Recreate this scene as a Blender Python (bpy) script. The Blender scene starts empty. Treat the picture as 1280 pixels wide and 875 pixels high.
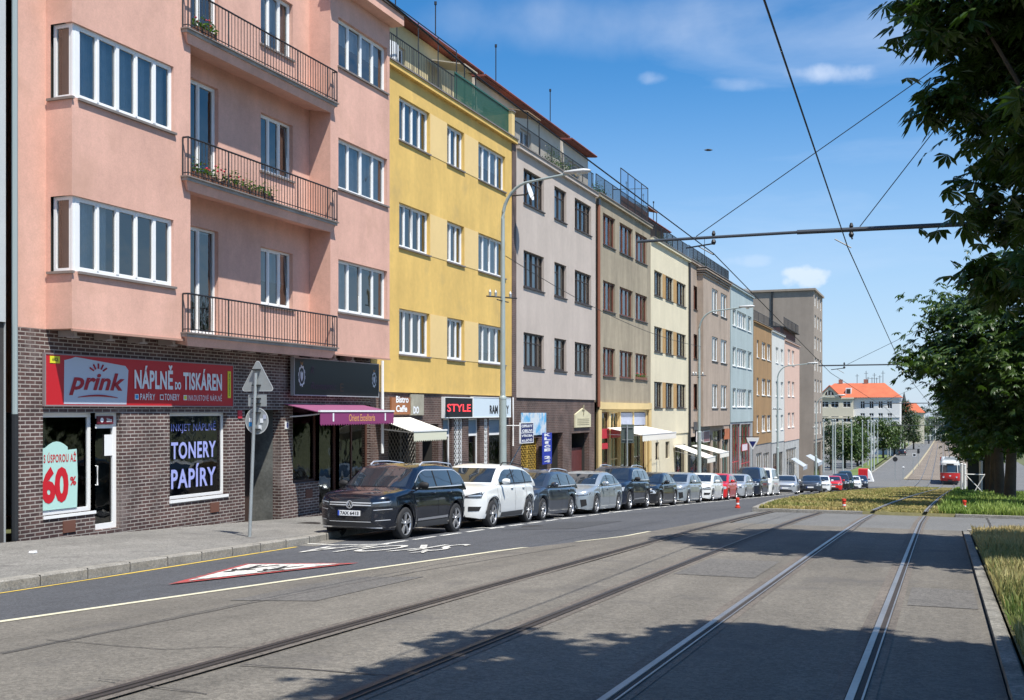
import bpy, bmesh, math, random
from mathutils import Vector, Matrix, noise
from mathutils.bvhtree import BVHTree
R = math.radians
rnd = random.Random(7)
sc = bpy.context.scene
COL = sc.collection

# ------------------------------------------------------------------ camera, light, exposure
EYE = 1.55
TH = math.atan(538 / 1400)
F = 1400.0
cam = bpy.data.cameras.new('camera')
cam.sensor_width = 36; cam.lens = F / 1280 * 36; cam.shift_y = 76.5 / 1280
cam.clip_end = 6000; cam.clip_start = 0.05
camo = bpy.data.objects.new('camera', cam); COL.objects.link(camo)
camo.location = (0, 0, EYE); camo.rotation_euler = (R(90), 0, TH)
sc.camera = camo

SUN_EL, SUN_AZ = 62.0, -33.0          # azimuth measured from +X towards +Y
sd = Vector((math.cos(R(SUN_EL)) * math.cos(R(SUN_AZ)), math.cos(R(SUN_EL)) * math.sin(R(SUN_AZ)), math.sin(R(SUN_EL))))
sun = bpy.data.lights.new('sun', 'SUN'); sun.energy = 5.0; sun.angle = R(0.5); sun.color = (1, .955, .88)
suno = bpy.data.objects.new('sun', sun); COL.objects.link(suno)
suno.rotation_euler = (-sd).to_track_quat('-Z', 'Y').to_euler()
suno.location = (20, -20, 60)

w = bpy.data.worlds.new('World'); sc.world = w; w.use_nodes = True
nt = w.node_tree; nt.nodes.clear()
def N(t, **k):
    n = nt.nodes.new(t)
    for a, b in k.items(): setattr(n, a, b)
    return n
out = N('ShaderNodeOutputWorld'); bg = N('ShaderNodeBackground'); bg.inputs[1].default_value = 0.112
sky = N('ShaderNodeTexSky', sky_type='NISHITA'); sky.sun_disc = False
sky.sun_elevation = R(SUN_EL); sky.sun_rotation = R(90 - SUN_AZ)
sky.air_density = 1.0; sky.dust_density = 0.35; sky.ozone_density = 3.2; sky.altitude = 300
hs = N('ShaderNodeHueSaturation'); hs.inputs['Saturation'].default_value = 1.36; hs.inputs['Value'].default_value = 1.0
nt.links.new(sky.outputs[0], hs.inputs['Color'])
tc = N('ShaderNodeTexCoord')
def cloudlayer(scale, loc, lo, hi, detail=6, sxyz=(1, 1, 3.0), dist=0.3):
    mp = N('ShaderNodeMapping'); mp.inputs['Scale'].default_value = sxyz; mp.inputs['Location'].default_value = loc
    nt.links.new(tc.outputs['Generated'], mp.inputs[0])
    nz = N('ShaderNodeTexNoise'); nz.inputs['Scale'].default_value = scale; nz.inputs['Detail'].default_value = detail
    nz.inputs['Roughness'].default_value = .55; nz.inputs['Distortion'].default_value = dist
    nt.links.new(mp.outputs[0], nz.inputs['Vector'])
    mr = N('ShaderNodeMapRange'); mr.inputs[1].default_value = lo; mr.inputs[2].default_value = hi; mr.clamp = True
    nt.links.new(nz.outputs[0], mr.inputs[0])
    return mr.outputs[0]
def mth(op, a, b=None):
    m = N('ShaderNodeMath', operation=op)
    for i, x in enumerate((a, b)):
        if x is None: continue
        if isinstance(x, (int, float)): m.inputs[i].default_value = x
        else: nt.links.new(x, m.inputs[i])
    return m.outputs[0]
sep = N('ShaderNodeSeparateXYZ'); nt.links.new(tc.outputs['Generated'], sep.inputs[0])
def dirvec(u, v):
    r, z = (u - 640) / F, (514 - v) / F
    return Vector((r * math.cos(TH) - math.sin(TH), r * math.sin(TH) + math.cos(TH), z)).normalized()
def puff(u, v, ru, rv, soft, scale):      # one cumulus: a patch of sky direction broken up by noise
    d = dirvec(u, v); rt = Vector((math.cos(TH), math.sin(TH), 0)); up = rt.cross(d).normalized(); rt = d.cross(up)
    def dt(vec):
        vm = N('ShaderNodeVectorMath', operation='DOT_PRODUCT'); nt.links.new(tc.outputs['Generated'], vm.inputs[0]); vm.inputs[1].default_value = vec
        return vm.outputs['Value']
    a = mth('POWER', mth('DIVIDE', dt(rt), ru / F), 2); b = mth('POWER', mth('DIVIDE', dt(up), rv / F), 2)
    rad = mth('SUBTRACT', 1.0, mth('ADD', a, b))
    nz = N('ShaderNodeTexNoise'); nz.inputs['Scale'].default_value = scale; nz.inputs['Detail'].default_value = 7
    nt.links.new(tc.outputs['Generated'], nz.inputs['Vector'])
    s = mth('ADD', rad, mth('MULTIPLY', mth('SUBTRACT', nz.outputs[0], .5), 2.6))
    s = mth('MULTIPLY', s, mth('GREATER_THAN', dt(d), 0.0))
    mr = N('ShaderNodeMapRange', interpolation_type='SMOOTHSTEP'); mr.inputs[1].default_value = 0.05; mr.inputs[2].default_value = soft
    nt.links.new(s, mr.inputs[0]); return mr.outputs[0]
c1 = cloudlayer(1.6, (3.1, .4, 0), .48, .92, 7, (1, 1, 6), .9)
c1 = mth('MULTIPLY', c1, .55)
layers = [c1,
          mth('MULTIPLY', puff(1002, 346, 30, 17, .75, 55), .75),
          mth('MULTIPLY', puff(938, 326, 34, 9, 1.2, 45), .22),
          mth('MULTIPLY', puff(1048, 92, 62, 14, 1.6, 40), .42),
          mth('MULTIPLY', puff(815, 98, 22, 9, 1.8, 45), .28),
          mth('MULTIPLY', puff(925, 105, 40, 9, 1.9, 45), .16),
          mth('MULTIPLY', puff(760, 30, 330, 48, 2.6, 9), .5)]
cur = hs.outputs[0]
for i, L in enumerate(layers):
    mx = N('ShaderNodeMix', data_type='RGBA'); nt.links.new(L, mx.inputs[0]); nt.links.new(cur, mx.inputs[6])
    mx.inputs[7].default_value = (7.4, 7.6, 8.0, 1) if i else (5.8, 6.4, 7.4, 1)
    cur = mx.outputs[2]
# thin grey-blue haze bank low over the horizon
hz = N('ShaderNodeMapRange', interpolation_type='SMOOTHSTEP'); hz.inputs[1].default_value = .31; hz.inputs[2].default_value = .02
hz.inputs[3].default_value = 0; hz.inputs[4].default_value = .72
nt.links.new(sep.outputs[2], hz.inputs[0])
mx = N('ShaderNodeMix', data_type='RGBA'); nt.links.new(hz.outputs[0], mx.inputs[0]); nt.links.new(cur, mx.inputs[6])
mx.inputs[7].default_value = (3.2, 4.3, 6.0, 1)
nt.links.new(mx.outputs[2], bg.inputs[0]); nt.links.new(bg.outputs[0], out.inputs[0])

sc.view_settings.view_transform = 'Standard'; sc.view_settings.look = 'None'
sc.view_settings.exposure = 0.5; sc.view_settings.gamma = 1
sc.render.engine = 'CYCLES'
sc.cycles.max_bounces = 6; sc.cycles.transparent_max_bounces = 12; sc.cycles.diffuse_bounces = 3
sc.cycles.glossy_bounces = 3

# ------------------------------------------------------------------ geometry of the street
SL = [(-80, .04), (0, .04), (20, .042), (45, .056), (125, .060), (165, .018), (250, .006), (420, .0), (3000, 0)]
def P(y):
    s = 0.0
    if y < 0: return .04 * y
    for (a, sa), (b, sb) in zip(SL[1:], SL[2:]):
        if y <= a: break
        t = min(y, b) - a
        s += sa * t + (sb - sa) / (b - a) * t * t / 2
    return s
def camb(x, y):
    c = 0.0 if x > -5 else -.055 * (-5 - max(x, -11.5))
    f = 1 if y < 110 else max(0, (150 - y) / 40)
    return c * f
def gz(x, y): return -P(y) + camb(x, y)
FX = -16.5
def interp(tab):
    def f(y):
        if y <= tab[0][0]: return tab[0][1]
        for (a, va), (b, vb) in zip(tab, tab[1:]):
            if y <= b: return va + (vb - va) * (y - a) / (b - a)
        return tab[-1][1]
    return f
K = interp([(-20, -10.8), (0, -11.0), (11.5, -11.7), (20, -12.35), (23.5, -13.0), (140, -13.0), (150, -14)])
B = interp([(-20, -11), (0, -10.3), (8.6, -8.8), (18.3, -7.0), (21.4, -5.9), (28, -5.5), (34.5, -5.4), (48, -6.7), (62, -7.3), (90, -7.1), (125, -6.1), (142, -4.2)])
T = interp([(-40, -1.28), (30, -1.25), (60, -.85), (140, .5), (175, .9), (500, .9)])
def ray(u, v):
    r, z = (u - 640) / F, (514 - v) / F
    return (r * math.cos(TH) - math.sin(TH), r * math.sin(TH) + math.cos(TH), z)
def gh(u, v, dz=0):
    dx, dy, d = ray(u, v); lo, hi = 1.0, 800.0
    for _ in range(60):
        m = (lo + hi) / 2
        if EYE + d * m > gz(dx * m, dy * m) + dz: lo = m
        else: hi = m
    return Vector((dx * lo, dy * lo, gz(dx * lo, dy * lo) + dz))
def FY(u, X=FX):
    dx, dy, d = ray(u, 500); return X / dx * dy
def FZ(u, v, X=FX):
    dx, dy, d = ray(u, v); return EYE + d * X / dx
def XAT(u, Y):
    dx, dy, d = ray(u, 500); return Y * dx / dy
def ZR(z): return EYE + 1.1 * z          # heights read with the facade at 15 m, scaled to 16.5 m

# ------------------------------------------------------------------ materials
MATS = {}
def mat(name, col, rough=.8, metal=0, var=0, vscale=1.0, bump=0, bscale=60, spec=.5, streak=0, alpha=None, coat=0, speck=0, emis=0, dirt=None, lane=0):
    if name in MATS: return MATS[name]
    m = bpy.data.materials.new(name); m.use_nodes = True; t = m.node_tree; b = t.nodes['Principled BSDF']
    b.inputs['Roughness'].default_value = rough; b.inputs['Metallic'].default_value = metal
    b.inputs['Specular IOR Level'].default_value = spec; b.inputs['Coat Weight'].default_value = coat
    if coat: b.inputs['Coat Roughness'].default_value = .03
    b.inputs['Base Color'].default_value = (*col, 1)
    if emis: b.inputs['Emission Color'].default_value = (*col, 1); b.inputs['Emission Strength'].default_value = emis
    co = None
    def coord():
        nonlocal co
        if co is None:
            g = t.nodes.new('ShaderNodeTexCoord'); co = g.outputs['Object']
        return co
    def noi(scale, detail=5, mapping=None, rough_=.6):
        n = t.nodes.new('ShaderNodeTexNoise'); n.inputs['Scale'].default_value = scale; n.inputs['Detail'].default_value = detail; n.inputs['Roughness'].default_value = rough_
        c = coord()
        if mapping:
            mp = t.nodes.new('ShaderNodeMapping'); mp.inputs['Scale'].default_value = mapping; t.links.new(c, mp.inputs[0]); c = mp.outputs[0]
        t.links.new(c, n.inputs['Vector']); return n.outputs[0]
    cur = None
    def scale_by(sock, amt, lo=.3, hi=.7):
        nonlocal cur
        mr = t.nodes.new('ShaderNodeMapRange'); mr.inputs[1].default_value = lo; mr.inputs[2].default_value = hi
        mr.inputs[3].default_value = 1 - amt; mr.inputs[4].default_value = 1 + amt; t.links.new(sock, mr.inputs[0])
        v = t.nodes.new('ShaderNodeVectorMath'); v.operation = 'SCALE'
        if cur is None: v.inputs[0].default_value = col
        else: t.links.new(cur, v.inputs[0])
        t.links.new(mr.outputs[0], v.inputs['Scale']); cur = v.outputs[0]
    if var: scale_by(noi(vscale, 6), var); scale_by(noi(vscale * 9, 4), var * .5)
    if streak: scale_by(noi(1.0, 5, (1.0, 1.0, .2)), streak)
    if lane: scale_by(noi(1.0, 5, (1.5, .10, 1), .65), lane, .3, .7)
    if speck:
        scale_by(noi(95, 2, None, .8), speck, .35, .65)
        vo = t.nodes.new('ShaderNodeTexVoronoi'); vo.inputs['Scale'].default_value = 38; t.links.new(coord(), vo.inputs['Vector'])
        sp_ = t.nodes.new('ShaderNodeSeparateColor'); t.links.new(vo.outputs['Color'], sp_.inputs[0]); scale_by(sp_.outputs[0], speck * .75, .1, .9)
    if dirt:
        dcol, lo, hi, dsc = dirt
        mr = t.nodes.new('ShaderNodeMapRange'); mr.inputs[1].default_value = lo; mr.inputs[2].default_value = hi; t.links.new(noi(dsc, 8), mr.inputs[0])
        mx_ = t.nodes.new('ShaderNodeMix'); mx_.data_type = 'RGBA'; t.links.new(mr.outputs[0], mx_.inputs[0])
        if cur is None: mx_.inputs[6].default_value = (*col, 1)
        else: t.links.new(cur, mx_.inputs[6])
        mx_.inputs[7].default_value = (*dcol, 1); cur = mx_.outputs[2]
    if cur is not None: t.links.new(cur, b.inputs['Base Color'])
    if bump:
        bp = t.nodes.new('ShaderNodeBump'); bp.inputs['Strength'].default_value = bump; bp.inputs['Distance'].default_value = .02
        t.links.new(noi(bscale, 4), bp.inputs['Height']); t.links.new(bp.outputs[0], b.inputs['Normal'])
    MATS[name] = m; return m
def brick_mat(name, c1, c2, mortar, msize=.012, bw=.25, bh=.078, stain=None):
    if name in MATS: return MATS[name]
    m = bpy.data.materials.new(name); m.use_nodes = True; t = m.node_tree; b = t.nodes['Principled BSDF']; b.inputs['Roughness'].default_value = .75
    g = t.nodes.new('ShaderNodeTexCoord'); s = t.nodes.new('ShaderNodeSeparateXYZ'); t.links.new(g.outputs['Object'], s.inputs[0])
    ad = t.nodes.new('ShaderNodeMath'); ad.operation = 'ADD'; t.links.new(s.outputs[0], ad.inputs[0]); t.links.new(s.outputs[1], ad.inputs[1])
    c = t.nodes.new('ShaderNodeCombineXYZ'); t.links.new(ad.outputs[0], c.inputs[0]); t.links.new(s.outputs[2], c.inputs[1])
    br = t.nodes.new('ShaderNodeTexBrick'); t.links.new(c.outputs[0], br.inputs['Vector'])
    br.inputs['Scale'].default_value = 1; br.inputs['Brick Width'].default_value = bw; br.inputs['Row Height'].default_value = bh
    br.inputs['Mortar Size'].default_value = msize; br.inputs['Mortar Smooth'].default_value = .3
    br.inputs['Color1'].default_value = (*c1, 1); br.inputs['Color2'].default_value = (*c2, 1); br.inputs['Mortar'].default_value = (*mortar, 1)
    n = t.nodes.new('ShaderNodeTexNoise'); n.inputs['Scale'].default_value = 1.4; n.inputs['Detail'].default_value = 8; t.links.new(g.outputs['Object'], n.inputs['Vector'])
    mr = t.nodes.new('ShaderNodeMapRange'); mr.inputs[1].default_value = .3; mr.inputs[2].default_value = .7; mr.inputs[3].default_value = .65; mr.inputs[4].default_value = 1.35
    t.links.new(n.outputs[0], mr.inputs[0]); v = t.nodes.new('ShaderNodeVectorMath'); v.operation = 'SCALE'; t.links.new(br.outputs[0], v.inputs[0]); t.links.new(mr.outputs[0], v.inputs['Scale'])
    last = v.outputs[0]
    if stain:
        n2 = t.nodes.new('ShaderNodeTexNoise'); n2.inputs['Scale'].default_value = .8; n2.inputs['Detail'].default_value = 10; n2.inputs['Roughness'].default_value = .7; t.links.new(g.outputs['Object'], n2.inputs['Vector'])
        m2 = t.nodes.new('ShaderNodeMapRange'); m2.inputs[1].default_value = .55; m2.inputs[2].default_value = .66; m2.inputs[4].default_value = .7; t.links.new(n2.outputs[0], m2.inputs[0])
        x = t.nodes.new('ShaderNodeMix'); x.data_type = 'RGBA'; t.links.new(m2.outputs[0], x.inputs[0]); t.links.new(last, x.inputs[6]); x.inputs[7].default_value = (*stain, 1); last = x.outputs[2]
    t.links.new(last, b.inputs['Base Color'])
    bp = t.nodes.new('ShaderNodeBump'); bp.inputs['Strength'].default_value = .5; bp.inputs['Distance'].default_value = .01; bp.invert = True
    t.links.new(br.outputs['Fac'], bp.inputs['Height']); t.links.new(bp.outputs[0], b.inputs['Normal'])
    MATS[name] = m; return m
def glass_mat(name, tint=(.75, .82, .86), mixv=.25):
    if name in MATS: return MATS[name]
    m = bpy.data.materials.new(name); m.use_nodes = True; t = m.node_tree; t.nodes.clear()
    o = t.nodes.new('ShaderNodeOutputMaterial'); x = t.nodes.new('ShaderNodeMixShader'); tr = t.nodes.new('ShaderNodeBsdfTransparent'); gl = t.nodes.new('ShaderNodeBsdfGlossy')
    tr.inputs[0].default_value = (*tint, 1); gl.inputs['Roughness'].default_value = .02; gl.inputs[0].default_value = (.85, .85, .82, 1)
    fr = t.nodes.new('ShaderNodeFresnel'); fr.inputs[0].default_value = 1.5
    ad = t.nodes.new('ShaderNodeMath'); ad.operation = 'MULTIPLY_ADD'; ad.inputs[1].default_value = 1.1; ad.inputs[2].default_value = mixv; ad.use_clamp = True
    gn = t.nodes.new('ShaderNodeTexNoise'); gn.inputs['Scale'].default_value = 1.3; gc = t.nodes.new('ShaderNodeTexCoord'); t.links.new(gc.outputs['Object'], gn.inputs[0]); gb = t.nodes.new('ShaderNodeBump'); gb.inputs['Strength'].default_value = .25; gb.inputs['Distance'].default_value = .05; t.links.new(gn.outputs[0], gb.inputs['Height']); t.links.new(gb.outputs[0], gl.inputs['Normal'])
    t.links.new(fr.outputs[0], ad.inputs[0]); t.links.new(ad.outputs[0], x.inputs[0]); t.links.new(tr.outputs[0], x.inputs[1]); t.links.new(gl.outputs[0], x.inputs[2]); t.links.new(x.outputs[0], o.inputs[0])
    MATS[name] = m; return m

asph_lane = mat('asphalt_dark', (.070, .073, .080), .85, var=.12, vscale=.35, speck=.34, lane=.10, bump=.35, bscale=120)
asph_track = mat('asphalt_track', (.140, .127, .106), .85, var=.14, vscale=.3, speck=.28, lane=.18, bump=.4, bscale=120, dirt=((.09, .083, .076), .56, .75, .9))
asph_cross = mat('asphalt_crossing', (.135, .135, .13), .85, var=.10, vscale=.5, speck=.28, bump=.3, bscale=120)
asph_walk = mat('asphalt_pavement', (.185, .178, .162), .88, var=.2, vscale=.5, speck=.34, lane=.08, dirt=((.10, .095, .09), .58, .74, 1.1), bump=.3, bscale=120)
stone = mat('kerb_stone', (.25, .235, .205), .8, var=.2, vscale=2.5, speck=.2, bump=.4, bscale=40)
soil = mat('verge_soil', (.12, .11, .045), .95, var=.35, vscale=1.5, bump=.6, bscale=20)
terr = mat('terrain', (.09, .10, .04), .95, var=.3, vscale=.05)
ballast = mat('ballast', (.19, .155, .12), .95, var=.25, vscale=.4, speck=.4, bump=.6, bscale=30)
white_paint = mat('road_paint_white', (.62, .61, .56), .7, var=.12, vscale=3, speck=.2, dirt=((.16, .16, .155), .50, .68, 7))
cream_paint = mat('road_paint_cream', (.62, .58, .42), .7, var=.12, vscale=3, dirt=((.25, .22, .18), .58, .72, 6))
yellow_paint = mat('road_paint_yellow', (.60, .42, .07), .7, var=.12, vscale=3, dirt=((.2, .18, .14), .55, .7, 6))
red_paint = mat('road_paint_red', (.40, .055, .05), .8, var=.2, vscale=3, dirt=((.10, .075, .075), .46, .66, 7))
blk_paint = mat('road_paint_black', (.03, .03, .03), .7, var=.12, vscale=3)
steel = mat('rail_steel', (.55, .52, .48), .5, 1, var=.12, vscale=1.2)
rust = mat('rail_groove', (.035, .028, .024), .8, var=.2, vscale=2)
railbed = mat('rail_bed', (.128, .110, .092), .85, var=.2, vscale=.5, speck=.3, bump=.3, bscale=100)
white = mat('white_plastic', (.80, .81, .80), .4, var=.03, vscale=2)
dkgrey = mat('dark_metal', (.03, .032, .035), .45, .3)
blackm = mat('black_matt', (.012, .012, .013), .6)
inside = mat('room_dark', (.035, .033, .03), .9)
curt = mat('curtain', (.62, .62, .60), .9, var=.1, vscale=6)
glass = glass_mat('window_glass', (.72, .78, .82), .13)
glass_shop = glass_mat('shop_glass', (.8, .85, .86), .06)
galv = mat('galvanised', (.42, .45, .45), .45, .55, var=.1, vscale=3)
lampgreen = mat('lamp_pole_paint', (.36, .42, .40), .5, .2, var=.08, vscale=3)
brick = brick_mat('clinker_brick', (.055, .030, .028), (.10, .054, .046), (.34, .31, .28), stain=(.22, .18, .165))
brick2 = brick_mat('brown_brick', (.075, .042, .035), (.11, .06, .048), (.17, .14, .12), stain=(.13, .10, .09))

# ------------------------------------------------------------------ mesh helper
class MB:
    def __init__(s): s.v = []; s.f = []; s.m = []; s.mats = []
    def mi(s, m):
        if m not in s.mats: s.mats.append(m)
        return s.mats.index(m)
    def face(s, pts, m):
        n = len(s.v); s.v += [tuple(p) for p in pts]; s.f.append(tuple(range(n, n + len(pts)))); s.m.append(s.mi(m))
    def box(s, x0, x1, y0, y1, z0, z1, m):
        if x0 > x1: x0, x1 = x1, x0
        if y0 > y1: y0, y1 = y1, y0
        if z0 > z1: z0, z1 = z1, z0
        s.hexa([(x0, y0, z0), (x1, y0, z0), (x1, y1, z0), (x0, y1, z0), (x0, y0, z1), (x1, y0, z1), (x1, y1, z1), (x0, y1, z1)], m)
    def hexa(s, p, m):
        n = len(s.v); s.v += [tuple(q) for q in p]; k = s.mi(m)
        for f in ((0, 3, 2, 1), (4, 5, 6, 7), (0, 1, 5, 4), (1, 2, 6, 5), (2, 3, 7, 6), (3, 0, 4, 7)):
            s.f.append(tuple(n + i for i in f)); s.m.append(k)
    def tube(s, pts, r, m, n=6, cap=True):
        pts = [Vector(p) for p in pts]; rs = r if isinstance(r, (list, tuple)) else [r] * len(pts)
        base = len(s.v); k = s.mi(m)
        for i, p in enumerate(pts):
            d = (pts[min(i + 1, len(pts) - 1)] - pts[max(i - 1, 0)]).normalized()
            a = d.cross(Vector((0, 0, 1)))
            if a.length < .05: a = d.cross(Vector((0, 1, 0)))
            a.normalize(); b = d.cross(a)
            for j in range(n):
                t = 2 * math.pi * j / n; s.v.append(tuple(p + (a * math.cos(t) + b * math.sin(t)) * rs[i]))
        for i in range(len(pts) - 1):
            for j in range(n):
                q = base + i * n; s.f.append((q + j, q + (j + 1) % n, q + n + (j + 1) % n, q + n + j)); s.m.append(k)
        if cap:
            s.f.append(tuple(base + j for j in range(n))); s.m.append(k)
            q = base + (len(pts) - 1) * n; s.f.append(tuple(q + j for j in reversed(range(n)))); s.m.append(k)
    def lathe(s, prof, c, axis, m, n=20):      # prof: (offset along axis, radius)
        base = len(s.v); k = s.mi(m); c = Vector(c)
        for a, r in prof:
            for j in range(n):
                t = 2 * math.pi * j / n; ca, sa = math.cos(t) * r, math.sin(t) * r
                q = {'x': (a, ca, sa), 'y': (ca, a, sa), 'z': (ca, sa, a)}[axis]; s.v.append(tuple(c + Vector(q)))
        for i in range(len(prof) - 1):
            for j in range(n):
                q = base + i * n; s.f.append((q + j, q + (j + 1) % n, q + n + (j + 1) % n, q + n + j)); s.m.append(k)
    def grid(s, rows, m):                       # rows of points
        base = len(s.v); k = s.mi(m); w_ = len(rows[0])
        for r_ in rows: s.v += [tuple(p) for p in r_]
        for i in range(len(rows) - 1):
            for j in range(w_ - 1):
                q = base + i * w_ + j; s.f.append((q, q + 1, q + w_ + 1, q + w_)); s.m.append(k)
    def add(s, verts, faces, m):
        base = len(s.v); k = s.mi(m); s.v += [tuple(p) for p in verts]
        for f in faces: s.f.append(tuple(base + i for i in f)); s.m.append(k)
    def build(s, name, parent=None, smooth=False, org=None, label=None, weld=False, sharp=40):
        me = bpy.data.meshes.new(name)
        top = parent
        while top is not None and top.parent is not None: top = top.parent
        o_ = Vector(org) if org is not None else (Vector(top.location) if top is not None else Vector((0, 0, 0)))
        me.from_pydata([(v[0] - o_.x, v[1] - o_.y, v[2] - o_.z) for v in s.v], [], s.f)
        for m in s.mats: me.materials.append(m)
        me.polygons.foreach_set('material_index', s.m)
        if weld:
            bm = bmesh.new(); bm.from_mesh(me); bmesh.ops.remove_doubles(bm, verts=bm.verts, dist=.0005); bmesh.ops.recalc_face_normals(bm, faces=bm.faces); bm.to_mesh(me); bm.free()
        if smooth: me.shade_smooth(); 
        if smooth and sharp: me.set_sharp_from_angle(angle=R(sharp))
        me.update()
        o = bpy.data.objects.new(name, me); COL.objects.link(o)
        if parent is not None: o.parent = parent
        elif org is not None: o.location = o_
        if label: o['label'] = label
        return o
def tag(o, label=None, cat=None, group=None, kind=None):
    if label: o['label'] = label
    if cat: o['category'] = cat
    if group: o['group'] = group
    if kind: o['kind'] = kind
    return o
def empty(name, loc, label=None, cat=None, group=None):
    o = bpy.data.objects.new(name, None); COL.objects.link(o); o.location = loc; o.empty_display_size = .3
    return tag(o, label, cat, group)
def kids(o): return [c for c in bpy.data.objects if c.parent == o]
def copy_tree(o, parent=None):
    c = o.copy(); COL.objects.link(c); c.parent = parent
    for ch in list(o.children): copy_tree(ch, c)
    return c
_txt = {}
def text_geo(s, bold=0.0, shear=0.0, space=1.0):
    key = (s, bold, shear, space)
    if key in _txt: return _txt[key]
    cu = bpy.data.curves.new('t', 'FONT'); cu.body = s; cu.size = 1; cu.offset = bold; cu.shear = shear; cu.space_character = space; cu.resolution_u = 3
    o = bpy.data.objects.new('t', cu); COL.objects.link(o); bpy.context.view_layer.update()
    me = bpy.data.meshes.new_from_object(o.evaluated_get(bpy.context.evaluated_depsgraph_get()))
    vs = [tuple(v.co) for v in me.vertices]; fs = [tuple(p.vertices) for p in me.polygons]
    bpy.data.objects.remove(o); bpy.data.meshes.remove(me); bpy.data.curves.remove(cu)
    x0 = min(v[0] for v in vs); x1 = max(v[0] for v in vs); y0 = min(v[1] for v in vs); y1 = max(v[1] for v in vs)
    vs = [((v[0] - x0) / (x1 - x0), (v[1] - y0) / (y1 - y0)) for v in vs]
    _txt[key] = (vs, fs); return _txt[key]
def text_on(mb, s, fn, m, **k):
    """lettering: fn maps (0..1 across, 0..1 up) to a point"""
    vs, fs = text_geo(s, **k); mb.add([fn(a, b) for a, b in vs], fs, m)
def wall_text(mb, s, x, y0, y1, z0, z1, m, **k):      # on a facade that faces +X, reading from low Y to high Y
    text_on(mb, s, lambda a, b: (x, y0 + (y1 - y0) * a, z0 + (z1 - z0) * b), m, **k)

# ------------------------------------------------------------------ ground, roads, pavement
def frange(a, b, st):
    n = max(1, int(round((b - a) / st))); return [a + (b - a) * i / n for i in range(n + 1)]
def sheet(name, xl, xr, ys, dz, m, nx=6, zf=gz, brk=(), kind='structure', lab=None):
    if not callable(xl): c0 = xl; xl = lambda y: c0
    if not callable(xr): c1_ = xr; xr = lambda y: c1_
    mb = MB(); rows = []
    for y in ys:
        a, b = xl(y), xr(y); xs = sorted([a + (b - a) * i / nx for i in range(nx + 1)])
        rows.append([(x, y, zf(x, y) + dz) for x in xs])
    mb.grid(rows, m); o = mb.build(name); o['kind'] = kind
    return o
ysn = frange(-30, 34.5, 1.5)
ysm = frange(34.5, 150, 2.5)
mb = MB()
yy = frange(-60, 20, 10) + frange(25, 200, 5) + [230, 260, 300, 350, 420, 600, 1000, 2500]
xx = [-1500, -400, -150, -60, -17, -11.5, -5, 0, 5, 12, 40, 150, 400, 1500]
mb.grid([[(x, y, gz(x, y) - .35) for x in xx] for y in yy], terr); tag(mb.build('ground'), kind='structure')
sheet('road', K, B, ysn + ysm[1:-3], 0, asph_lane, 10)
sheet('tram_road', B, .4, frange(-30, 27, 1.5), 0, asph_track, 8)
sheet('crossing_road', B, 24, frange(27, 34.5, 1.25), 0, asph_cross, 12)
sheet('side_road', 5.6, 14, frange(-30, 27, 3), -.02, asph_lane, 2)
sheet('side_road', 5.6, 14, frange(34.5, 150, 3), -.02, asph_lane, 2)
sheet('pavement', 14.2, 30, frange(-30, 27, 3), .1, asph_walk, 2)
sheet('pavement', 14.2, 30, frange(34.5, 150, 3), .1, asph_walk, 2)
sheet('junction', -60, 60, frange(ysm[-4], 172, 2.0), -.006, asph_cross, 30)
sheet('pavement', FX + .3, K, frange(-30, 150, 1.5), .13, asph_walk, 8)
# far avenue
def lf(y): return -11.0 if y < 300 else -11 + (y - 300) * .012
sheet('far_road', lambda y: lf(y) + .2, lambda y: -5.2 + (y - 170) * .008, frange(172, 470, 6), 0, asph_cross, 3)
sheet('far_tram_bed', lambda y: -5.0 + (y - 170) * .008, 8.0, frange(172, 470, 6), .06, ballast, 3)
sheet('far_road', 8.2, 15, frange(172, 470, 6), 0, asph_cross, 3)
sheet('far_path', -15, lambda y: lf(y) - 1.4, frange(172, 470, 6), .02, mat('far_grass', (.11, .15, .035), .95, var=.3, vscale=.3), 3)
sheet('far_street', -30, -15, frange(172, 470, 6), 0, asph_cross, 3)
def kerb(name, xf, ys, wd, h, m=stone):
    mb = MB(); L = []
    for y in ys:
        x = xf(y); z = gz(x, y); L.append([(x - wd / 2, y, z - .2), (x - wd / 2, y, z + h), (x + wd / 2 - .02, y, z + h), (x + wd / 2, y, z + h - .02), (x + wd / 2, y, z - .2)])
    mb.grid(L, m)
    mb.face(L[0], m); mb.face(L[-1][::-1], m)
    return tag(mb.build(name), kind='structure')
kerb('kerb', lambda y: K(y) + .10, frange(-30, 150, 1.0), .2, .15)
kerb('kerb', lambda y: B(y) + .07, frange(34.5, 142, 1.0), .16, .13)
kerb('kerb', lambda y: .48, frange(-30, 26, 1.0), .13, .05, mat('kerb_worn', (.19, .18, .155), .85, var=.3, vscale=2, speck=.3, bump=.5, bscale=30))
kerb('kerb', lambda y: 5.5, frange(-30, 26, 2), .16, .12)
kerb('kerb', lambda y: 5.5, frange(36, 140, 2), .16, .12)
kerb('kerb', lambda y: 14.1, frange(-30, 27, 2), .16, .12)
kerb('kerb', lambda y: 14.1, frange(34.5, 150, 2), .16, .12)
kerb('kerb', lambda y: lf(y), frange(172, 470, 6), .3, .14)
kerb('kerb', lambda y: -5.1 + (y - 170) * .008, frange(172, 470, 6), .35, .14, mat('yellow_kerb', (.36, .31, .2), .8))
kerb('kerb', lambda y: 8.1, frange(172, 470, 6), .3, .14)
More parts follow.
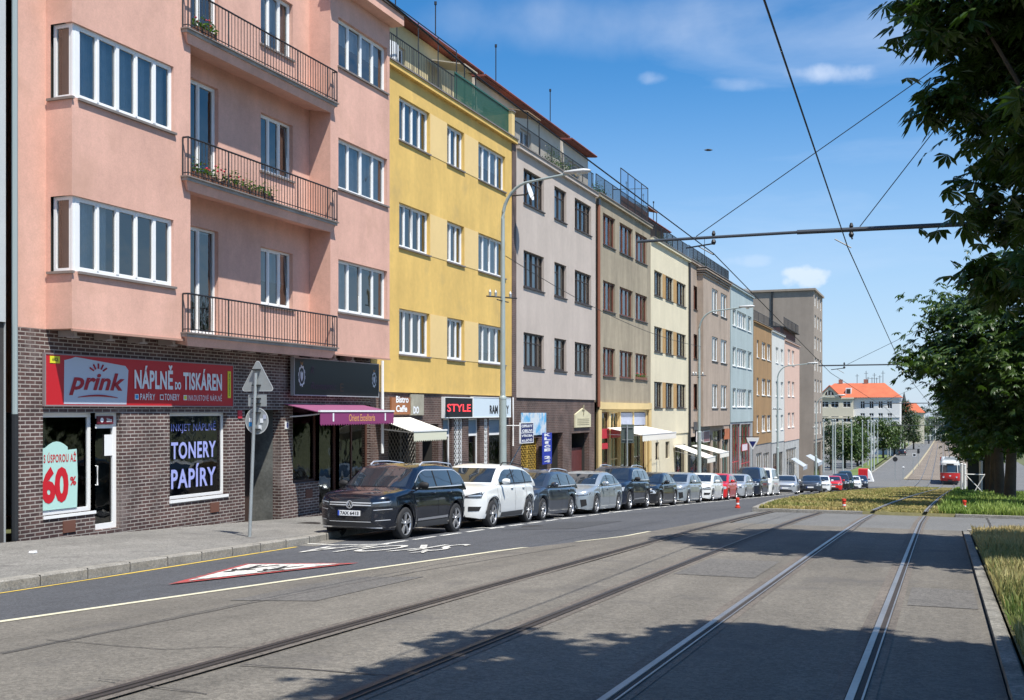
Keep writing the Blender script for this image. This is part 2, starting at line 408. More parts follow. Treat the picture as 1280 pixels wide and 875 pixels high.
def cross_kerb(x0, x1, y, slope=0):
    mb = MB(); xs = frange(x0, x1, .6)
    mb.grid([[(x, y - .08, gz(x, y) - .1), (x, y - .08, gz(x, y) + .085), (x, y + .1, gz(x, y) + .085), (x, y + .1, gz(x, y) - .1)] for x in xs], stone)
    tag(mb.build('kerb'), kind='structure')
cross_kerb(-5.3, -2.2, 34.6); cross_kerb(.35, 5.5, 34.6)
cross_kerb(.5, 5.5, 26.1)
sheet('verge', .56, 5.45, frange(-30, 26, 1.2), .05, soil, 5)
sheet('median', lambda y: B(y) + .12, 5.45, [34.52] + frange(34.72, 141, 2), .0, soil, 14, zf=lambda x, y: gz(x, y) + (.085 if y > 34.6 else -.03))
# kerb joints
mb = MB()
for y in frange(-1, 40, 1.0):
    x = K(y) + .10; z = gz(x, y); mb.box(x - .1, x + .103, y, y + .012, z - .05, z + .1515, blk_paint)
tag(mb.build('kerb_joints'), kind='structure')
# gutter strip of granite setts and pavement joints
sheet('gutter', lambda y: K(y) + .2, lambda y: K(y) + .62, frange(19.5, 120, 1.5), .004, mat('gutter_setts', (.17, .16, .14), .85, var=.3, vscale=4, speck=.4), 2)

# rails
dull = mat('rail_dull', (.085, .075, .068), .5, .6, var=.2, vscale=1)
def rail(xf, y0, y1, lift=0.0, bed=True, top=None):
    top = top or steel
    ys = frange(y0, y1, 1.2)
    def st(a, b, dz, m, nm, h=0):
        mb = MB(); rows = []
        for y in ys:
            x = xf(y); z = gz(x, y) + lift
            rows.append([(x + a, y, z + dz - h), (x + a, y, z + dz), (x + b, y, z + dz), (x + b, y, z + dz - h)] if h else [(x + a, y, z + dz), (x + b, y, z + dz)])
        mb.grid(rows, m); return tag(mb.build(nm), kind='structure')
    if bed: st(-.15, .14, .004, railbed, 'rail_bed')
    st(-.05, .075, .008, rust, 'rail_groove')
    st(-.040, .010, .016, top, 'rail', .012)
    st(.055, .068, .013, top, 'rail', .010)
for s, mir in ((-.72, 0), (.72, 1)):
    rail(lambda y, s=s: T(y) + s, -30, 34.6)
    rail(lambda y, s=s: T(y) - 2.95 + s, -30, 34.6, top=dull)
    rail(lambda y, s=s: T(y) + s, 34.6, 141, .12, False)
    rail(lambda y, s=s: T(y) + s, 141, 450, .07, False)
    rail(lambda y, s=s: T(y) - 3.1 + s, 141, 450, .07, False)
# cracks and joints in the tram asphalt
def crack(pts, wd=.016, m=blk_paint, name='crack', wob=.012):
    mb = MB(); P_ = []
    for (a, b) in zip(pts, pts[1:]):
        n = max(2, int((Vector(b) - Vector(a)).length / .25))
        for i in range(n): P_.append(Vector(a) + (Vector(b) - Vector(a)) * i / n)
    P_.append(Vector(pts[-1])); rows = []
    for i, p in enumerate(P_):
        d = (P_[min(i + 1, len(P_) - 1)] - P_[max(i - 1, 0)]).normalized(); nrm = Vector((-d.y, d.x)) * wd / 2
        q = p + nrm * rnd.uniform(-wob, wob) / wd * 2
        rows.append([(q.x + nrm.x, q.y + nrm.y, gz(q.x, q.y) + .006), (q.x - nrm.x, q.y - nrm.y, gz(q.x, q.y) + .006)])
    mb.grid(rows, m); return tag(mb.build(name), kind='structure')
g2 = lambda u, v: gh(u, v).to_2d()
tar = mat('tar_seam', (.05, .046, .042), .7, var=.3, vscale=2)
crack([g2(2, 818), g2(300, 757), g2(520, 715), g2(720, 682)], .02, tar)
crack([g2(300, 831), g2(390, 838), g2(490, 845)], .02, tar)
crack([g2(1232, 645), g2(1241, 663)], .05, tar)
crack([g2(1090, 645), g2(1060, 668)], .03, tar)
for ln_ in ([(60, 800), (210, 812), (330, 806)], [(120, 850), (260, 868)]): crack([g2(*q_) for q_ in ln_], .012, tar, wob=.03)
patch_m = mat('asphalt_patch', (.115, .108, .098), .85, var=.12, vscale=1, speck=.34, bump=.3, bscale=120)
def apatch(x0, x1, y0, y1, m=None, nm='asphalt_patch'):
    q_ = MB(); q_.grid([[(x, y, gz(x, y) + .005) for x in frange(x0, x1, .5)] for y in frange(y0, y1, .6)], m or patch_m); tag(q_.build(nm), kind='structure')
apatch(-7.4, -6.3, 10.5, 13.2); apatch(-3.3, -2.25, 14.5, 17.0); apatch(-.35, .35, 12.6, 14.4); apatch(-9.9, -8.0, 25, 29, mat('asphalt_patch_dark', (.052, .054, .058), .85, speck=.3)); apatch(-15.3, -14.0, 13.0, 15.2, mat('asphalt_patch_walk', (.13, .126, .12), .85, speck=.3))
for (mx__, my__, rr_) in ((-9.6, 26.5, .31), (-14.6, 24.0, .3)):
    q_ = MB(); zz_ = gz(mx__, my__) + (.135 if mx__ < -12 else .007)
    q_.face([(mx__ + rr_ * math.cos(2 * math.pi * i / 28), my__ + rr_ * math.sin(2 * math.pi * i / 28), zz_) for i in range(28)], mat('manhole_iron', (.06, .052, .047), .5, .6, var=.3, vscale=9)); tag(q_.build('manhole_cover'), kind='structure')
# paint
def strip2(fa, fb, ys, m, name, dz=.006, kind='structure'):
    mb = MB(); mb.grid([[(fa(y), y, gz(fa(y), y) + dz), (fb(y), y, gz(fb(y), y) + dz)] for y in ys], m); return tag(mb.build(name), kind=kind)
strip2(lambda y: B(y) - .07, lambda y: B(y) + .07, frange(-30, 18.6, .8), cream_paint, 'lane_line')
strip2(lambda y: B(y) - .05, lambda y: B(y) + .05, frange(20.0, 23.2, .5), cream_paint, 'lane_line')
strip2(lambda y: K(y) + .30, lambda y: K(y) + .38, frange(-30, 19.2, .8), yellow_paint, 'kerb_line')
mb = MB()
y = 20.0
while y < 118:
    d = 1.05; xs = -10.45
    mb.grid([[(xs - .06, t, gz(xs, t) + .012), (xs + .06, t, gz(xs, t) + .012)] for t in (y, y + d / 2, y + d)], white_paint); y += 1.4
k = 0
y = gh(440, 681.5).y
while y < 118:
    rows = [[(x, y + .05, gz(x, y) + .012), (x, y - .05, gz(x, y) + .012)] for x in frange(-12.75, -10.3, .4)]
    mb.grid(rows, white_paint); y += 5.9 if k else 6.3; k += 1
tag(mb.build('parking_lines'), kind='structure')
# triangular children sign painted on the lane, and the word SKOLA facing oncoming traffic
ta, tb, tc_ = Vector((-9.5, 12.1)), Vector((-10.5, 15.35)), Vector((-8.45, 15.35))
cc = (ta + tb + tc_) / 3
def gp(p, dz): return (p.x, p.y, gz(p.x, p.y) + dz)
mb = MB(); mb.face([gp(p, .016) for p in (ta, tc_, tb)], red_paint); tag(mb.build('painted_triangle'), kind='structure')
mb = MB(); q = [cc + (p - cc) * .80 for p in (ta, tc_, tb)]; mb.face([gp(p, .024) for p in q], white_paint)
def child(cx, cy, s_):
    def quad(*pp): mb.face([gp(Vector((cx - a * s_, cy - b * s_ * 1.7)), .03) for a, b in pp], blk_paint)
    quad(*[(.07 * math.cos(t), .42 + .07 * math.sin(t)) for t in [i * math.pi / 4 for i in range(8)]])
    quad((-.08, .33), (-.06, .05), (.08, .05), (.09, .33))
    quad((.08, .33), (.22, .2), (.2, .15), (.06, .25)); quad((-.08, .33), (-.22, .24), (-.2, .18), (-.06, .26))
    quad((-.06, .06), (-.2, -.2), (-.13, -.22), (.02, .06)); quad((.0, .06), (.14, -.2), (.21, -.18), (.08, .06))
child(-9.75, 14.55, 1.0); child(-9.2, 14.45, .85)
tag(mb.build('painted_pictogram'), kind='structure')
mb = MB()
pA, pB = gh(372, 689), gh(560, 687)
text_on(mb, 'ŠKOLA', lambda a, b: (lambda x, y_: (x, y_, gz(x, y_) + .016))(pB.x + (pA.x - pB.x) * a, (gh(467, 692.5).y + (gh(467, 682.8).y - gh(467, 692.5).y) * (1 - b))), white_paint, bold=.0)
tag(mb.build('painted_word'), kind='structure')
# ------------------------------------------------------------------ buildings
def wall(mb, X, y0, y1, z0, z1, holes, m, dep=.2, room=.55, revm=None, back=inside, open_a=False):
    """facade facing +X with real openings, reveals and a dark room behind"""
    revm = revm or m
    H = [(max(y0, h[0]), min(y1, h[1]), max(z0, h[2]), min(z1, h[3])) for h in holes]
    ys = sorted(set([y0, y1] + [q for h in H for q in h[:2]])); zs = sorted(set([z0, z1] + [q for h in H for q in h[2:4]]))
    for a, b in zip(ys, ys[1:]):
        run = None
        for c, d in zip(zs, zs[1:]):
            inh = any(h[0] <= (a + b) / 2 <= h[1] and h[2] <= (c + d) / 2 <= h[3] for h in H)
            if not inh: mb.face([(X, a, c), (X, b, c), (X, b, d), (X, a, d)], m)
    for a, b, c, d in H:
        x1 = X - dep; x2 = X - room
        for xa, xb, mm in ((X, x1, revm), (x1, x2, back)):
            if not open_a: mb.face([(xa, a, c), (xa, a, d), (xb, a, d), (xb, a, c)], mm)
            mb.face([(xa, b, d), (xa, b, c), (xb, b, c), (xb, b, d)], mm)
            mb.face([(xa, a, d), (xa, b, d), (xb, b, d), (xb, a, d)], mm); mb.face([(xa, b, c), (xa, a, c), (xb, a, c), (xb, b, c)], mm)
        mb.face([(x2, a, c), (x2, b, c), (x2, b, d), (x2, a, d)], back)
def window(par, X, ya, yb, za, zb, n, fm, cur=.5, sill=None, set_=.11, gl=glass, fw=.055, mull=.05, mid=None, transom=None, tilt=-1, double=False):
    mb = MB(); x0, x1 = X - set_ - .06, X - set_
    e = .003
    mb.box(x0, x1, ya + e, yb - e, za + e, za + fw + .02, fm); mb.box(x0, x1, ya + e, yb - e, zb - fw, zb - e, fm)
    mb.box(x0, x1, ya + e, ya + fw, za + fw + .02, zb - fw, fm); mb.box(x0, x1, yb - fw, yb - e, za + fw + .02, zb - fw, fm)
    bay = (yb - ya) / n
    for i in range(1, n):
        wd = mull * (1.7 if (double and i % 2 == 0) else 1)
        mb.box(x0 + .002, x1 + .01, ya + bay * i - wd / 2, ya + bay * i + wd / 2, za + fw + .02, zb - fw, fm)
    for i in range(n):       # sashes
        a, b = ya + bay * i + (fw if i == 0 else mull / 2), ya + bay * (i + 1) - (fw if i == n - 1 else mull / 2)
        c, d = za + fw + .02, zb - fw; sw = .03
        if i == tilt:
            for (p, q, r_, s_) in ((a, a + sw, c, d), (b - sw, b, c, d), (a + sw, b - sw, c, c + sw), (a + sw, b - sw, d - sw, d)):
                def L(z): return -.10 * (z - c) / (d - c)
                mb.hexa([(x0 + .02 + L(r_), p, r_), (x1 - .005 + L(r_), p, r_), (x1 - .005 + L(r_), q, r_), (x0 + .02 + L(r_), q, r_),
                         (x0 + .02 + L(s_), p, s_), (x1 - .005 + L(s_), p, s_), (x1 - .005 + L(s_), q, s_), (x0 + .02 + L(s_), q, s_)], fm)
            continue
        mb.box(x0 + .01, x1 - .008, a, a + sw, c, d, fm); mb.box(x0 + .01, x1 - .008, b - sw, b, c, d, fm)
        mb.box(x0 + .01, x1 - .008, a + sw, b - sw, c, c + sw, fm); mb.box(x0 + .01, x1 - .008, a + sw, b - sw, d - sw, d, fm)
        if transom: mb.box(x0 + .01, x1 - .008, a + sw, b - sw, za + (zb - za) * transom - .02, za + (zb - za) * transom + .02, fm)
    f = mb.build('window', par)
    g = MB(); xg = (x0 + x1) / 2 - .012
    for i in range(n):
        a, b = ya + bay * i + .03, ya + bay * (i + 1) - .03
        dx = rnd.uniform(-.006, .006)
        g.face([(xg + dx, a, za + .05), (xg - dx, b, za + .05), (xg - dx, b, zb - .04), (xg + dx, a, zb - .04)], gl)
    g.build('pane', f)
    if rnd.random() < cur:
        c = MB(); k = rnd.choice([0, 0, 1, 2, 3]); xc = X - set_ - .19
        def drape(a, b, c0, c1):
            rows = []; nn = max(4, int((b - a) / .06))
            pts = [(xc + .018 * math.sin(j * 1.9 + a * 7), a + (b - a) * j / nn) for j in range(nn + 1)]
            c.grid([[(p[0], p[1], c0) for p in pts], [(p[0], p[1], c1) for p in pts]], curt)
        if k == 0: drape(ya + .01, yb - .01, za, zb)
        elif k == 1: drape(ya + .01, ya + (yb - ya) * .3, za, zb); drape(yb - (yb - ya) * .3, yb - .01, za, zb)
        elif k == 2: drape(ya + .01, yb - .01, zb - (zb - za) * rnd.uniform(.3, .7), zb)
        else: drape(ya + .01, ya + (yb - ya) * rnd.uniform(.25, .6), za, zb)
        c.mats = [rnd.choice([curt, curt, mat('curtain_cream', (.50, .44, .34), .9, var=.1, vscale=6), mat('blind_grey', (.33, .35, .36), .8), mat('curtain_blue', (.28, .33, .38), .9)])]
        c.build('curtain', f)
    if sill:
        s_ = MB(); s_.box(X - set_ + .002, X + .06, ya - .05, yb + .05, za - .045, za + .004, sill); s_.build('sill', f)
    return f
def railing(mb, pts, h, m, sp=.12, r=.011, top=.022, mid=False):
    """bars between consecutive points; the top rail follows them"""
    for a, b in zip(pts, pts[1:]):
        a, b = Vector(a), Vector(b); L = (b - a).length; n = max(1, int(L / sp)); up = Vector((0, 0, h))
        mb.tube([a + up, b + up], top, m, 6); mb.tube([a + Vector((0, 0, .07)), b + Vector((0, 0, .07))], top * .6, m, 5)
        if mid: mb.tube([a + up * .5, b + up * .5], top * .6, m, 5)
        for i in range(n + 1):
            p = a + (b - a) * i / n; q = p + up; mb.tube([p, q], r * (2 if i % 12 == 0 else 1), m, 4, False)
def gl_(y): return gz(FX, y) + .13 + .0   # pavement level at the facade
def bld(name, label, y, z=0, group='houses along the street'): return empty(name, (FX, y, gl_(y)), label, 'building', group)
zinc = mat('zinc_trim', (.22, .19, .17), .6, .2, var=.15, vscale=3)
roofred = mat('roof_red', (.24, .065, .045), .7, var=.2, vscale=2)
roofdark = mat('roof_dark', (.06, .055, .05), .8, var=.2, vscale=2)
conc = mat('parapet_concrete', (.33, .30, .27), .85, var=.2, vscale=1.5, streak=.2)

def shell(mb, y0, y1, z0, z1, m, depth=11.0, X=FX, sides=True, roof=roofdark):
    b = X - depth
    mb.face([(b, y1, z0), (b, y0, z0), (b, y0, z1), (b, y1, z1)], m)
    mb.face([(b, y0, z0), (X, y0, z0), (X, y0, z1), (b, y0, z1)], m); mb.face([(X, y1, z0), (b, y1, z0), (b, y1, z1), (X, y1, z1)], m)
    mb.face([(b, y0, z1 - .02), (X, y0, z1 - .02), (X, y1, z1 - .02), (b, y1, z1 - .02)], roof)
def antenna(par, x, y, z, h, r=.024):
    mb = MB(); mb.tube([(x, y, z), (x, y, z + h)], r, dkgrey, 6); mb.lathe([(0, r * 2.2), (.12, r * 2.2)], (x, y, z + h - .1), 'z', dkgrey, 8); return mb.build('vent_pipe', par)
def attic(par, y0, y1, zb, X, h, wm, wins=(), eave=.45, roofm=roofred, parap=True, nm='attic_wall'):
    mb = MB(); z1 = zb + h; holes = [(a, b, zb + .25, zb + 2.25) for a, b in wins]
    wall(mb, X, y0, y1, zb - .3, z1, holes, wm)
    mb.face([(X - 9, y0, zb), (X, y0, zb), (X, y0, z1), (X - 9, y0, z1)], wm); mb.face([(X, y1, zb), (X - 9, y1, zb), (X - 9, y1, z1), (X, y1, z1)], wm)
    mb.build(nm, par)
    for a, b in wins: window(par, X, a, b, zb + .25, zb + 2.25, 2, white, .4)
    r_ = MB(); r_.hexa([(X - 9, y0, z1 + .9), (X + eave, y0, z1), (X + eave, y1, z1), (X - 9, y1, z1 + .9), (X - 9, y0, z1 + 1.08), (X + eave, y0, z1 + .09), (X + eave, y1, z1 + .09), (X - 9, y1, z1 + 1.08)], roofm)
    r_.tube([(X + eave + .05, y0, z1 + .05), (X + eave + .05, y1, z1 + .05)], .05, roofm, 8)
    r_.build('roof', par)
def terrace_rail(par, y0, y1, z, X=FX - .12, h=1.0, m=dkgrey, sp=.13):
    mb = MB(); railing(mb, [(X, y0, z), (X, y1, z)], h, m, sp, mid=False); return mb.build('terrace_railing', par)

# ---- pink building -------------------------------------------------
pink = mat('pink_plaster', (.65, .385, .30), .85, var=.09, vscale=.6, bump=.25, bscale=90, streak=.10, speck=.05, dirt=((.54, .32, .235), .55, .80, .8))
greyw = mat('grey_plaster', (.50, .52, .52), .85, var=.06, vscale=.6, bump=.25, bscale=90)
Y0, Y1 = FY(20), FY(487, FX + .65)
BX = FX + .65                              # front plane of the bay and the right-hand section
def ZB(z): return EYE + z * (-BX / 15)
YB0, YB1 = FY(90, BX), FY(238, BX)         # bay
YR1 = FY(413, BX)                              # recess right edge
XR_ = FX - .02                             # recess back wall
zov = ZB(1.53)
pb = bld('pink_apartment_house', 'salmon pink corner-bay apartment house with three curved-edge balconies over a brick shopfront', (Y0 + Y1) / 2)
ztop = ZB(11.3)
mb = MB()
wall(mb, FX, Y0, YB0, zov, ztop, [], pink)
# right flush section
wy0, wy1 = FY(423, BX), FY(484, BX)
rowsR = [(ZB(9.19), ZB(10.5)), (ZB(5.93), ZB(7.29)), (ZB(2.65), ZB(4.05))]
wall(mb, BX, YR1, Y1, zov, ztop, [(wy0, wy1, a, b) for a, b in rowsR], pink)
# bay front with windows
bw0, bw1 = FY(93, BX), FY(217, BX)
rowsB = [(FZ(89, 338, BX), FZ(93.7, 244.5, BX)), (FZ(89, 119.7, BX), FZ(93.7, 28.3, BX))]
rowsB.append((rowsB[1][0] + 3.42, rowsB[1][1] + 3.42))
sidew = (FX + .10, BX - .0)
wall(mb, BX, YB0, YB1, zov, ztop + .4, [(YB0 + .005, bw1, a, b) for a, b in rowsB], pink, room=.6, open_a=True)
# bay side facing the viewer with corner window openings
zs = [zov] + [q for ab in rowsB for q in ab] + [ztop]
for i in range(0, len(zs) - 1):
    if i % 2 == 0: mb.face([(FX, YB0, zs[i]), (BX, YB0, zs[i]), (BX, YB0, zs[i + 1]), (FX, YB0, zs[i + 1])], pink)
    else:
        mb.face([(FX, YB0, zs[i]), (FX + .12, YB0, zs[i]), (FX + .12, YB0, zs[i + 1]), (FX, YB0, zs[i + 1])], pink)
        mb.face([(FX + .12, YB0 + .3, zs[i]), (BX - .2, YB0 + .3, zs[i]), (BX - .2, YB0 + .3, zs[i + 1]), (FX + .12, YB0 + .3, zs[i + 1])], mat('side_blind', (.30, .22, .17), .9, streak=.3))
mb.face([(BX, YB1, zov), (XR_, YB1, zov), (XR_, YB1, ztop), (BX, YB1, ztop)], pink); mb.face([(BX, Y1, zov), (FX - .3, Y1, zov), (FX - .3, Y1, ztop), (BX, Y1, ztop)], pink); mb.face([(FX - .3, YR1, zov), (BX, YR1, zov), (BX, Y1, zov), (FX - .3, Y1, zov)], pink); mb.face([(XR_, YR1, ztop), (BX, YR1, ztop), (BX, Y1, ztop), (XR_, Y1, ztop)], roofdark)
mb.face([(FX - .3, YB0, zov), (BX, YB0, zov), (BX, YB1, zov), (FX - .3, YB1, zov)], pink)
# recess
zfl = [FZ(234, q_, BX + .18) for q_ in (414.8, 218.6, 33)]
dy0, dy1 = FY(240, XR_), FY(273, XR_); ry0, ry1 = FY(326, XR_), FY(366, XR_)
holes = []
for zf in zfl: holes += [(dy0 - .9, dy1, zf + .05, zf + 2.62), (ry0, ry1, zf + 1.0, zf + 2.52)]
wall(mb, XR_, YB1, YR1, zfl[0] - .2, ztop, holes, pink)
mb.face([(XR_, YR1, zov), (BX, YR1, zov), (BX, YR1, ztop), (XR_, YR1, ztop)], pink)
shell(mb, Y0, Y1, gl_(Y1) - 1.2, ztop - .05, pink, X=FX - .62)
mb.face([(XR_ - .3, YB1, zov), (BX - .1, YB1, zov), (BX - .1, YR1, zov), (XR_ - .3, YR1, zov)], pink); mb.face([(BX - .1, YB1, zov), (BX - .1, YB1, zfl[0] - .2), (BX - .1, YR1, zfl[0] - .2), (BX - .1, YR1, zov)], pink)
mb.build('plaster_wall', pb)
co = MB(); co.box(BX - .02, BX + .42, YR1 - .2, Y1 + .15, ztop - .12, ztop + .18, pink); co.box(BX - .02, BX + .48, YR1 - .25, Y1 + .2, ztop + .18, ztop + .24, roofdark); co.build('cornice', pb)
dr = MB(); dr.box(BX - .02, BX + .03, YB0, Y1, zov - .05, zov - .003, mat('drip_pink', (.42, .25, .19), .8)); dr.build('drip_edge', pb)
for i, (a, b) in enumerate(rowsR): window(pb, BX, wy0, wy1, a, b, 4, white, 1, zinc, tilt=(1 if i != 1 else -1), double=True)
for i, (a, b) in enumerate(rowsB):
    f = window(pb, BX, YB0 + .2, bw1, a, b, 5, white, .9, zinc, set_=.06, double=True)
    s_ = MB(); yq = YB0 + .07
    for (p, q, r_, t_) in ((FX + .13, FX + .2, a, b), (BX - .14, BX - .06, a, b), (FX + .2, BX - .14, a, a + .07), (FX + .2, BX - .14, b - .07, b)): s_.box(p, q, yq, yq + .06, r_, t_, white)
    s_.box(BX - .14, BX - .055, YB0 + .13, YB0 + .252, a, b, white)
    s_.box(FX + .05, BX + .05, YB0 - .05, YB0 + .02, a - .05, a, zinc)
    sf = s_.build('window', pb); g_ = MB(); g_.face([(FX + .19, yq + .03, a + .05), (BX - .13, yq + .03, a + .05), (BX - .13, yq + .03, b - .05), (FX + .19, yq + .03, b - .05)], glass); g_.build('pane', sf)
for i, zf in enumerate(zfl):
    window(pb, XR_, dy0 - .9, dy1, zf + .05, zf + 2.62, 3, white, .7, None, tilt=2 if i == 0 else -1)
    window(pb, XR_, ry0, ry1, zf + 1.0, zf + 2.52, 3, white, .5, zinc, tilt=2 if i < 2 else -1)
    XB = BX + .18; yb0, yb1 = FY(236, XB), FY(422, XB)
    fl = MB(); n = 10
    ysb = frange(yb0, yb1, .5)
    def ex(y): return XB
    under = zf - .32
    fl.hexa([(XR_, yb0 + .25, zf - .16), (XB - .12, yb0 + .12, zf - .30), (XB - .12, yb1 - .12, zf - .30), (XR_, yb1 - .25 , zf - .16), (XR_, yb0, zf - .1), (XB - .06, yb0, zf - .1), (XB - .06, yb1, zf - .1), (XR_, yb1, zf - .1)], pink)
    fl.box(XR_, XB - .02, yb0 - .03, yb1 + .03, zf - .1, zf - .03, conc); fl.box(XR_, XB + .02, yb0 - .06, yb1 + .06, zf - .03, zf, zinc)
    bal = fl.build('balcony', pb)
    rl = MB(); railing(rl, [(BX + .02, yb0 + .0, zf), (XB - .02, yb0, zf), (XB - .02, yb1, zf), (BX + .02, yb1, zf)], .86, dkgrey, .125)
    for yq in (yb0 + .05, yb1 - .05): pass
    rl.build('railing', bal)
# ground floor of the pink building
zgt = zov - .003
g0 = gl_(Y1) - .8
def U(a): return FY(a)
XS = FX - .004                                  # recessed shopfront plane
gf = MB()
pier0 = FY(57)
pier0 = Y0
Us = lambda u: FY(u, XS); Zs = lambda u, v: FZ(u, v, XS)
w1 = (Us(53.5), Us(119), Zs(60, 645), Zs(60, 516)); d1 = (Us(119), Us(151), gl_(Us(135)) + .06, Zs(120, 516))
w2 = (Us(212), Us(284), Zs(212, 625.5), Zs(212, 516)); nic = (Us(306), Us(351), gl_(Us(330)) - .3, Zs(306, 512))
wS = (Us(366), Us(399), Zs(366, 605), Zs(366, 505)); dS = (Us(399), Us(424), gl_(Us(410)) + .1, Zs(399, 505)); wT = (Us(424), Us(463), gl_(Us(440)) + .35, Zs(424, 505))
wall(gf, XS, pier0, Y1 - .02, g0, zgt, [w1, d1, w2, nic, wS, dS, wT], brick, dep=.25, room=1.3, back=mat('shop_interior', (.13, .135, .125), .9, var=.4, vscale=1.6))
gf.build('brick_shopfront', pb)
for u in range(66, 470, 18):     # bracket ends under the soffit
    pass
br_ = MB()
for i in range(12):
    yq = YB0 + .35 + i * 1.02; br_ = MB(); br_.box(FX + .01, FX + .42, yq - .04, yq + .04, zov - .13, zov - .01, mat('bracket', (.35, .32, .30), .7)); br_.box(FX + .3, FX + .42, yq - .12, yq + .12, zov - .16, zov - .13, MATS['bracket']); br_.build('soffit_bracket', pb)
def shopwin(par, X, r, fm=white, fw=.07, nm='shop_window', n=1, gl=glass_shop, set_=.12, zmid=None, name_pane='pane'):
    a, b, c, d = r; m_ = MB(); x0, x1 = X - set_ - .06, X - set_
    m_.box(x0, x1, a + .003, b - .003, c + .003, c + fw, fm); m_.box(x0, x1, a + .003, b - .003, d - fw, d - .003, fm); m_.box(x0, x1, a + .003, a + fw, c + fw, d - fw, fm); m_.box(x0, x1, b - fw, b - .003, c + fw, d - fw, fm)
    for i in range(1, n): yq = a + (b - a) * i / n; m_.box(x0 + .002, x1 - .002, yq - .03, yq + .03, c + fw, d - fw, fm)
    if zmid: m_.box(x0 + .002, x1 + .004, a + fw, b - fw, zmid - .04, zmid + .04, fm)
    o = m_.build(nm, par); g = MB(); g.face([(X - set_ - .03, a + .02, c + .02), (X - set_ - .03, b - .02, c + .02), (X - set_ - .03, b - .02, d - .02), (X - set_ - .03, a + .02, d - .02)], gl); g.build(name_pane, o)
    return o
sw1 = shopwin(pb, XS, w1, fw=.09); s_ = MB(); s_.box(XS - .1, XS + .03, w1[0], w1[1], w1[2] - .06, w1[2] + .0, white); s_.build('sill', sw1)
do1 = shopwin(pb, XS, d1, fw=.12, nm='shop_door', zmid=Zs(135, 533)); q = MB(); q.box(XS - .75, XS - .7, d1[0] + .1, d1[1] - .02, d1[2], d1[3] - .5, mat('lit_interior_tone', (.34, .38, .34), .8)); q.build('lit_interior_panel', do1); h_ = MB(); yq = d1[0] + .10  # pale panel added behind the door glass; its tone stands for a lit interior
h_.tube([(XS - .1, yq, d1[2] + .95), (XS - .03, yq, d1[2] + .95), (XS - .03, yq, d1[2] + 1.35), (XS - .1, yq, d1[2] + 1.35)], .018, white, 6); h_.build('handle', do1)
sw2 = shopwin(pb, XS, w2, fw=.075); s_ = MB(); s_.box(XS - .1, XS + .035, w2[0] - .02, w2[1] + .02, w2[2] - .07, w2[2] + .0, white); s_.build('sill', sw2)
# niche doorway
ni = MB(); ni.box(XS - 1.0, XS - .95, nic[0] + .02, nic[1] - .02, nic[2], nic[3] - .2, mat('niche_door', (.05, .03, .025), .6)); ni.box(XS - .95, XS - .93, nic[0] + .2, nic[1] - .3, nic[2] + 1.2, nic[3] - .5, dkgrey); ni.build('entrance_door', pb)
brown = mat('brown_wood', (.10, .045, .03), .55, var=.15, vscale=5)
shopwin(pb, XS, wS, fm=brown); shopwin(pb, XS, dS, fm=brown, nm='shop_door', fw=.1); shopwin(pb, XS, wT, fm=brown, n=2)
vm = mat('vent_rust', (.14, .06, .04), .7)
for (u, v) in ((86, 658), (268, 634), (386, 617)):
    q = MB(); yq = Us(u); zq = Zs(u, v); q.box(XS, XS + .02, yq - .17, yq + .17, zq - .12, zq + .12, vm); q.build('vent_cover', pb)
# lit display inside: mannequins are things of their own (below)
# downpipes
dp = MB(); yq = FY(478, FX + .1); dp.tube([(FX + .1, yq, zov - .03), (FX + .1, yq, ZR(-1.2))], .05, white, 8); dp.build('downpipe', pb)
dp = MB(); dp.tube([(FX + .09, Y0 - .12, ztop), (FX + .09, Y0 - .12, ZR(-.05))], .055, mat('pipe_green', (.30, .36, .36), .5), 8); dp.tube([(FX + .09, Y0 - .12, ZR(-.05)), (FX + .09, Y0 - .12, gl_(Y0))], .065, dkgrey, 8); dp.build('downpipe', pb)

# neighbour at the left edge
nb = bld('grey_house', 'pale grey house at the far left edge with a dark ground floor', 8)
mb = MB(); yn = Y0 - .25
zrows = [(z - .0, z + 1.4) for z in (ZR(2.6), ZR(5.7), ZR(8.9))]
hn = [(a, a + 1.5, c, d) for a in (1.0, 4.5, 8.0) for c, d in zrows]
wall(mb, FX, -6, yn, ZR(1.53), ztop, hn, greyw); shell(mb, -6, yn, -2, ztop, greyw, X=FX)
mb.build('plaster_wall', nb)
for h in hn: window(nb, FX, *h, 2, white, .5, zinc)
mb = MB(); wall(mb, FX - .05, -6, yn, -2, ZR(1.52), [(1, 3.2, -.3, 2.2), (5, 8, .3, 2.4)], mat('dark_plinth', (.045, .042, .042), .8, var=.2, vscale=1)); mb.build('dark_ground_floor_wall', nb)
shopwin(nb, FX - .05, (5, 8, .3, 2.4), fm=dkgrey); shopwin(nb, FX - .05, (1, 3.2, -.3, 2.2), fm=dkgrey, n=2)

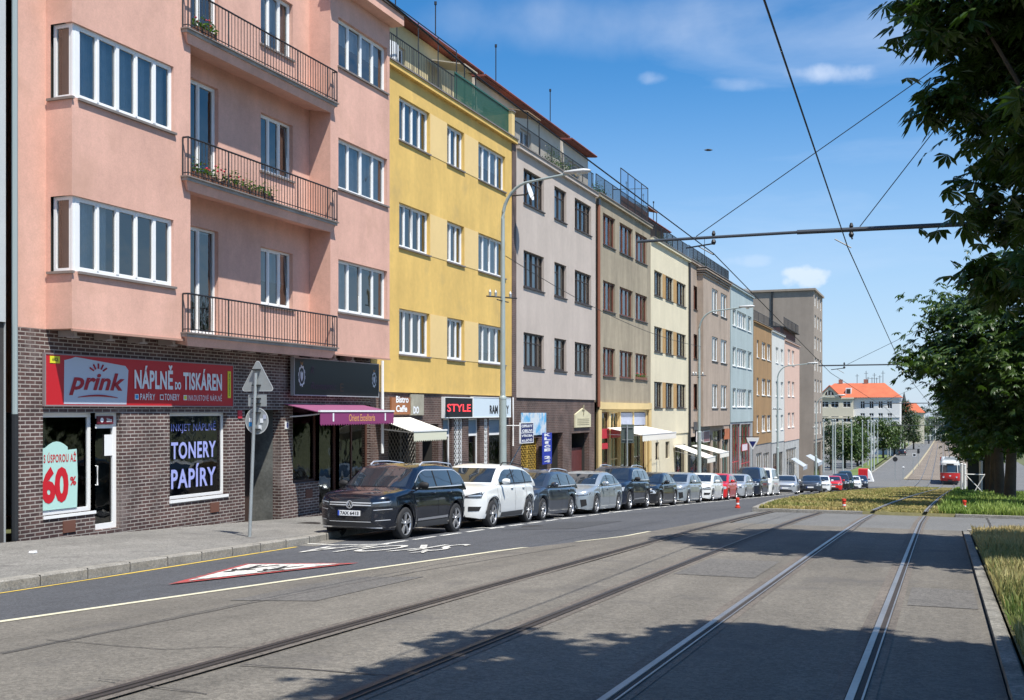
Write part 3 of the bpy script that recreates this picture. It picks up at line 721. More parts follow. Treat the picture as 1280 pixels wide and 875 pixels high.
# ---- generic row house --------------------------------------------
def house(name, label, u0, u1, ztop_, zbot, wm, rows, cols, fm, nper, sillm=zinc, cur=.5, panel=None, gm=brick2, gholes=(), att=None, dep=.2, group='houses along the street', extra=None, trans=None, cornice=True, X=FX, trim=None, gdep=.25, y0=None):
    ya, yb = FY(u0, X), FY(u1, X)
    if y0 is not None: ya = y0
    b = empty(name, (X, (ya + yb) / 2, gl_((ya + yb) / 2)), label, 'building', group)
    holes = []; spec = []
    for (za, zb) in rows:
        for i, (c0, c1) in enumerate(cols):
            h = (FY(c0, X), FY(c1, X), za, zb); holes.append(h); spec.append((h, nper[i % len(nper)]))
    mb = MB(); wall(mb, X, ya, yb, zbot, ztop_, holes, wm, dep)
    shell(mb, ya + .004, yb - .004, gl_(yb) - 1.0, ztop_ - .03, wm, X=X - (.56 if 1 else 0))
    mb.face([(X - .56, ya, zbot), (X, ya, zbot), (X, ya, ztop_), (X - .56, ya, ztop_)], wm); mb.face([(X, yb, zbot), (X - .56, yb, zbot), (X - .56, yb, ztop_), (X, yb, ztop_)], wm)
    mb.face([(X - .56, ya, zbot), (X, ya, zbot), (X, yb, zbot), (X - .56, yb, zbot)], wm)
    mb.face([(X - .56, ya, ztop_), (X, ya, ztop_), (X, yb, ztop_), (X - .56, yb, ztop_)], conc)
    mb.build('plaster_wall', b)
    for h, n in spec: window(b, X, *h, n, fm, cur, sillm, set_=dep * .55, transom=trans, tilt=rnd.choice([-1, -1, -1, 1]))
    if panel:
        for (za, zb) in rows:
            for (p, q) in zip(cols, cols[1:]): pmb = MB(); pmb.box(X + .002, X + .012, FY(p[1], X) + .03, FY(q[0], X) - .03, za - .0, zb + .0, panel); pmb.build('wall_panel', b)
    if cornice:
        c = MB(); c.box(X - .02, X + .16, ya + .01, yb - .01, ztop_ - .1, ztop_ + .06, wm); c.box(X - .3, X + .2, ya, yb, ztop_ + .06, ztop_ + .11, zinc); c.build('cornice', b)
    if gm:
        g = MB(); wall(g, X - .06, ya + .003, yb - .003, gl_(yb) - .9, zbot - .01, gholes, gm, gdep, 1.1); g.face([(X - .06, ya + .003, zbot - .01), (X - .06, yb, zbot - .01), (X - .56, yb, zbot - .01), (X - .56, ya, zbot - .01)], gm); g.build('ground_floor_wall', b)
    return b, ya, yb

# ---- yellow ----
yel = mat('yellow_plaster', (.68, .455, .135), .85, var=.09, vscale=.5, bump=.25, bscale=90, streak=.10, dirt=((.52, .36, .13), .55, .78, .8))
yelp = mat('yellow_panel', (.74, .54, .24), .85, var=.04, vscale=.5)
rows3 = [(ZR(8.04), ZR(9.34)), (ZR(4.87), ZR(6.19)), (ZR(1.69), ZR(3.05))]
def gy(u, v, X=FX - .06): return FZ(u, v, X)
zb_y = ZR(.56)
gate_r = (FY(487.5), FY(526), gl_(FY(505)) - .5, gy(500, 524)); cafe_d = (FY(530), FY(550), gl_(FY(540)) - .6, gy(540, 530))
sh = [(FY(556), FY(567), gl_(FY(560)) + .0, gy(560, 523)), (FY(569.5), FY(580.5), gl_(FY(575)) - .1, gy(575, 523)), (FY(587.5), FY(601.5), gl_(FY(594)) + .0, gy(594, 523)), (FY(607), FY(612), gl_(FY(610)) + 0, gy(610, 523)), (FY(613), FY(634), gl_(FY(620)) + .0, gy(620, 523))]
hy, ya, yb = house('yellow_apartment_house', 'bright yellow apartment house with white windows and a roof terrace', 487.2, 643, ZR(10.1), zb_y, yel, rows3, [(499, 537), (559, 580), (598, 631.5)], white, (4, 3, 4), cur=.45, y0=Y1 + .01, panel=yelp, gholes=[gate_r, cafe_d] + sh)
lat = mat('lattice_metal', (.16, .15, .13), .5, .3)
def lattice(par, r, X, m, sp=.22, nm='lattice_gate', rr=.012):
    a, b, c, d = r; q = MB(); q.box(X - .02, X + .02, a + .01, a + .05, c, d - .02, m); q.box(X - .02, X + .02, b - .05, b - .01, c, d - .02, m); q.box(X - .02, X + .02, (a + b) / 2 - .02, (a + b) / 2 + .02, c, d - .02, m)
    W_, H_ = b - a, d - c
    k = -H_
    while k < W_:
        t0 = max(0, -k); t1 = min(H_, W_ - k)
        if t1 > t0:
            q.tube([(X, a + k + t0, c + t0), (X, a + k + t1, c + t1)], rr, m, 4, False); q.tube([(X + .02, b - k - t0, c + t0), (X + .02, b - k - t1, c + t1)], rr, m, 4, False)
        k += sp
    return q.build(nm, par)
lattice(hy, gate_r, FX - .2, lat)
q = MB(); q.box(FX - 1.0, FX - .95, cafe_d[0] + .05, cafe_d[1] - .05, cafe_d[2], cafe_d[3] - .1, mat('red_brown_door', (.12, .035, .03), .5)); q.build('cafe_door', hy)
bluew = mat('shop_panel_blue', (.18, .26, .33), .5)
for i, r_ in enumerate(sh):
    if i in (1, 3): lattice(hy, r_, FX - .12, white, .17, 'window_lattice', .012); continue
    shopwin(hy, FX - .06, r_, white, .06, zmid=r_[3] - .62)
    q = MB(); q.box(FX - .22, FX - .2, r_[0] + .06, r_[1] - .06, r_[3] - .58, r_[3] - .07, bluew); q.build('transom_panel', hy)
attic(hy, ya, yb, ZR(10.1) - .1, FX - 1.9, 3.05, mat('attic_yellow', (.62, .52, .30), .85, var=.08, vscale=1), [(ya + 1.2, ya + 3.6), (ya + 5, ya + 6.2)])
terrace_rail(hy, ya + .05, ya + 6.6, ZR(10.1) + .1); 
q = MB(); grn = mat('green_fence', (.03, .11, .075), .5, .1)
for i in range(int((yb - ya - 6.7) / .09)): yy_ = ya + 6.65 + i * .09; q.box(FX - .14, FX - .12, yy_, yy_ + .035, ZR(10.1) + .1, ZR(10.1) + 1.25, grn)
q.box(FX - .13, FX - .09, ya + 6.62, yb - .35, ZR(10.1) + 1.22, ZR(10.1) + 1.28, grn); q.box(FX - .13, FX - .09, ya + 6.62, yb - .35, ZR(10.1) + .2, ZR(10.1) + .25, grn); q.build('green_terrace_fence', hy)
q = MB(); q.box(FX - 1.9, FX + .02, yb - .35, yb - .02, ZR(10.1), ZR(10.1) + 1.2, yelp); q.box(FX - 1.95, FX + .06, yb - .38, yb, ZR(10.1) + 1.2, ZR(10.1) + 1.26, zinc); q.build('parapet_wall', hy)
pm = MB()
for i in range(5): pm.tube([(FX - .12, ya + .4 + i * 1.6, ZR(10.1)), (FX - .12, ya + .4 + i * 1.6, ZR(10.1) + 2.1)], .02, dkgrey, 5)
pm.tube([(FX - .12, ya + .4, ZR(10.1) + 2.1), (FX - .12, ya + 6.8, ZR(10.1) + 2.1)], .02, dkgrey, 5); pm.build('terrace_frame', hy)
for yq, h in ((ya + 5.2, 1.3), (ya + 8.6, 1.3)): antenna(hy, FX - 1.8, yq, ZR(13.2), h)
q = MB(); q.tube([(FX - .3, yb - .25, ZR(.5)), (FX + .02, yb - .25, ZR(.5)), (FX + .02, yb - .25, ZR(-1.3))], .05, white, 8); q.build('downpipe', hy)

# ---- grey-pink ----
gp_ = mat('greypink_plaster', (.50, .43, .375), .88, var=.07, vscale=.5, bump=.3, bscale=90, streak=.07)
dkw = mat('dark_window_frame', (.045, .032, .026), .5)
bw = mat('brown_window_frame', (.17, .06, .038), .5, var=.1, vscale=4)
gate_y = (FY(653), FY(675), gl_(FY(662)) - .5, gy(660, 548)); nich = (FY(690.5), FY(705), gl_(FY(697)) - .6, gy(697, 541)); rdoor = (FY(716), FY(738), gl_(FY(727)) - .6, gy(727, 541))
rowsg = [(ZR(8.0), ZR(9.35)), (ZR(4.79), ZR(6.2)), (ZR(1.69), ZR(3.04))]
hg, ya, yb = house('greyish_pink_house', 'greyish pink apartment house with dark brown window frames over dark brick', 645.5, 744.5, ZR(10.0), ZR(.52), gp_, rowsg, [(654.5, 680), (693, 708), (718.5, 739)], dkw, (4, 2, 4), sillm=dkw, cur=.35, gholes=[gate_y, nich, rdoor], trans=.72)
yg = mat('yellow_lattice', (.55, .36, .06), .5)
lattice(hg, gate_y, FX - .2, yg, .2)
q = MB(); q.box(FX - .5, FX - .45, rdoor[0] + .03, rdoor[1] - .03, rdoor[2], rdoor[3] - .75, mat('dark_red_door', (.11, .03, .028), .5, var=.2, vscale=4)); q.box(FX - .8, FX - .75, nich[0], nich[1], nich[2], nich[3], brown); q.build('entrance_door', hg)
strip_ = MB(); strip_.box(FX - .01, FX + .03, ya - .55, ya - .08, gl_(yb) - .3, ZR(10.0), brick2); strip_.build('brick_pilaster', hg)
attic(hg, ya, yb, ZR(10.1) - .1, FX - 1.9, 3.05, mat('attic_white', (.60, .55, .47), .85, var=.08, vscale=1), [(ya + 1, ya + 3), (ya + 5.5, ya + 7)])
terrace_rail(hg, ya + .1, yb, ZR(10.0) + .1)
for yq in (ya + 2.2, ya + 9.5): antenna(hg, FX - 1.8, yq, ZR(12.8), 2.0)
q = MB(); q.tube([(FX + .06, yb + .35, ZR(9.6)), (FX + .06, yb + .35, ZR(.2))], .09, mat('rust_pipe', (.24, .09, .05), .6), 8); q.box(FX - .03, FX + .12, yb + .2, yb + .5, ZR(9.6), ZR(9.9), dkgrey); q.build('downpipe', hg)

# ---- olive ----
ol = mat('olive_plaster', (.33, .28, .20), .9, var=.12, vscale=.4, bump=.3, bscale=90, streak=.22)
rowso = [(ZR(7.93), ZR(9.42)), (ZR(4.8), ZR(6.22)), (ZR(1.66), ZR(3.05))]
cream = mat('cream_plaster', (.68, .61, .44), .88, var=.06, vscale=.5, bump=.2, bscale=90, streak=.05)
portal = mat('portal_yellow', (.66, .50, .24), .85, var=.05, vscale=1)
po = [(FY(750.5), FY(763), gl_(FY(757)) - .3, gy(757, 515)), (FY(765), FY(776.5), gl_(FY(771)) + .0, gy(771, 515)), (FY(777.5), FY(793), gl_(FY(785)) - .6, gy(785, 515)), (FY(794), FY(809), gl_(FY(801)) - .6, gy(801, 515))]
ho, ya, yb = house('olive_grey_house', 'weathered olive grey apartment house with reddish brown window frames and a yellow portal', 747, 813, ZR(10.1), ZR(.42), ol, rowso, [(753.8, 769), (774.5, 791), (794.3, 809)], bw, (3, 3, 3), sillm=dkw, cur=.4, gm=portal, gholes=po)
for i, r_ in enumerate(po): shopwin(ho, FX - .06, r_, brown if i != 1 else portal, .07, n=2, zmid=r_[2] + 2.0)
redp = mat('red_panel', (.5, .03, .05), .5); lil = mat('lilac_panel', (.42, .45, .55), .6, var=.1, vscale=3)
q = MB()
for i in (0, 1): r_ = po[i]; q.box(FX - .12, FX - .04, r_[0] + .1, r_[1] - .1, gy(757, 548), gy(757, 536), redp)
q.box(FX - .12, FX - .04, po[0][0] + .1, po[0][1] - .3, gy(757, 561), gy(757, 554), redp); q.build('red_shop_panel', ho)
q = MB()
for i in (2, 3): r_ = po[i]; q.box(FX - .17, FX - .1, r_[0] + .05, r_[1] - .05, gy(785, 532), gy(785, 516), lil)
q.build('lilac_transom', ho)
q = MB(); q.box(FX - .4, FX - .35, po[1][0] + .1, po[1][1] - .1, po[1][2], gy(771, 549), portal); q.build('yellow_blind', ho)
q = MB(); q.box(FX - .001, FX + .08, ya, ya + .5, gl_(yb) - .5, ZR(.45), portal); q.box(FX - .001, FX + .08, yb - .5, yb, gl_(yb) - .5, ZR(.45), portal); q.box(FX - .001, FX + .1, ya, yb, ZR(.1), ZR(.42), portal); q.build('portal_frame', ho)
attic(ho, ya, ya + 4.5, ZR(10.1) - .1, FX - 1.9, 3.05, MATS['attic_white'], [(ya + 1, ya + 3)])
terrace_rail(ho, ya + .1, yb, ZR(10.1) + .1)
# glazed terrace screen on the corner
q = MB(); gs = glass_mat('blue_glass', (.55, .72, .88), .12)
for i in range(5):
    yq = ya + 5.5 + i * 1.55; q.tube([(FX - .3, yq, ZR(10.1)), (FX - .3, yq, ZR(10.1) + 2.5)], .025, dkgrey, 5)
    if i < 4: q.face([(FX - .3, yq, ZR(10.1) + 1.0), (FX - .3, yq + 1.55, ZR(10.1) + 1.0), (FX - .3, yq + 1.55, ZR(10.1) + 2.45), (FX - .3, yq, ZR(10.1) + 2.45)], gs); q.face([(FX - .3, yq, ZR(10.1)), (FX - .3, yq + 1.55, ZR(10.1)), (FX - .3, yq + 1.55, ZR(10.1) + 1.0), (FX - .3, yq, ZR(10.1) + 1.0)], mat('terrace_brown', (.09, .04, .03), .8))
q.tube([(FX - .3, ya + 5.5, ZR(10.1) + 2.5), (FX - .3, ya + 11.7, ZR(10.1) + 2.5)], .03, dkgrey, 5); q.tube([(FX - .3, ya + 11.7, ZR(10.1) + 2.5), (FX - 2.5, ya + 11.7, ZR(10.1) + 2.6)], .03, dkgrey, 5); q.build('glass_screen', ho)

# ---- cream ----
rowsc = [(ZR(6.5), ZR(7.9)), (ZR(3.34), ZR(4.76)), (ZR(.18), ZR(1.66))]
ochre = mat('ochre_pier', (.45, .27, .10), .8, var=.1, vscale=3)
hc, ya, yb = house('cream_house', 'pale cream apartment house with black windows between ochre piers', 813.5, 861.5, ZR(9.55), ZR(-1.35), cream, rowsc, [(817.8, 828), (832, 841.5), (845.8, 857.4)], dkw, (3, 3, 3), sillm=dkw, cur=.4, panel=ochre, gm=cream,
    gholes=[(FY(820.5), FY(825), FZ(823, 575), FZ(823, 553)), (FY(833), FY(838), FZ(835, 573), FZ(835, 552)), (FY(845), FY(858), gl_(FY(851)) - .5, FZ(851, 556))])
shopwin(hc, FX - .06, (FY(820.5), FY(825), FZ(823, 575), FZ(823, 553)), dkw); shopwin(hc, FX - .06, (FY(833), FY(838), FZ(835, 573), FZ(835, 552)), dkw); shopwin(hc, FX - .06, (FY(845), FY(858), gl_(FY(851)) - .5, FZ(851, 556)), dkw, nm='shop_door', n=3)
attic(hc, ya + 1, yb, ZR(9.55) - .1, FX - 1.8, 2.1, mat('attic_orange', (.40, .2, .1), .85, var=.1, vscale=1), [(ya + 3, ya + 5)])
terrace_rail(hc, ya + .1, yb, ZR(9.55) + .1)
q = MB(); q.tube([(FX + .07, yb - .2, ZR(9.4)), (FX + .07, yb - .2, gl_(yb))], .09, dkgrey, 8); q.build('downpipe', hc)
for yq in (ya + 1, ya + 5.2, ya + 8): antenna(hc, FX - 1.8, yq, ZR(11.2), 1.9)

# ---- brownish pink with bay ----
bp_ = mat('brownpink_plaster', (.38, .30, .235), .9, var=.1, vscale=.4, bump=.3, bscale=90, streak=.14)
rowsb = [(ZR(6.6), ZR(8.14)), (ZR(3.42), ZR(5.0)), (ZR(.15), ZR(1.78))]
g_b = [(FY(864), FY(890), gl_(FY(875)) - .6, FZ(875, 545)), (FY(892), FY(902), gl_(FY(897)) - .6, FZ(897, 538)), (FY(903.5), FY(911), gl_(FY(907)) - .3, FZ(907, 536))]
hb, ya, yb = house('brownish_pink_house', 'brownish pink apartment house with a two-window bay under a heavy cornice', 862.5, 912.5, ZR(9.6), ZR(-1.0), bp_, rowsb, [(867, 873.3)], bw, (2,), sillm=dkw, cur=.4, gm=bp_, gholes=g_b)
for i, r_ in enumerate(g_b): shopwin(hb, FX - .06, r_, dkw if i < 2 else mat('teal_panel', (.10, .22, .2), .5), n=2 + (i == 0), zmid=r_[3] - .8)
XBb = FX + .45; bb0, bb1 = FY(879, XBb), FY(911.5, XBb)
q = MB(); hb2 = [(FY(a, XBb), FY(b, XBb), z0, z1) for a, b in ((890, 897.3), (901, 908.6)) for z0, z1 in [(ZR(6.7), ZR(8.38)), (ZR(3.42), ZR(5.1)), (ZR(.2), ZR(1.85))]]
wall(q, XBb, bb0, bb1, ZR(-1.0), ZR(8.95), hb2, bp_, .15, .4)
q.face([(FX, bb0, ZR(-1)), (XBb, bb0, ZR(-1)), (XBb, bb0, ZR(8.95)), (FX, bb0, ZR(8.95))], bp_); q.face([(XBb, bb1, ZR(-1)), (FX, bb1, ZR(-1)), (FX, bb1, ZR(8.95)), (XBb, bb1, ZR(8.95))], bp_); q.face([(FX, bb0, ZR(-1)), (XBb, bb0, ZR(-1)), (XBb, bb1, ZR(-1)), (FX, bb1, ZR(-1))], bp_)
for k in range(3): q.box(FX, XBb + .1 + .08 * k, bb0 - .1 - .06 * k, bb1 + .02, ZR(8.95) + k * .16, ZR(8.95) + k * .16 + .1, bp_)
q.box(FX, XBb + .3, bb0 - .25, bb1 + .04, ZR(8.95) + .48, ZR(8.95) + .53, zinc)
q.build('bay', hb)
for h in hb2: window(hb, XBb, *h, 2, white, .5, dkw, set_=.08)
terrace_rail(hb, ya + .1, yb, ZR(9.6) + .1)
attic(hb, ya + 1, yb, ZR(9.6) - .1, FX - 3.4, 2.0, MATS['attic_white'], [(ya + 3, ya + 5)], roofm=roofdark)
# ---- blue grey ----
bg_ = mat('bluegrey_plaster', (.37, .44, .44), .88, var=.06, vscale=.5, bump=.2, bscale=90, streak=.08)
rowsl = [(ZR(6.6), ZR(7.9)), (ZR(3.5), ZR(4.96)), (ZR(.32), ZR(1.78))]
g_l = [(FY(916), FY(926), gl_(FY(920)) - .6, FZ(920, 530)), (FY(927), FY(939), gl_(FY(933)) - .6, FZ(933, 530))]
hl, ya, yb = house('blue_grey_house', 'light blue grey apartment house with wide white three-part windows', 913.5, 941.5, ZR(9.65), ZR(-.85), bg_, rowsl, [(915.8, 920), (921.5, 933), (934.5, 939.5)], white, (1, 4, 1), sillm=white, cur=.9, gm=mat('grey_shopfront', (.32, .34, .34), .7, var=.2, vscale=1), gholes=g_l)
for r_ in g_l: shopwin(hl, FX - .06, r_, mat('shop_red', (.4, .04, .05), .5), n=3, zmid=r_[2] + 3.0)
attic(hl, ya + 1, yb - 3, ZR(9.65) - .1, FX - 3.5, 1.9, MATS['attic_white'], [], roofm=roofdark)
antenna(hl, FX - 3, ya + 4, ZR(11), 3.2, .025)
# ---- ochre brown, white, light pink ----
oc = mat('ochre_plaster', (.33, .20, .09), .88, var=.1, vscale=.5, streak=.12)
rowsx = [(ZR(4.68), ZR(6.2)), (ZR(1.42), ZR(2.92)), (ZR(-1.84), ZR(-.36))]
hx, ya, yb = house('ochre_house', 'narrow ochre brown house with paired white windows and a terrace railing', 942, 964.5, ZR(7.7), ZR(-2.9), oc, rowsx, [(946, 948.5), (952.3, 957), (959, 963.4)], white, (1, 2, 2), sillm=white, cur=.8, gm=mat('grey_shopfront2', (.30, .28, .26), .7, var=.2, vscale=1),
    gholes=[(FY(946), FY(953), gl_(FY(950)) - .6, FZ(950, 566)), (FY(955), FY(962), gl_(FY(958)) - .6, FZ(958, 566))])
for r_ in ((946, 953), (955, 962)): shopwin(hx, FX - .06, (FY(r_[0]), FY(r_[1]), gl_(FY(r_[0])) - .9, FZ(r_[0], 566)), white, n=3)
terrace_rail(hx, ya + .1, yb, ZR(7.7) + .1, sp=.3)
lw = mat('offwhite_plaster', (.60, .60, .56), .88, var=.06, vscale=.5)
hw_, ya, yb = house('off_white_house', 'narrow off-white house between the ochre brown house and the pale pink house', 965, 980.5, ZR(7.6), ZR(-3.0), lw, rowsx, [(969.7, 973), (976, 979)], white, (2, 2), sillm=white, cur=.5, gm=mat('pale_shopfront', (.42, .42, .4), .7, var=.2, vscale=1), gholes=[(FY(967), FY(979), gl_(FY(972)) - .6, FZ(972, 566))])
shopwin(hw_, FX - .06, (FY(967), FY(979), gl_(FY(972)) - .6, FZ(972, 566)), dkw, n=5)
terrace_rail(hw_, ya + .1, yb, ZR(7.6) + .1, sp=.3)
pk = mat('palepink_plaster', (.64, .44, .35), .88, var=.05, vscale=.5)
hp, ya, yb = house('pale_pink_house', 'pale pink house with a dark red attic at the end of the row', 981, 999.3, ZR(7.3), ZR(-3.1), pk, [(ZR(4.9), ZR(6.5)), (ZR(1.55), ZR(3.15)), (ZR(-1.7), ZR(-.15))], [(984.8, 988), (990, 993)], white, (2, 2), sillm=white, cur=.5, gm=MATS['pale_shopfront'], gholes=[(FY(983), FY(996), gl_(FY(990)) - .6, FZ(990, 560))])
shopwin(hp, FX - .06, (FY(983), FY(996), gl_(FY(990)) - .6, FZ(990, 560)), white, n=6)
attic(hp, ya, yb, ZR(7.3), FX - .5, 1.4, mat('attic_darkred', (.12, .04, .03), .8), [], roofm=roofdark)
terrace_rail(hp, ya + .1, yb, ZR(8.7), sp=.3)

# ---- tall brown block beyond the side street ----
XT = FX + .3
yT0, yT1 = FY(1017.2, XT), FY(1028, XT)
zT = FZ(1018, 361, XT) - .28
tb_ = empty('tall_brown_block', (XT, (yT0 + yT1) / 2, gz(XT, yT0)), 'tall flat-roofed brown block standing alone past the side street', 'building', 'houses along the street')
tm = mat('block_brown', (.31, .26, .21), .9, var=.08, vscale=.2, streak=.1)
mb = MB(); hT = []
pT = 2.92 * 1.0; ztw = FZ(1018, 366, XT)
for i in range(7):
    for (a, b) in ((1018.2, 1020.3), (1021.6, 1023.6), (1025, 1027)): hT.append((FY(a, XT), FY(b, XT), ztw - i * pT - 1.75, ztw - i * pT))
lowT = ztw - 6 * pT - 2.4
wall(mb, XT, yT0, yT1, lowT, zT, hT, tm, .15)
x2 = XT - 10.5
mb.face([(x2, yT0, gz(x2, yT0) - 2), (XT, yT0, gz(XT, yT0) - 2), (XT, yT0, zT), (x2, yT0, zT)], tm); mb.face([(XT, yT1, -12), (x2, yT1, -12), (x2, yT1, zT), (XT, yT1, zT)], tm)
mb.face([(x2, yT1, -12), (x2, yT0, -12), (x2, yT0, zT), (x2, yT1, zT)], tm); mb.face([(x2, yT0, zT - .05), (XT, yT0, zT - .05), (XT, yT1, zT - .05), (x2, yT1, zT - .05)], roofdark)
mb.build('plaster_wall', tb_)
q = MB(); q.box(XT - .2, XT + .25, yT0 - .25, yT1 + .2, zT, zT + .28, tm); q.box(x2 - .1, XT - .2, yT0 - .25, yT0 + .2, zT, zT + .28, tm); q.tube([(XT - 5.5, yT0 - .12, zT), (XT - 5.5, yT0 - .12, -7.5)], .12, dkgrey, 6); q.build('cornice', tb_)
q = MB(); q.box(x2 - 2.5, x2 + 1.4, yT0 + 2, yT0 + 7, zT - 2.9, zT + .8, mat('rooftop_box', (.5, .5, .48), .8)); q.box(x2 - 1.8, x2 - .3, yT0 + 1.96, yT0 + 2.0, zT - 2.2, zT - .9, dkgrey); q.build('rooftop_room', tb_)
for h in hT: window(tb_, XT, *h, 2, white, .2, None)
mb = MB(); wall(mb, XT - .1, yT0, yT1, gz(XT, yT1) - 1, lowT, [(yT0 + .8, yT1 - .8, gz(XT, yT0), lowT - .5)], tm); mb.build('ground_floor_wall', tb_)
shopwin(tb_, XT - .1, (yT0 + .8, yT1 - .8, gz(XT, yT0), lowT - .5), dkw, n=5)

# ------------------------------------------------------------------ signs on the fronts (things of their own)
def board(name, label, X, r, m, th=.06, frame=None, cat='sign', fw=.03):
    a, b, c, d = r; e = empty(name, (X, (a + b) / 2, c), label, cat); q = MB(); q.box(X, X + th, a, b, c, d, m); q.build('panel', e)
    if frame:
        q = MB(); q.box(X - .005, X + th + .012, a - fw, b + fw, d, d + fw, frame); q.box(X - .005, X + th + .012, a - fw, b + fw, c - fw, c, frame); q.box(X - .005, X + th + .012, a - fw, a, c, d, frame); q.box(X - .005, X + th + .012, b, b + fw, c, d, frame); q.build('frame', e)
    return e
signred = mat('sign_red', (.50, .014, .02), .4); redtxt = mat('letter_red', (.36, .008, .02), .4); whtxt = mat('letter_white', (.78, .80, .82), .5); lgrey = mat('logo_grey', (.48, .54, .63), .45)
bl = mat('letter_blue', (.03, .28, .62), .5); ye = mat('sticker_yellow', (.72, .70, .03), .5); dark = mat('letter_dark', (.02, .02, .02), .5)
XP = FX + .006; a, b = FY(57, XP + .05), FY(291, XP + .05); c, d = FZ(57, 506, XP + .05), FZ(57, 442.5, XP + .05)
e = board('printer_ink_shop_sign', 'long red printer ink shop sign with grey logo patch and white lettering', XP, (a, b, c, d), signred, .05, mat('sign_frame', (.25, .2, .2), .4))
W_, H_ = b - a, d - c; xs_ = XP + .054
sy = lambda t: a + W_ * t
sz = lambda t: c + H_ * t
q = MB(); q.face([(xs_, sy(.078), sz(.02)), (xs_, sy(.375), sz(.02)), (xs_, sy(.385), sz(.76)), (xs_, sy(.37), sz(.85)), (xs_, sy(.13), sz(.98)), (xs_, sy(.11), sz(.94)), (xs_, sy(.08), sz(.9))], lgrey)
q.build('logo_patch', e)
q = MB(); q.box(xs_ - .002, xs_ + .004, sy(.018), sy(.06), sz(.83), sz(.97), ye)
wall_text(q, 'AKCE', xs_ + .007, sy(.026), sy(.052), sz(.87), sz(.94), dark, bold=.02)
q.build('yellow_sticker', e)
q = MB(); q.box(xs_ - .002, xs_ + .004, sy(.965), sy(.985), sz(.2), sz(.86), ye)
text_on(q, 'DOPRODEJ', lambda p, r_: (xs_ + .007, sy(.971 + .009 * (1 - r_)), sz(.26 + .54 * p)), dark, bold=.02)
q.build('yellow_sticker', e)
q = MB(); x_ = xs_ + .008
wall_text(q, 'prink', x_, sy(.10), sy(.365), sz(.2), sz(.68), redtxt, bold=.028, shear=.28)
for k_ in range(5):
    an = R(150 - 30 * k_); cx, cz = sy(.235), sz(.62)
    p0 = Vector((x_, cx + .10 * math.cos(an) * 1.6, cz + .06 + .08 * math.sin(an))); p1 = Vector((x_, cx + .18 * math.cos(an) * 1.6, cz + .06 + .19 * math.sin(an))); q.tube([p0, p1], .018, redtxt, 5)
q.tube([(x_, sy(.14) + (sy(.33) - sy(.14)) * t / 10, sz(.16) + .04 * math.sin(math.pi * t / 10)) for t in range(11)], [.006 + .014 * math.sin(math.pi * t / 10) for t in range(11)], redtxt, 5)
wall_text(q, 'NÁPLNĚ', x_, sy(.415), sy(.625), sz(.37), sz(.92), whtxt, bold=.035, space=1.06)
wall_text(q, 'DO', x_, sy(.637), sy(.672), sz(.37), sz(.55), whtxt, bold=.05)
wall_text(q, 'TISKÁREN', x_, sy(.685), sy(.925), sz(.37), sz(.88), whtxt, bold=.035, space=1.08)
for t, mm in ((.42, bl), (.555, redtxt), (.69, ye)): q.box(x_ - .004, x_, sy(t - .003), sy(t + .017), sz(.13), sz(.25), whtxt); q.box(x_, x_ + .003, sy(t), sy(t + .014), sz(.15), sz(.23), mm)
wall_text(q, 'PAPÍRY', x_, sy(.445), sy(.525), sz(.12), sz(.3), whtxt, bold=.01, space=1.15); wall_text(q, 'TONERY', x_, sy(.578), sy(.662), sz(.12), sz(.27), whtxt, bold=.01, space=1.15); wall_text(q, 'INKOUSTOVÉ NÁPLNĚ', x_, sy(.713), sy(.925), sz(.12), sz(.3), whtxt, bold=.0, space=1.2)
q.build('lettering', e)
# discount poster in the first shop window
mint = mat('poster_mint', (.42, .66, .60), .6)
Xp = XS - .10; e = empty('discount_poster', (Xp, Us(80), Zs(60, 640)), 'pale mint discount poster with a big red 60% in the shop window', 'poster')
pa, pb_ = w1[0] + .05, Us(102); pc, pd = w1[2] + .1, Zs(60, 558)
pw, ph = pb_ - pa, pd - pc
q = MB(); pts = [(0, 0), (.98, 0), (1.0, .5), (.97, .94), (.72, .93)] + [(.72 - .6 * i / 6, .95 + .12 * math.sin(math.pi * (i + .5) / 7)) for i in range(7)] + [(0, .96)]
q.face([(Xp, pa + pw * p, pc + ph * r_) for p, r_ in pts], mint); q.face([(Xp - .01, pa + pw * p, pc + ph * r_) for p, r_ in pts][::-1], mint); q.build('sheet', e)
redl = mat('poster_red', (.52, .01, .02), .5); q = MB()
wall_text(q, 'S ÚSPOROU AŽ', Xp + .006, pa + .07, pa + pw * .95, pc + ph * .74, pc + ph * .90, redl, bold=.015, space=1.1)
wall_text(q, '60', Xp + .006, pa + .02, pa + pw * .74, pc + ph * .1, pc + ph * .68, redl, bold=.05); wall_text(q, '%', Xp + .006, pa + pw * .78, pa + pw * .95, pc + ph * .36, pc + ph * .5, redl, bold=.03)
q.build('lettering', e)
# second window lettering film
vio = mat('film_letters', (.22, .25, .62), .5)
e = empty('window_lettering_film', (XS - .1, (w2[0] + w2[1]) / 2, w2[2]), 'dark window film reading inkjet, tonery and papíry in violet letters', 'sign')
q = MB(); q.box(XS - .165, XS - .16, w2[0] + .08, w2[1] - .08, w2[2] + .08, w2[3] - .08, mat('film_dark', (.018, .02, .03), .3)); q.build('film', e)
q = MB(); L_, Hh = w2[1] - w2[0], w2[3] - w2[2]; xx_ = XS - .112
for s_, p0, p1, z0, z1 in (('INKJET NÁPLNĚ', .09, .86, .76, .9), ('TONERY', .09, .86, .46, .66), ('PAPÍRY', .09, .86, .12, .40)):
    wall_text(q, s_, xx_, w2[0] + L_ * p0, w2[0] + L_ * p1, w2[2] + Hh * z0, w2[2] + Hh * z1, vio if z0 > .7 else mat('film_letters_bright', (.34, .38, .74), .5), bold=.0 if z0 > .7 else .025, space=1.1)
q.build('lettering', e)
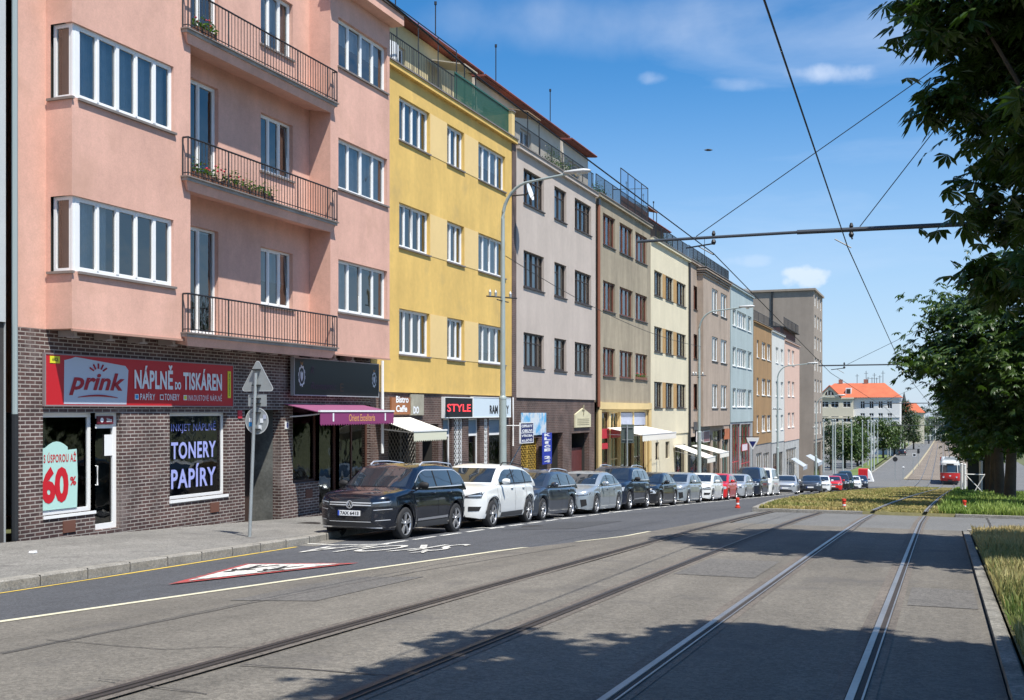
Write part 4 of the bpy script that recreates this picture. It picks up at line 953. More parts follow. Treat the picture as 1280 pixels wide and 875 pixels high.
e = board('parcel_point_sign', 'small maroon parcel point sign above the white shop door', XS - .1, (d1[0] + .15, d1[1] - .15, Zs(135, 530), Zs(135, 520)), mat('maroon', (.13, .01, .02), .4), .03)
q = MB(); wall_text(q, 'Zásilkovna', XS - .066, d1[0] + .42, d1[1] - .2, Zs(135, 527.5), Zs(135, 522.5), whtxt, bold=.02); q.build('lettering', e); q = MB(); q.lathe([(0, .05), (.004, .05), (.004, 0)], (XS - .07, d1[0] + .28, Zs(135, 525)), 'x', whtxt, 12); q.build('emblem', e)
e = empty('door_notice', (XS - .1, (d1[0] + d1[1]) / 2, d1[2] + 1.5), 'white notice sheet taped inside the glass of the white shop door', 'notice'); q = MB(); q.box(XS - .13, XS - .125, d1[0] + .42, d1[0] + .75, d1[2] + 1.55, d1[2] + 2.0, white); q.build('sheet', e)
# black boutique sign
XQ = FX + .12; a, b, c, d = FY(368, XQ + .1), FY(473, XQ + .1), FZ(368, 493, XQ + .1), FZ(368, 447.5, XQ + .1)
e = board('black_boutique_sign', 'large black shop sign with two white crests above the purple awning', XQ, (a, b, c, d), mat('sign_black', (.008, .007, .009), .3), .1, mat('sign_frame_light', (.30, .31, .33), .4))
q = MB(); cr = mat('crest_white', (.55, .58, .62), .5); purp = mat('dim_purple', (.055, .022, .05), .5)
for yy_, s_ in ((a + (b - a) * .075, 1), (a + (b - a) * .94, .8)):
    x0 = XQ + .108; cz = c + (d - c) * .52
    n = 20; ring = [(math.cos(2 * math.pi * i / n), math.sin(2 * math.pi * i / n)) for i in range(n)]
    for i in range(n):
        p, r_ = ring[i], ring[(i + 1) % n]; k0, k1 = .17 * s_ * (1.05 if i % 2 else .93), .13 * s_
        q.face([(x0, yy_ + p[0] * k0, cz + p[1] * k0 * 1.7), (x0, yy_ + r_[0] * k0, cz + r_[1] * k0 * 1.7), (x0, yy_ + r_[0] * k1, cz + r_[1] * k1 * 1.7), (x0, yy_ + p[0] * k1, cz + p[1] * k1 * 1.7)], cr)
    q.face([(x0, yy_ - .08 * s_, cz + .13 * s_), (x0, yy_ - .06 * s_, cz - .06 * s_), (x0, yy_, cz - .16 * s_), (x0, yy_ + .06 * s_, cz - .06 * s_), (x0, yy_ + .08 * s_, cz + .13 * s_), (x0, yy_ + .03, cz + .08 * s_), (x0, yy_, cz + .15 * s_), (x0, yy_ - .03, cz + .08 * s_)], cr)
    q.face([(x0, yy_ - .05, cz + .3 * s_), (x0, yy_ + .05, cz + .3 * s_), (x0, yy_ + .07, cz + .4 * s_), (x0, yy_, cz + .35 * s_), (x0, yy_ - .07, cz + .4 * s_)], mat('crest_gold', (.25, .14, .05), .5))
q.build('crest', e)
q = MB(); L_ = b - a; Hh = d - c
wall_text(q, 'R', XQ + .107, a + L_ * .17, a + L_ * .21, c + Hh * .6, c + Hh * .8, purp, shear=.3); wall_text(q, 'Romantic', XQ + .107, a + L_ * .17, a + L_ * .46, c + Hh * .16, c + Hh * .36, purp, shear=.3)
wall_text(q, 'E', XQ + .107, a + L_ * .51, a + L_ * .55, c + Hh * .12, c + Hh * .36, mat('dim_gold', (.09, .05, .03), .5)); q.build('lettering', e)
e = board('house_number_plate', 'small white house number plate on the brick pier beside the dark niche', XS, (Us(356), Us(360.5), Zs(358, 536), Zs(358, 527)), white, .02); 
q = MB(); wall_text(q, '8', XS + .024, Us(357.2), Us(359.3), Zs(358, 534.5), Zs(358, 528.5), mat('number_blue', (.02, .04, .3), .5), bold=.03); q.build('lettering', e)
e = board('red_notice_plate', 'small red notice plate on the brick between the second window and the niche', XS, (Us(297), Us(302), Zs(300, 523), Zs(300, 513)), redp, .02)

# awnings
def awning(name, label, y0, y1, zt, zf, X, out_, m, val, vm_, txt=None, grp=None, scal=.13):
    e = empty(name, (X, (y0 + y1) / 2, zt), label, 'awning', grp); q = MB(); n = max(2, int((y1 - y0) / scal))
    q.hexa([(X, y0, zt - .02), (X + out_, y0, zf - .02), (X + out_, y1, zf - .02), (X, y1, zt - .02), (X, y0, zt), (X + out_, y0, zf), (X + out_, y1, zf), (X, y1, zt)], m); q.build('canopy', e)
    q = MB(); xo = X + out_ + .012
    for i in range(n):
        p, r_ = y0 + (y1 - y0) * i / n, y0 + (y1 - y0) * (i + 1) / n; mid = (p + r_) / 2
        for xq in (xo, xo - .01): q.face([(xq, p, zf - val), (xq, mid, zf - val - .05), (xq, r_, zf - val), (xq, r_, zf), (xq, p, zf)], vm_)
    q.build('valance', e)
    q = MB(); q.box(X + out_ - .04, X + out_ + .03, y0 - .02, y1 + .02, zf - .0, zf + .05, white)
    for yq in (y0 + .3, y1 - .3): q.tube([(X, yq, zt - .35), (X + out_ * .5, yq, (zt + zf) / 2 - .2), (X + out_ - .04, yq, zf - .03)], .02, white, 5)
    q.build('front_bar', e)
    if txt:
        q = MB(); wall_text(q, txt, xo + .004, y0 + (y1 - y0) * .36, y0 + (y1 - y0) * .72, zf - val * .82, zf - val * .18, mat('awning_gold', (.6, .28, .12), .6), bold=.02)
        for t in (.16, .87): q.box(xo, xo + .004, y0 + (y1 - y0) * t - .03, y0 + (y1 - y0) * t + .04, zf - val * .8, zf - val * .1, whtxt)
        q.build('lettering', e)
    return e
def hitX(u, X, v): return FY(u, X), FZ(u, v, X)
mag = mat('awning_magenta', (.24, .07, .15), .8, var=.05, vscale=3); magd = mat('awning_magenta_valance', (.22, .035, .13), .8)
XA = XS + 1.1
awning('purple_awning', 'purple awning with gold lettering over the boutique door', FY(399, XA), FY(491, XA), FZ(390, 505, XS + .02), FZ(399, 515, XA), XS + .02, XA - XS, mag, .32, magd, 'Orient Excellteria')
wa = mat('awning_white', (.78, .76, .68), .85); wav = mat('awning_white_valance', (.64, .64, .50), .85)
XA = FX + 1.3
awning('cafe_awning', 'small white awning over the café entrance', FY(517, XA), FY(558, XA), FZ(494, 522, FX), FZ(517, 540, XA), FX, 1.3, wa, .26, wav, grp='white awnings')
awning('cream_shop_awning', 'long white awning across the olive and cream houses', FY(803, FX + 1.9), FY(845, FX + 1.9), FZ(795, 533, FX), FZ(803, 544, FX + 1.9), FX, 1.9, wa, .3, wa, grp='white awnings', scal=.4)
awning('lower_shop_awning', 'left one of two steep white awnings beside the thick lamp post', FY(884, FX + 2.2), FY(894, FX + 2.2), FZ(876, 553, FX), FZ(893, 571, FX + 2.2), FX, 2.2, wa, .3, wa, grp='white awnings', scal=.4)
awning('lower_shop_awning', 'right one of two steep white awnings next to the teal shopfront', FY(900, FX + 2.0), FY(911, FX + 2.0), FZ(893, 553, FX), FZ(904, 566, FX + 2.0), FX, 2.0, wa, .3, wa, grp='white awnings', scal=.4)
gaw = mat('awning_grey', (.36, .40, .43), .85)
awning('grey_awning', 'grey awning at the corner of the tall block, left of the lamp post', FY(1004, FX + 1.4), FY(1009, FX + 1.4), -4.0, -4.9, FX, 1.4, gaw, .4, gaw, grp='grey awnings by the tall block', scal=.5)
awning('grey_awning', 'grey awning under the tall block, right of the lamp post', FY(1022.5, XT + 1.5), FY(1028, XT + 1.5), -4.1, -5.0, XT, 1.5, gaw, .4, gaw, grp='grey awnings by the tall block', scal=.5)

# signs further down
XW = FX - .05
def fr(u0, u1, v0, v1, X=XW): return (FY(u0, X), FY(u1, X), FZ((u0 + u1) / 2, v1, X), FZ((u0 + u1) / 2, v0, X))
r_ = fr(487.5, 511, 497, 518); e = board('bistro_sign', 'brown bistro café sign on the yellow house', XW, r_, mat('sign_brown', (.30, .12, .05), .5)); q = MB()
wall_text(q, 'Bistro', XW + .066, r_[0] + .3, r_[1] - .15, r_[2] + .38, r_[2] + .6, whtxt, bold=.03); wall_text(q, 'Caffe', XW + .066, r_[0] + .3, r_[1] - .25, r_[2] + .08, r_[2] + .3, whtxt, bold=.03); q.build('lettering', e)
r_ = fr(512, 528, 493, 519); e = board('cream_cafe_board', 'pale stone-coloured café board with white figures right of the brown bistro sign', XW, r_, mat('stone_board', (.34, .32, .25), .7, var=.2, vscale=4)); q = MB(); wall_text(q, 'DO', XW + .066, r_[0] + .15, r_[1] - .4, r_[2] + .05, r_[2] + .3, whtxt, bold=.05); q.build('lettering', e)
r_ = fr(555.5, 590, 497.5, 521.5, XW + .1); e = board('led_style_sign', 'black LED sign reading STYLE in red letters', XW, r_, blackm, .12, white); q = MB(); led = mat('led_red', (.9, .05, .06), .5, emis=.9)
wall_text(q, 'STYLE', XW + .126, r_[0] + .18, r_[1] - .18, r_[2] + .2, r_[3] - .22, led, bold=.012); q.build('lettering', e)
r_ = fr(591, 637.5, 497.5, 521, XW + .1); e = board('white_fashion_sign', 'long white sign with black lettering partly behind the lamp post', XW, r_, mat('sign_paleblue', (.62, .72, .78), .5), .12, white); q = MB()
LL = r_[1] - r_[0]; wall_text(q, 'RAM', XW + .126, r_[0] + LL * .42, r_[0] + LL * .64, r_[2] + .12, r_[2] + .45, dark, bold=.04); wall_text(q, 'Y', XW + .126, r_[0] + LL * .88, r_[0] + LL * .95, r_[2] + .12, r_[2] + .45, dark, bold=.04); q.build('lettering', e)
r_ = fr(651, 682, 516, 544); e = board('blue_white_banner', 'sun-bleached blue and white banner on dark brick', XW, r_, mat('banner_white', (.62, .68, .72), .6, dirt=((.12, .42, .70), .45, .6, 2.2)), .03)
nav = mat('sign_navy', (.012, .02, .13), .4)
XN = FX + .9; r_ = (FY(649.5, XN), FY(665, XN), FZ(657, 553, XN), FZ(657, 529, XN))
e = board('repair_shop_sign', 'projecting navy blue sign with four lines of white lettering', XN, r_, nav, .05, white); q = MB(); hh = (r_[3] - r_[2])
for i, s_ in enumerate(('OPRAVY', 'OBUVI', 'VÝROBA', 'KLÍČŮ')): wall_text(q, s_, XN + .056, r_[0] + .08 + (.05 if i % 2 else 0), r_[1] - .08 - (.05 if i % 2 else 0), r_[3] - hh * (.22 + .245 * i), r_[3] - hh * (.07 + .245 * i), whtxt, bold=.04)
q.box(XN + .05, XN + .056, r_[0], r_[1], (r_[2] + r_[3]) / 2 - .012, (r_[2] + r_[3]) / 2 + .012, whtxt); q.build('lettering', e)
q = MB(); q.tube([(FX, (r_[0] + r_[1]) / 2, r_[3] - .1), (XN, (r_[0] + r_[1]) / 2, r_[3] - .1)], .02, white, 5); q.tube([(XN, r_[0] + .3, r_[2]), (FX + .2, r_[0] + .1, r_[2] - 1.3)], .02, bluew, 5); q.build('bracket', e)
r_ = fr(677.5, 689, 541, 580, FX + .2); e = board('vertical_blue_banner', 'tall blue banner with white vertical lettering beside the yellow lattice gate', FX + .2, r_, mat('banner_blue', (.02, .04, .36), .5), .03); q = MB(); hh = r_[3] - r_[2]
for i, ch in enumerate('KLÍČE 24'): 
    if ch != ' ': wall_text(q, ch, FX + .235, r_[0] + .2, r_[1] - .2, r_[3] - hh * (.11 + .12 * i), r_[3] - hh * (.02 + .12 * i), whtxt, bold=.05)
q.build('lettering', e)
# gabled plaque
r_ = fr(717.5, 737, 518, 534); e = empty('gabled_plaque', (XW, r_[0], r_[2]), 'cream house-shaped relief plaque on the dark brick', 'plaque'); q = MB(); mid = (r_[0] + r_[1]) / 2; gpz = FZ(727, 510, XW)
cpl = mat('plaque_cream', (.62, .57, .38), .8, var=.1, vscale=3)
pp = [(r_[0], r_[2]), (r_[1], r_[2]), (r_[1], r_[3]), (mid, gpz), (r_[0], r_[3])]
q.face([(XW + .07, p, z) for p, z in pp], cpl)
for (p, z), (p2, z2) in zip(pp, pp[1:] + pp[:1]): q.face([(XW, p, z), (XW, p2, z2), (XW + .07, p2, z2), (XW + .07, p, z)], cpl)
q.build('panel', e)
q = MB(); pr = mat('plaque_relief', (.30, .27, .18), .8)
for i in range(4): q.box(XW + .07, XW + .078, r_[0] + .3, r_[1] - .3, r_[2] + .12 + i * .09, r_[2] + .15 + i * .09, pr)
q.tube([(XW + .08, mid, r_[2] + .6), (XW + .08, mid, r_[2] + 1.1)], .04, pr, 6); q.tube([(XW + .08, mid - .2, r_[2] + .85), (XW + .08, mid + .2, r_[2] + .85)], .03, pr, 6); q.build('relief', e)
r_ = fr(866, 886, 527, 537); board('dark_board_sign', 'dark grey board sign across the wall behind the second lamp post', XW, r_, mat('board_dark', (.07, .07, .075), .5), .1)
r_ = fr(869, 877, 539, 552); board('framed_shop_poster', 'white framed shop poster left of the maroon poster', XW, r_, mat('poster_white', (.6, .55, .55), .5), .06, dkgrey)
r_ = fr(878.5, 886, 539, 552); board('maroon_shop_poster', 'maroon shop poster right of the thick second lamp post', XW, r_, mat('poster_maroon', (.22, .10, .11), .5, var=.4, vscale=2), .06, white)
r_ = fr(904, 910.5, 536, 549); board('orange_shop_panel', 'orange panel above the teal shopfront', XW + .05, r_, mat('orange', (.45, .13, .04), .5, var=.2, vscale=2), .05)
r_ = fr(925.5, 932, 555, 563); board('white_square_sign', 'small white square sign over the red shopfront', XW + .1, r_, mat('wsign', (.7, .62, .68), .5), .05, redp)
# shield sign hanging over the pavement
Xh = FX + 1.2; yq, zq = FY(941, Xh), FZ(941, 553, Xh); e = empty('shield_sign', (FX, yq, zq), 'hanging white shield-shaped sign with a dark blue centre', 'sign')
q = MB(); q.tube([(FX, yq, zq + .5), (Xh + .5, yq, zq + .5)], .03, dkgrey, 5)
sp_ = [(-.55, .35), (.55, .35), (.6, .1), (.35, -.35), (0, -.75), (-.35, -.35), (-.6, .1)]
q.hexa([(Xh - .45, yq - .04, zq + .1), (Xh + .45, yq - .04, zq + .1), (Xh + .45, yq + .04, zq + .1), (Xh - .45, yq + .04, zq + .1), (Xh - .55, yq - .04, zq + .42), (Xh + .55, yq - .04, zq + .42), (Xh + .55, yq + .04, zq + .42), (Xh - .55, yq + .04, zq + .42)], white)
q.hexa([(Xh - .04, yq - .04, zq - .6), (Xh + .04, yq - .04, zq - .6), (Xh + .04, yq + .04, zq - .6), (Xh - .04, yq + .04, zq - .6), (Xh - .45, yq - .04, zq + .1), (Xh + .45, yq - .04, zq + .1), (Xh + .45, yq + .04, zq + .1), (Xh - .45, yq + .04, zq + .1)], white)
q.hexa([(Xh - .02, yq - .05, zq - .4), (Xh + .02, yq - .05, zq - .4), (Xh + .02, yq + .05, zq - .4), (Xh - .02, yq + .05, zq - .4), (Xh - .3, yq - .05, zq + .1), (Xh + .3, yq - .05, zq + .1), (Xh + .3, yq + .05, zq + .1), (Xh - .3, yq + .05, zq + .1)], nav); q.build('panel', e)
# satellite dish and bracket on the greyish pink house
def dish(x, y, z, r, label):
    e = empty('satellite_dish', (FX, y, z), label, 'satellite dish'); q = MB(); c0 = Vector((x, y, z)); dirn = Vector((.9, .05, .25)).normalized(); qt = dirn.to_track_quat('Z', 'Y'); rows = []
    for k in range(5):
        rr = r * k / 4; rows.append([tuple(c0 + qt @ Vector((rr * math.cos(t * math.pi / 8), rr * math.sin(t * math.pi / 8), .18 * (rr / r) ** 2 * r))) for t in range(17)])
    q.grid(rows, white); q.build('reflector', e, smooth=True)
    q = MB(); q.tube([(FX, y, z - .1), (x - .1, y, z - .1), c0], .03, dkgrey, 6); q.tube([c0 - Vector((0, 0, r)), c0 + dirn * r * .9 - Vector((0, 0, r * .3))], .015, dkgrey, 5); q.lathe([(0, .03), (.12, .04)], c0 + dirn * r * .9 - Vector((0, 0, r * .3)), 'z', dkgrey, 8); q.build('arm', e)
dish(FX + .75, FY(661, FX + .75), FZ(661, 240, FX + .75), .38, 'white satellite dish on a bracket at the top floor of the greyish pink house')
# ------------------------------------------------------------------ cars
def smooth_tab(tab, y):
    if y <= tab[0][0]: return tab[0][1]
    for (a, va), (b, vb) in zip(tab, tab[1:]):
        if y <= b:
            t = (y - a) / (b - a); return va + (vb - va) * t
    return tab[-1][1]
tyre_m = mat('tyre', (.022, .022, .023), .8, var=.15, vscale=8); rim_m = mat('alloy', (.62, .63, .65), .3, .8); chrome = mat('chrome', (.80, .81, .83), .22, .55)
cladm = mat('grey_cladding', (.05, .052, .055), .7); carglass = mat('car_glass', (.018, .024, .032), .03, spec=.9, coat=.6); lens = mat('lamp_lens', (.55, .60, .66), .08, .3, coat=.8); lensd = mat('lamp_dark', (.06, .065, .07), .15, .2, coat=.8)
taill = mat('tail_lamp', (.35, .01, .015), .2, coat=.5); plate_w = mat('plate_white', (.75, .76, .76), .5); plate_b = mat('plate_blue', (.02, .07, .45), .5); seam_m = mat('panel_gap', (.01, .01, .011), .7); under = mat('underbody', (.012, .012, .012), .9)
brakem = mat('hub_dark', (.03, .03, .032), .6)
def paint(nm, c, metal=.0, r=.28): return mat('paint_' + nm, c, r, metal, coat=1.0, spec=.5)
TYPES = {
 'suv': dict(L=4.49, W=1.84, H=1.64, wb=2.68, fo=.89, r=.36, clr=.24, hood=[(0, .50), (.015, .72), (.05, .88), (.14, .96), (.4, 1.03), (1.15, 1.12)], belt=1.12, rear=[(-.75, 1.10), (-.2, 1.04), (-.06, .95), (0, .55)],
    roof=[(1.10, 1.08), (1.45, 1.34), (1.78, 1.56), (2.1, 1.63), (2.9, 1.645), (3.75, 1.60), (4.1, 1.45), (4.32, 1.12)], rails=True, clad=True),
 'xc': dict(L=4.43, W=1.86, H=1.64, wb=2.70, fo=.88, r=.36, clr=.26, hood=[(0, .55), (.015, .78), (.05, .93), (.14, 1.0), (.4, 1.05), (1.1, 1.13)], belt=1.14, rear=[(-.75, 1.14), (-.2, 1.08), (-.06, .98), (0, .6)],
    roof=[(1.06, 1.09), (1.4, 1.34), (1.75, 1.56), (2.1, 1.635), (2.9, 1.63), (3.6, 1.56), (4.0, 1.42), (4.28, 1.14)], rails=True, clad=True),
 'wagon': dict(L=4.60, W=1.80, H=1.50, wb=2.68, fo=.90, r=.335, clr=.17, hood=[(0, .45), (.015, .62), (.06, .76), (.16, .84), (.45, .91), (1.2, .99)], belt=1.0, rear=[(-.75, .99), (-.2, .96), (-.06, .88), (0, .5)],
    roof=[(1.16, .96), (1.55, 1.2), (1.95, 1.40), (2.3, 1.46), (3.0, 1.475), (3.8, 1.42), (4.2, 1.30), (4.45, 1.0)], rails=True, clad=False),
 'sedan': dict(L=4.63, W=1.78, H=1.45, wb=2.70, fo=.94, r=.325, clr=.16, hood=[(0, .45), (.02, .62), (.07, .72), (.18, .80), (.5, .88), (1.2, .97)], belt=.98, rear=[(-.9, 1.02), (-.3, 1.03), (-.08, .95), (0, .55)],
    roof=[(1.15, .94), (1.6, 1.19), (2.05, 1.38), (2.4, 1.43), (2.9, 1.44), (3.35, 1.38), (3.8, 1.20), (4.15, 1.0)], rails=False, clad=False),
 'hatch': dict(L=4.2, W=1.76, H=1.47, wb=2.58, fo=.84, r=.31, clr=.16, hood=[(0, .45), (.015, .62), (.06, .77), (.15, .86), (.4, .92), (1.0, .98)], belt=.99, rear=[(-.7, .98), (-.2, .95), (-.06, .88), (0, .5)],
    roof=[(.98, .95), (1.4, 1.2), (1.8, 1.40), (2.1, 1.45), (2.8, 1.46), (3.5, 1.40), (3.85, 1.25), (4.08, .98)], rails=False, clad=False),
 'van': dict(L=4.6, W=1.84, H=1.95, wb=2.9, fo=.88, r=.33, clr=.18, hood=[(0, .5), (.02, .75), (.06, .92), (.15, 1.02), (.4, 1.1), (.9, 1.2)], belt=1.2, rear=[(-.5, 1.18), (-.1, 1.15), (-.03, 1.1), (0, .5)],
    roof=[(.86, 1.16), (1.2, 1.5), (1.55, 1.82), (1.9, 1.93), (3.0, 1.95), (4.3, 1.92), (4.5, 1.75), (4.58, 1.1)], rails=False, clad=False),
}
def make_car(kind, pm, loc, heading, label, plate=None, badge=None, lampstyle='wide', dark_pillar=False, detail=True, group='cars parked along the kerb', name='parked_car', rims=rim_m, face='bars', pitch=None):
    D = TYPES[kind]; L, W, H, r = D['L'], D['W'], D['H'], D['r']; hw = W / 2
    yf, yr = D['fo'], D['fo'] + D['wb']; ra = r + .065; zc = r
    # stations, y from 0 (nose) to L
    st = [0, .006, .015, .03, .05, .08, .12, .17, .24, .32, .42] + [yf - ra - .001, yf - ra + .001] + [yf - ra * math.cos(math.pi * i / 14) for i in range(1, 14)] + [yf + ra - .001, yf + ra + .001]
    st += frange(yf + ra + .15, yr - ra - .15, .16) + [yr - ra - .001, yr - ra + .001] + [yr - ra * math.cos(math.pi * i / 14) for i in range(1, 14)] + [yr + ra - .001, yr + ra + .001]
    st += [L - q for q in (.42, .32, .24, .17, .12, .08, .05, .03, .015, .006, 0)]
    st = sorted(set(round(s, 4) for s in st if 0 <= s <= L))
    top = D['hood'] + [(L + a, b) for a, b in D['rear']]
    clr = D['clr']
    def zb(y):
        z = clr
        if y < .25: z = clr + (.25 - y) * .22
        if y > L - .35: z = clr + (y - L + .35) * .3
        for yc in (yf, yr):
            if abs(y - yc) < ra: z = max(z, zc + math.sqrt(ra * ra - (y - yc) ** 2))
        return z
    def wd(y):
        s = abs(2 * y / L - 1); s = min(s, .9999)
        f_ = (1 - s ** 15) ** .42 * (1 - .055 * s ** 4)
        return hw * max(f_, .12)
    Ln = [(0, 0)]
    def section(y):
        zt = smooth_tab(top, y); z0 = min(zb(y), zt - .04); w_ = wd(y); pts = []
        h = zt - z0; sh = zt - min(.10, h * .35)
        pts.append((w_ * .80, z0 + .0)); pts.append((w_ * .955, z0 + .004))
        for t in (.12, .3, .48, .66, .84, 1.0):
            z = z0 + .01 + (sh - z0 - .01) * t
            rel = (z - clr) / (D['belt'] - clr)
            bul = 1 - .055 * max(0, rel - .42) ** 1.5 * 1.6 - .05 * max(0, .35 - rel) ** 1.3 * 2 + (.012 if .55 < rel < .70 else 0)
            if z < zc + ra + .05:
                dmin = min(abs(y - yf), abs(y - yr)); 
                if dmin < ra + .07: bul += .014
            pts.append((w_ * bul, z))
        x_, z_ = pts[-1]
        pts.append((x_ * .975, sh + (zt - sh) * .45)); pts.append((x_ * .93, sh + (zt - sh) * .80)); pts.append((x_ * .84, zt))
        pts.append((x_ * .55, zt + .022)); pts.append((x_ * .25, zt + .032)); pts.append((0, zt + .035))
        return pts
    rot = Matrix.Rotation(heading, 4, 'Z')
    mb = MB(); rows = []
    for y in st:
        half = section(y); row = [(-x, y, z) for x, z in half] + [(x, y, z) for x, z in reversed(half[:-1])]
        rows.append(row)
    mb.grid(rows, pm)
    mb.face(rows[0][::-1], pm); mb.face(rows[-1], pm)
    for a, b in zip(rows, rows[1:]): mb.face([a[0], a[-1], b[-1], b[0]], under)
    # cabin
    rf = D['roof']; bz = D['belt']; c0, c1 = rf[0][0], rf[-1][0]
    cs = frange(c0, c1, .11); wb_ = hw * .945; crow = []
    def cab(y):
        zt = smooth_tab(rf, y); k = (zt - (bz - .08)) / (H - bz + .08); taper = 1 - .06 * max(0, (y - L * .6) / (L * .4)) ** 1.5 - .04 * max(0, (1.9 - y))
        pts = []
        for t in (0, .2, .4, .6, .8):
            z = bz - .1 + (zt - .09 - bz + .1) * t; x = wb_ * taper - max(0, z - bz) * .33; pts.append((x, z))
        x = wb_ * taper - max(0, zt - .09 - bz) * .33
        pts += [(x, zt - .09), (x - .035, zt - .045), (x - .10, zt - .012), (x * .72, zt + .006), (x * .4, zt + .018), (0, zt + .022)]
        return pts
    for y in cs:
        half = cab(y); f1 = max(0, 1 - (y - c0) / .9); f2 = max(0, 1 - (c1 - y) / .6)
        def yo(x): 
            q = 1 - (x / wb_) ** 2; return -.16 * q * f1 + .10 * q * f2
        crow.append([(-x, y + yo(x), z) for x, z in half] + [(x, y + yo(x), z) for x, z in reversed(half[:-1])])
    mb.grid(crow, pm); mb.face(crow[0][::-1], pm); mb.face(crow[-1], pm)
    bvh = BVHTree.FromPolygons([Vector(v) for v in mb.v], [tuple(f) for f in mb.f])
    lx, ly, lz = loc
    gr = (gz(lx, ly + 2) - gz(lx, ly - 2)) / 4
    e = bpy.data.objects.new(name, None); COL.objects.link(e); tag(e, label, 'car', group)
    e.location = loc; e.rotation_euler = (math.atan(gr) * math.cos(heading), 0, heading)
    def fin(m_, nm, par=e, smooth=True, sharp=35, weld=False):
        m_.v = [(v[0], v[1] - L / 2, v[2]) for v in m_.v]
        return m_.build(nm, par, smooth, org=(0, 0, 0), weld=weld, sharp=sharp)
    body = fin(mb, 'body', weld=False, sharp=50)
    def cast(o_, d_):
        h = bvh.ray_cast(Vector(o_), Vector(d_)); return h[0]
    def patch(m_, bot, topp, axis, m, off=.008, nu=12, nv=6, sgn=1):
        """a skin laid on the body: bot/top are curves (2D) sampled along u; axis 'x' (side, sgn), 'y' (front, back)"""
        def samp(c, t):
            if len(c) == 1: return c[0]
            t *= len(c) - 1; i = min(int(t), len(c) - 2); f_ = t - i; return (c[i][0] + (c[i + 1][0] - c[i][0]) * f_, c[i][1] + (c[i + 1][1] - c[i][1]) * f_)
        g = []
        for j in range(nv + 1):
            row = []
            for i in range(nu + 1):
                a, b = samp(bot, i / nu), samp(topp, i / nu); p = (a[0] + (b[0] - a[0]) * j / nv, a[1] + (b[1] - a[1]) * j / nv)
                if axis == 'x': h = cast((sgn * 2, p[0], p[1]), (-sgn, 0, 0)); row.append((h.x + sgn * off, h.y, h.z) if h else None)
                elif axis == 'f': h = cast((p[0], -2, p[1]), (0, 1, 0)); row.append((h.x, h.y - off, h.z) if h else None)
                elif axis == 'b': h = cast((p[0], L + 2, p[1]), (0, -1, 0)); row.append((h.x, h.y + off, h.z) if h else None)
            g.append(row)
        base = len(m_.v); idx = {}
        k = m_.mi(m)
        for j, row in enumerate(g):
            for i, p in enumerate(row):
                if p is not None: idx[(j, i)] = len(m_.v); m_.v.append(p)
        for j in range(nv):
            for i in range(nu):
                q = [(j, i), (j, i + 1), (j + 1, i + 1), (j + 1, i)]
                if all(t in idx for t in q):
                    ps = [Vector(m_.v[idx[t]]) for t in q]
                    if max((ps[0] - ps[2]).length, (ps[1] - ps[3]).length) < 1.2: m_.f.append(tuple(idx[t] for t in q)); m_.m.append(k)
    # glass
    tz = lambda y: smooth_tab(rf, y)
    def side_curves():
        ya = c0 + .34; yb = c1 - (.30 if kind != 'sedan' else .42); bot = [(y, bz + .005 + .03 * (y - ya) / (yb - ya)) for y in frange(ya, yb, .15)]
        tp = []
        for y in frange(ya, yb, .15): tp.append((y, max(bz + .03, min(tz(y) - .10, H - .13))))
        return bot, tp, ya, yb
    bot, tp, ya, yb = side_curves()
    pil = [ya + (yb - ya) * .40, ya + (yb - ya) * (.75 if kind in ('suv', 'xc', 'wagon', 'van') else .80)]
    for sgn in (1, -1):
        g = MB(); patch(g, bot, tp, 'x', carglass, .006, 26, 5, sgn); fin(g, 'side_window')
        g = MB()
        for yy_ in pil:
            y2 = yy_ + .05; patch(g, [(yy_, bz), (y2, bz)], [(yy_ - .04, tz(yy_) - .10), (y2 - .04, tz(yy_) - .10)], 'x', seam_m, .011, 1, 4, sgn)
        fin(g, 'pillar_trim')
        if detail:
            g = MB(); tt = [(y, z) for y, z in bot]; patch(g, [(y, z - .022) for y, z in tt], tt, 'x', chrome if kind in ('suv', 'wagon', 'sedan') else seam_m, .012, 20, 1, sgn)
            if kind == 'suv': patch(g, [(y, z - .004) for y, z in tp], [(y, z + .016) for y, z in tp], 'x', chrome, .012, 20, 1, sgn)
            fin(g, 'window_trim')
            g = MB(); lo = clr + .16
            for yy_ in (c0 + .12, pil[0] + .03, pil[1] - (.0)):
                zlo = lo if yy_ < yr - ra else zc + ra + .03
                patch(g, [(yy_, zlo), (yy_ + .010, zlo)], [(yy_, bz - .01), (yy_ + .010, bz - .01)], 'x', seam_m, .003, 1, 12, sgn)
            fin(g, 'door_gap')
            for yy_ in (pil[0] - .20, pil[1] - .22):
                h = cast((sgn * 2, yy_, bz - .12), (-sgn, 0, 0))
                if h: g = MB(); g.tube([(h.x - sgn * .005, yy_ - .09, h.z), (h.x + sgn * .022, yy_ - .06, h.z), (h.x + sgn * .022, yy_ + .06, h.z), (h.x - sgn * .005, yy_ + .09, h.z)], .016, pm if kind != 'suv' else pm, 6); fin(g, 'door_handle')
    g = MB(); wt = hw * .945 - (H - .1 - bz) * .33 - .10; wbt = hw * .80
    patch(g, [(-wbt, bz + .03), (wbt, bz + .03)], [(-wt, H - .10), (wt, H - .10)], 'f', carglass, .007, 12, 8); fin(g, 'windscreen')
    g = MB(); patch(g, [(-wbt * .9, bz + .06), (wbt * .9, bz + .06)], [(-wt * .95, H - .16), (wt * .95, H - .16)], 'b', carglass, .007, 10, 6); fin(g, 'rear_window')
    # front
    nz = D['hood'][2][1]                       # height of the bonnet lip
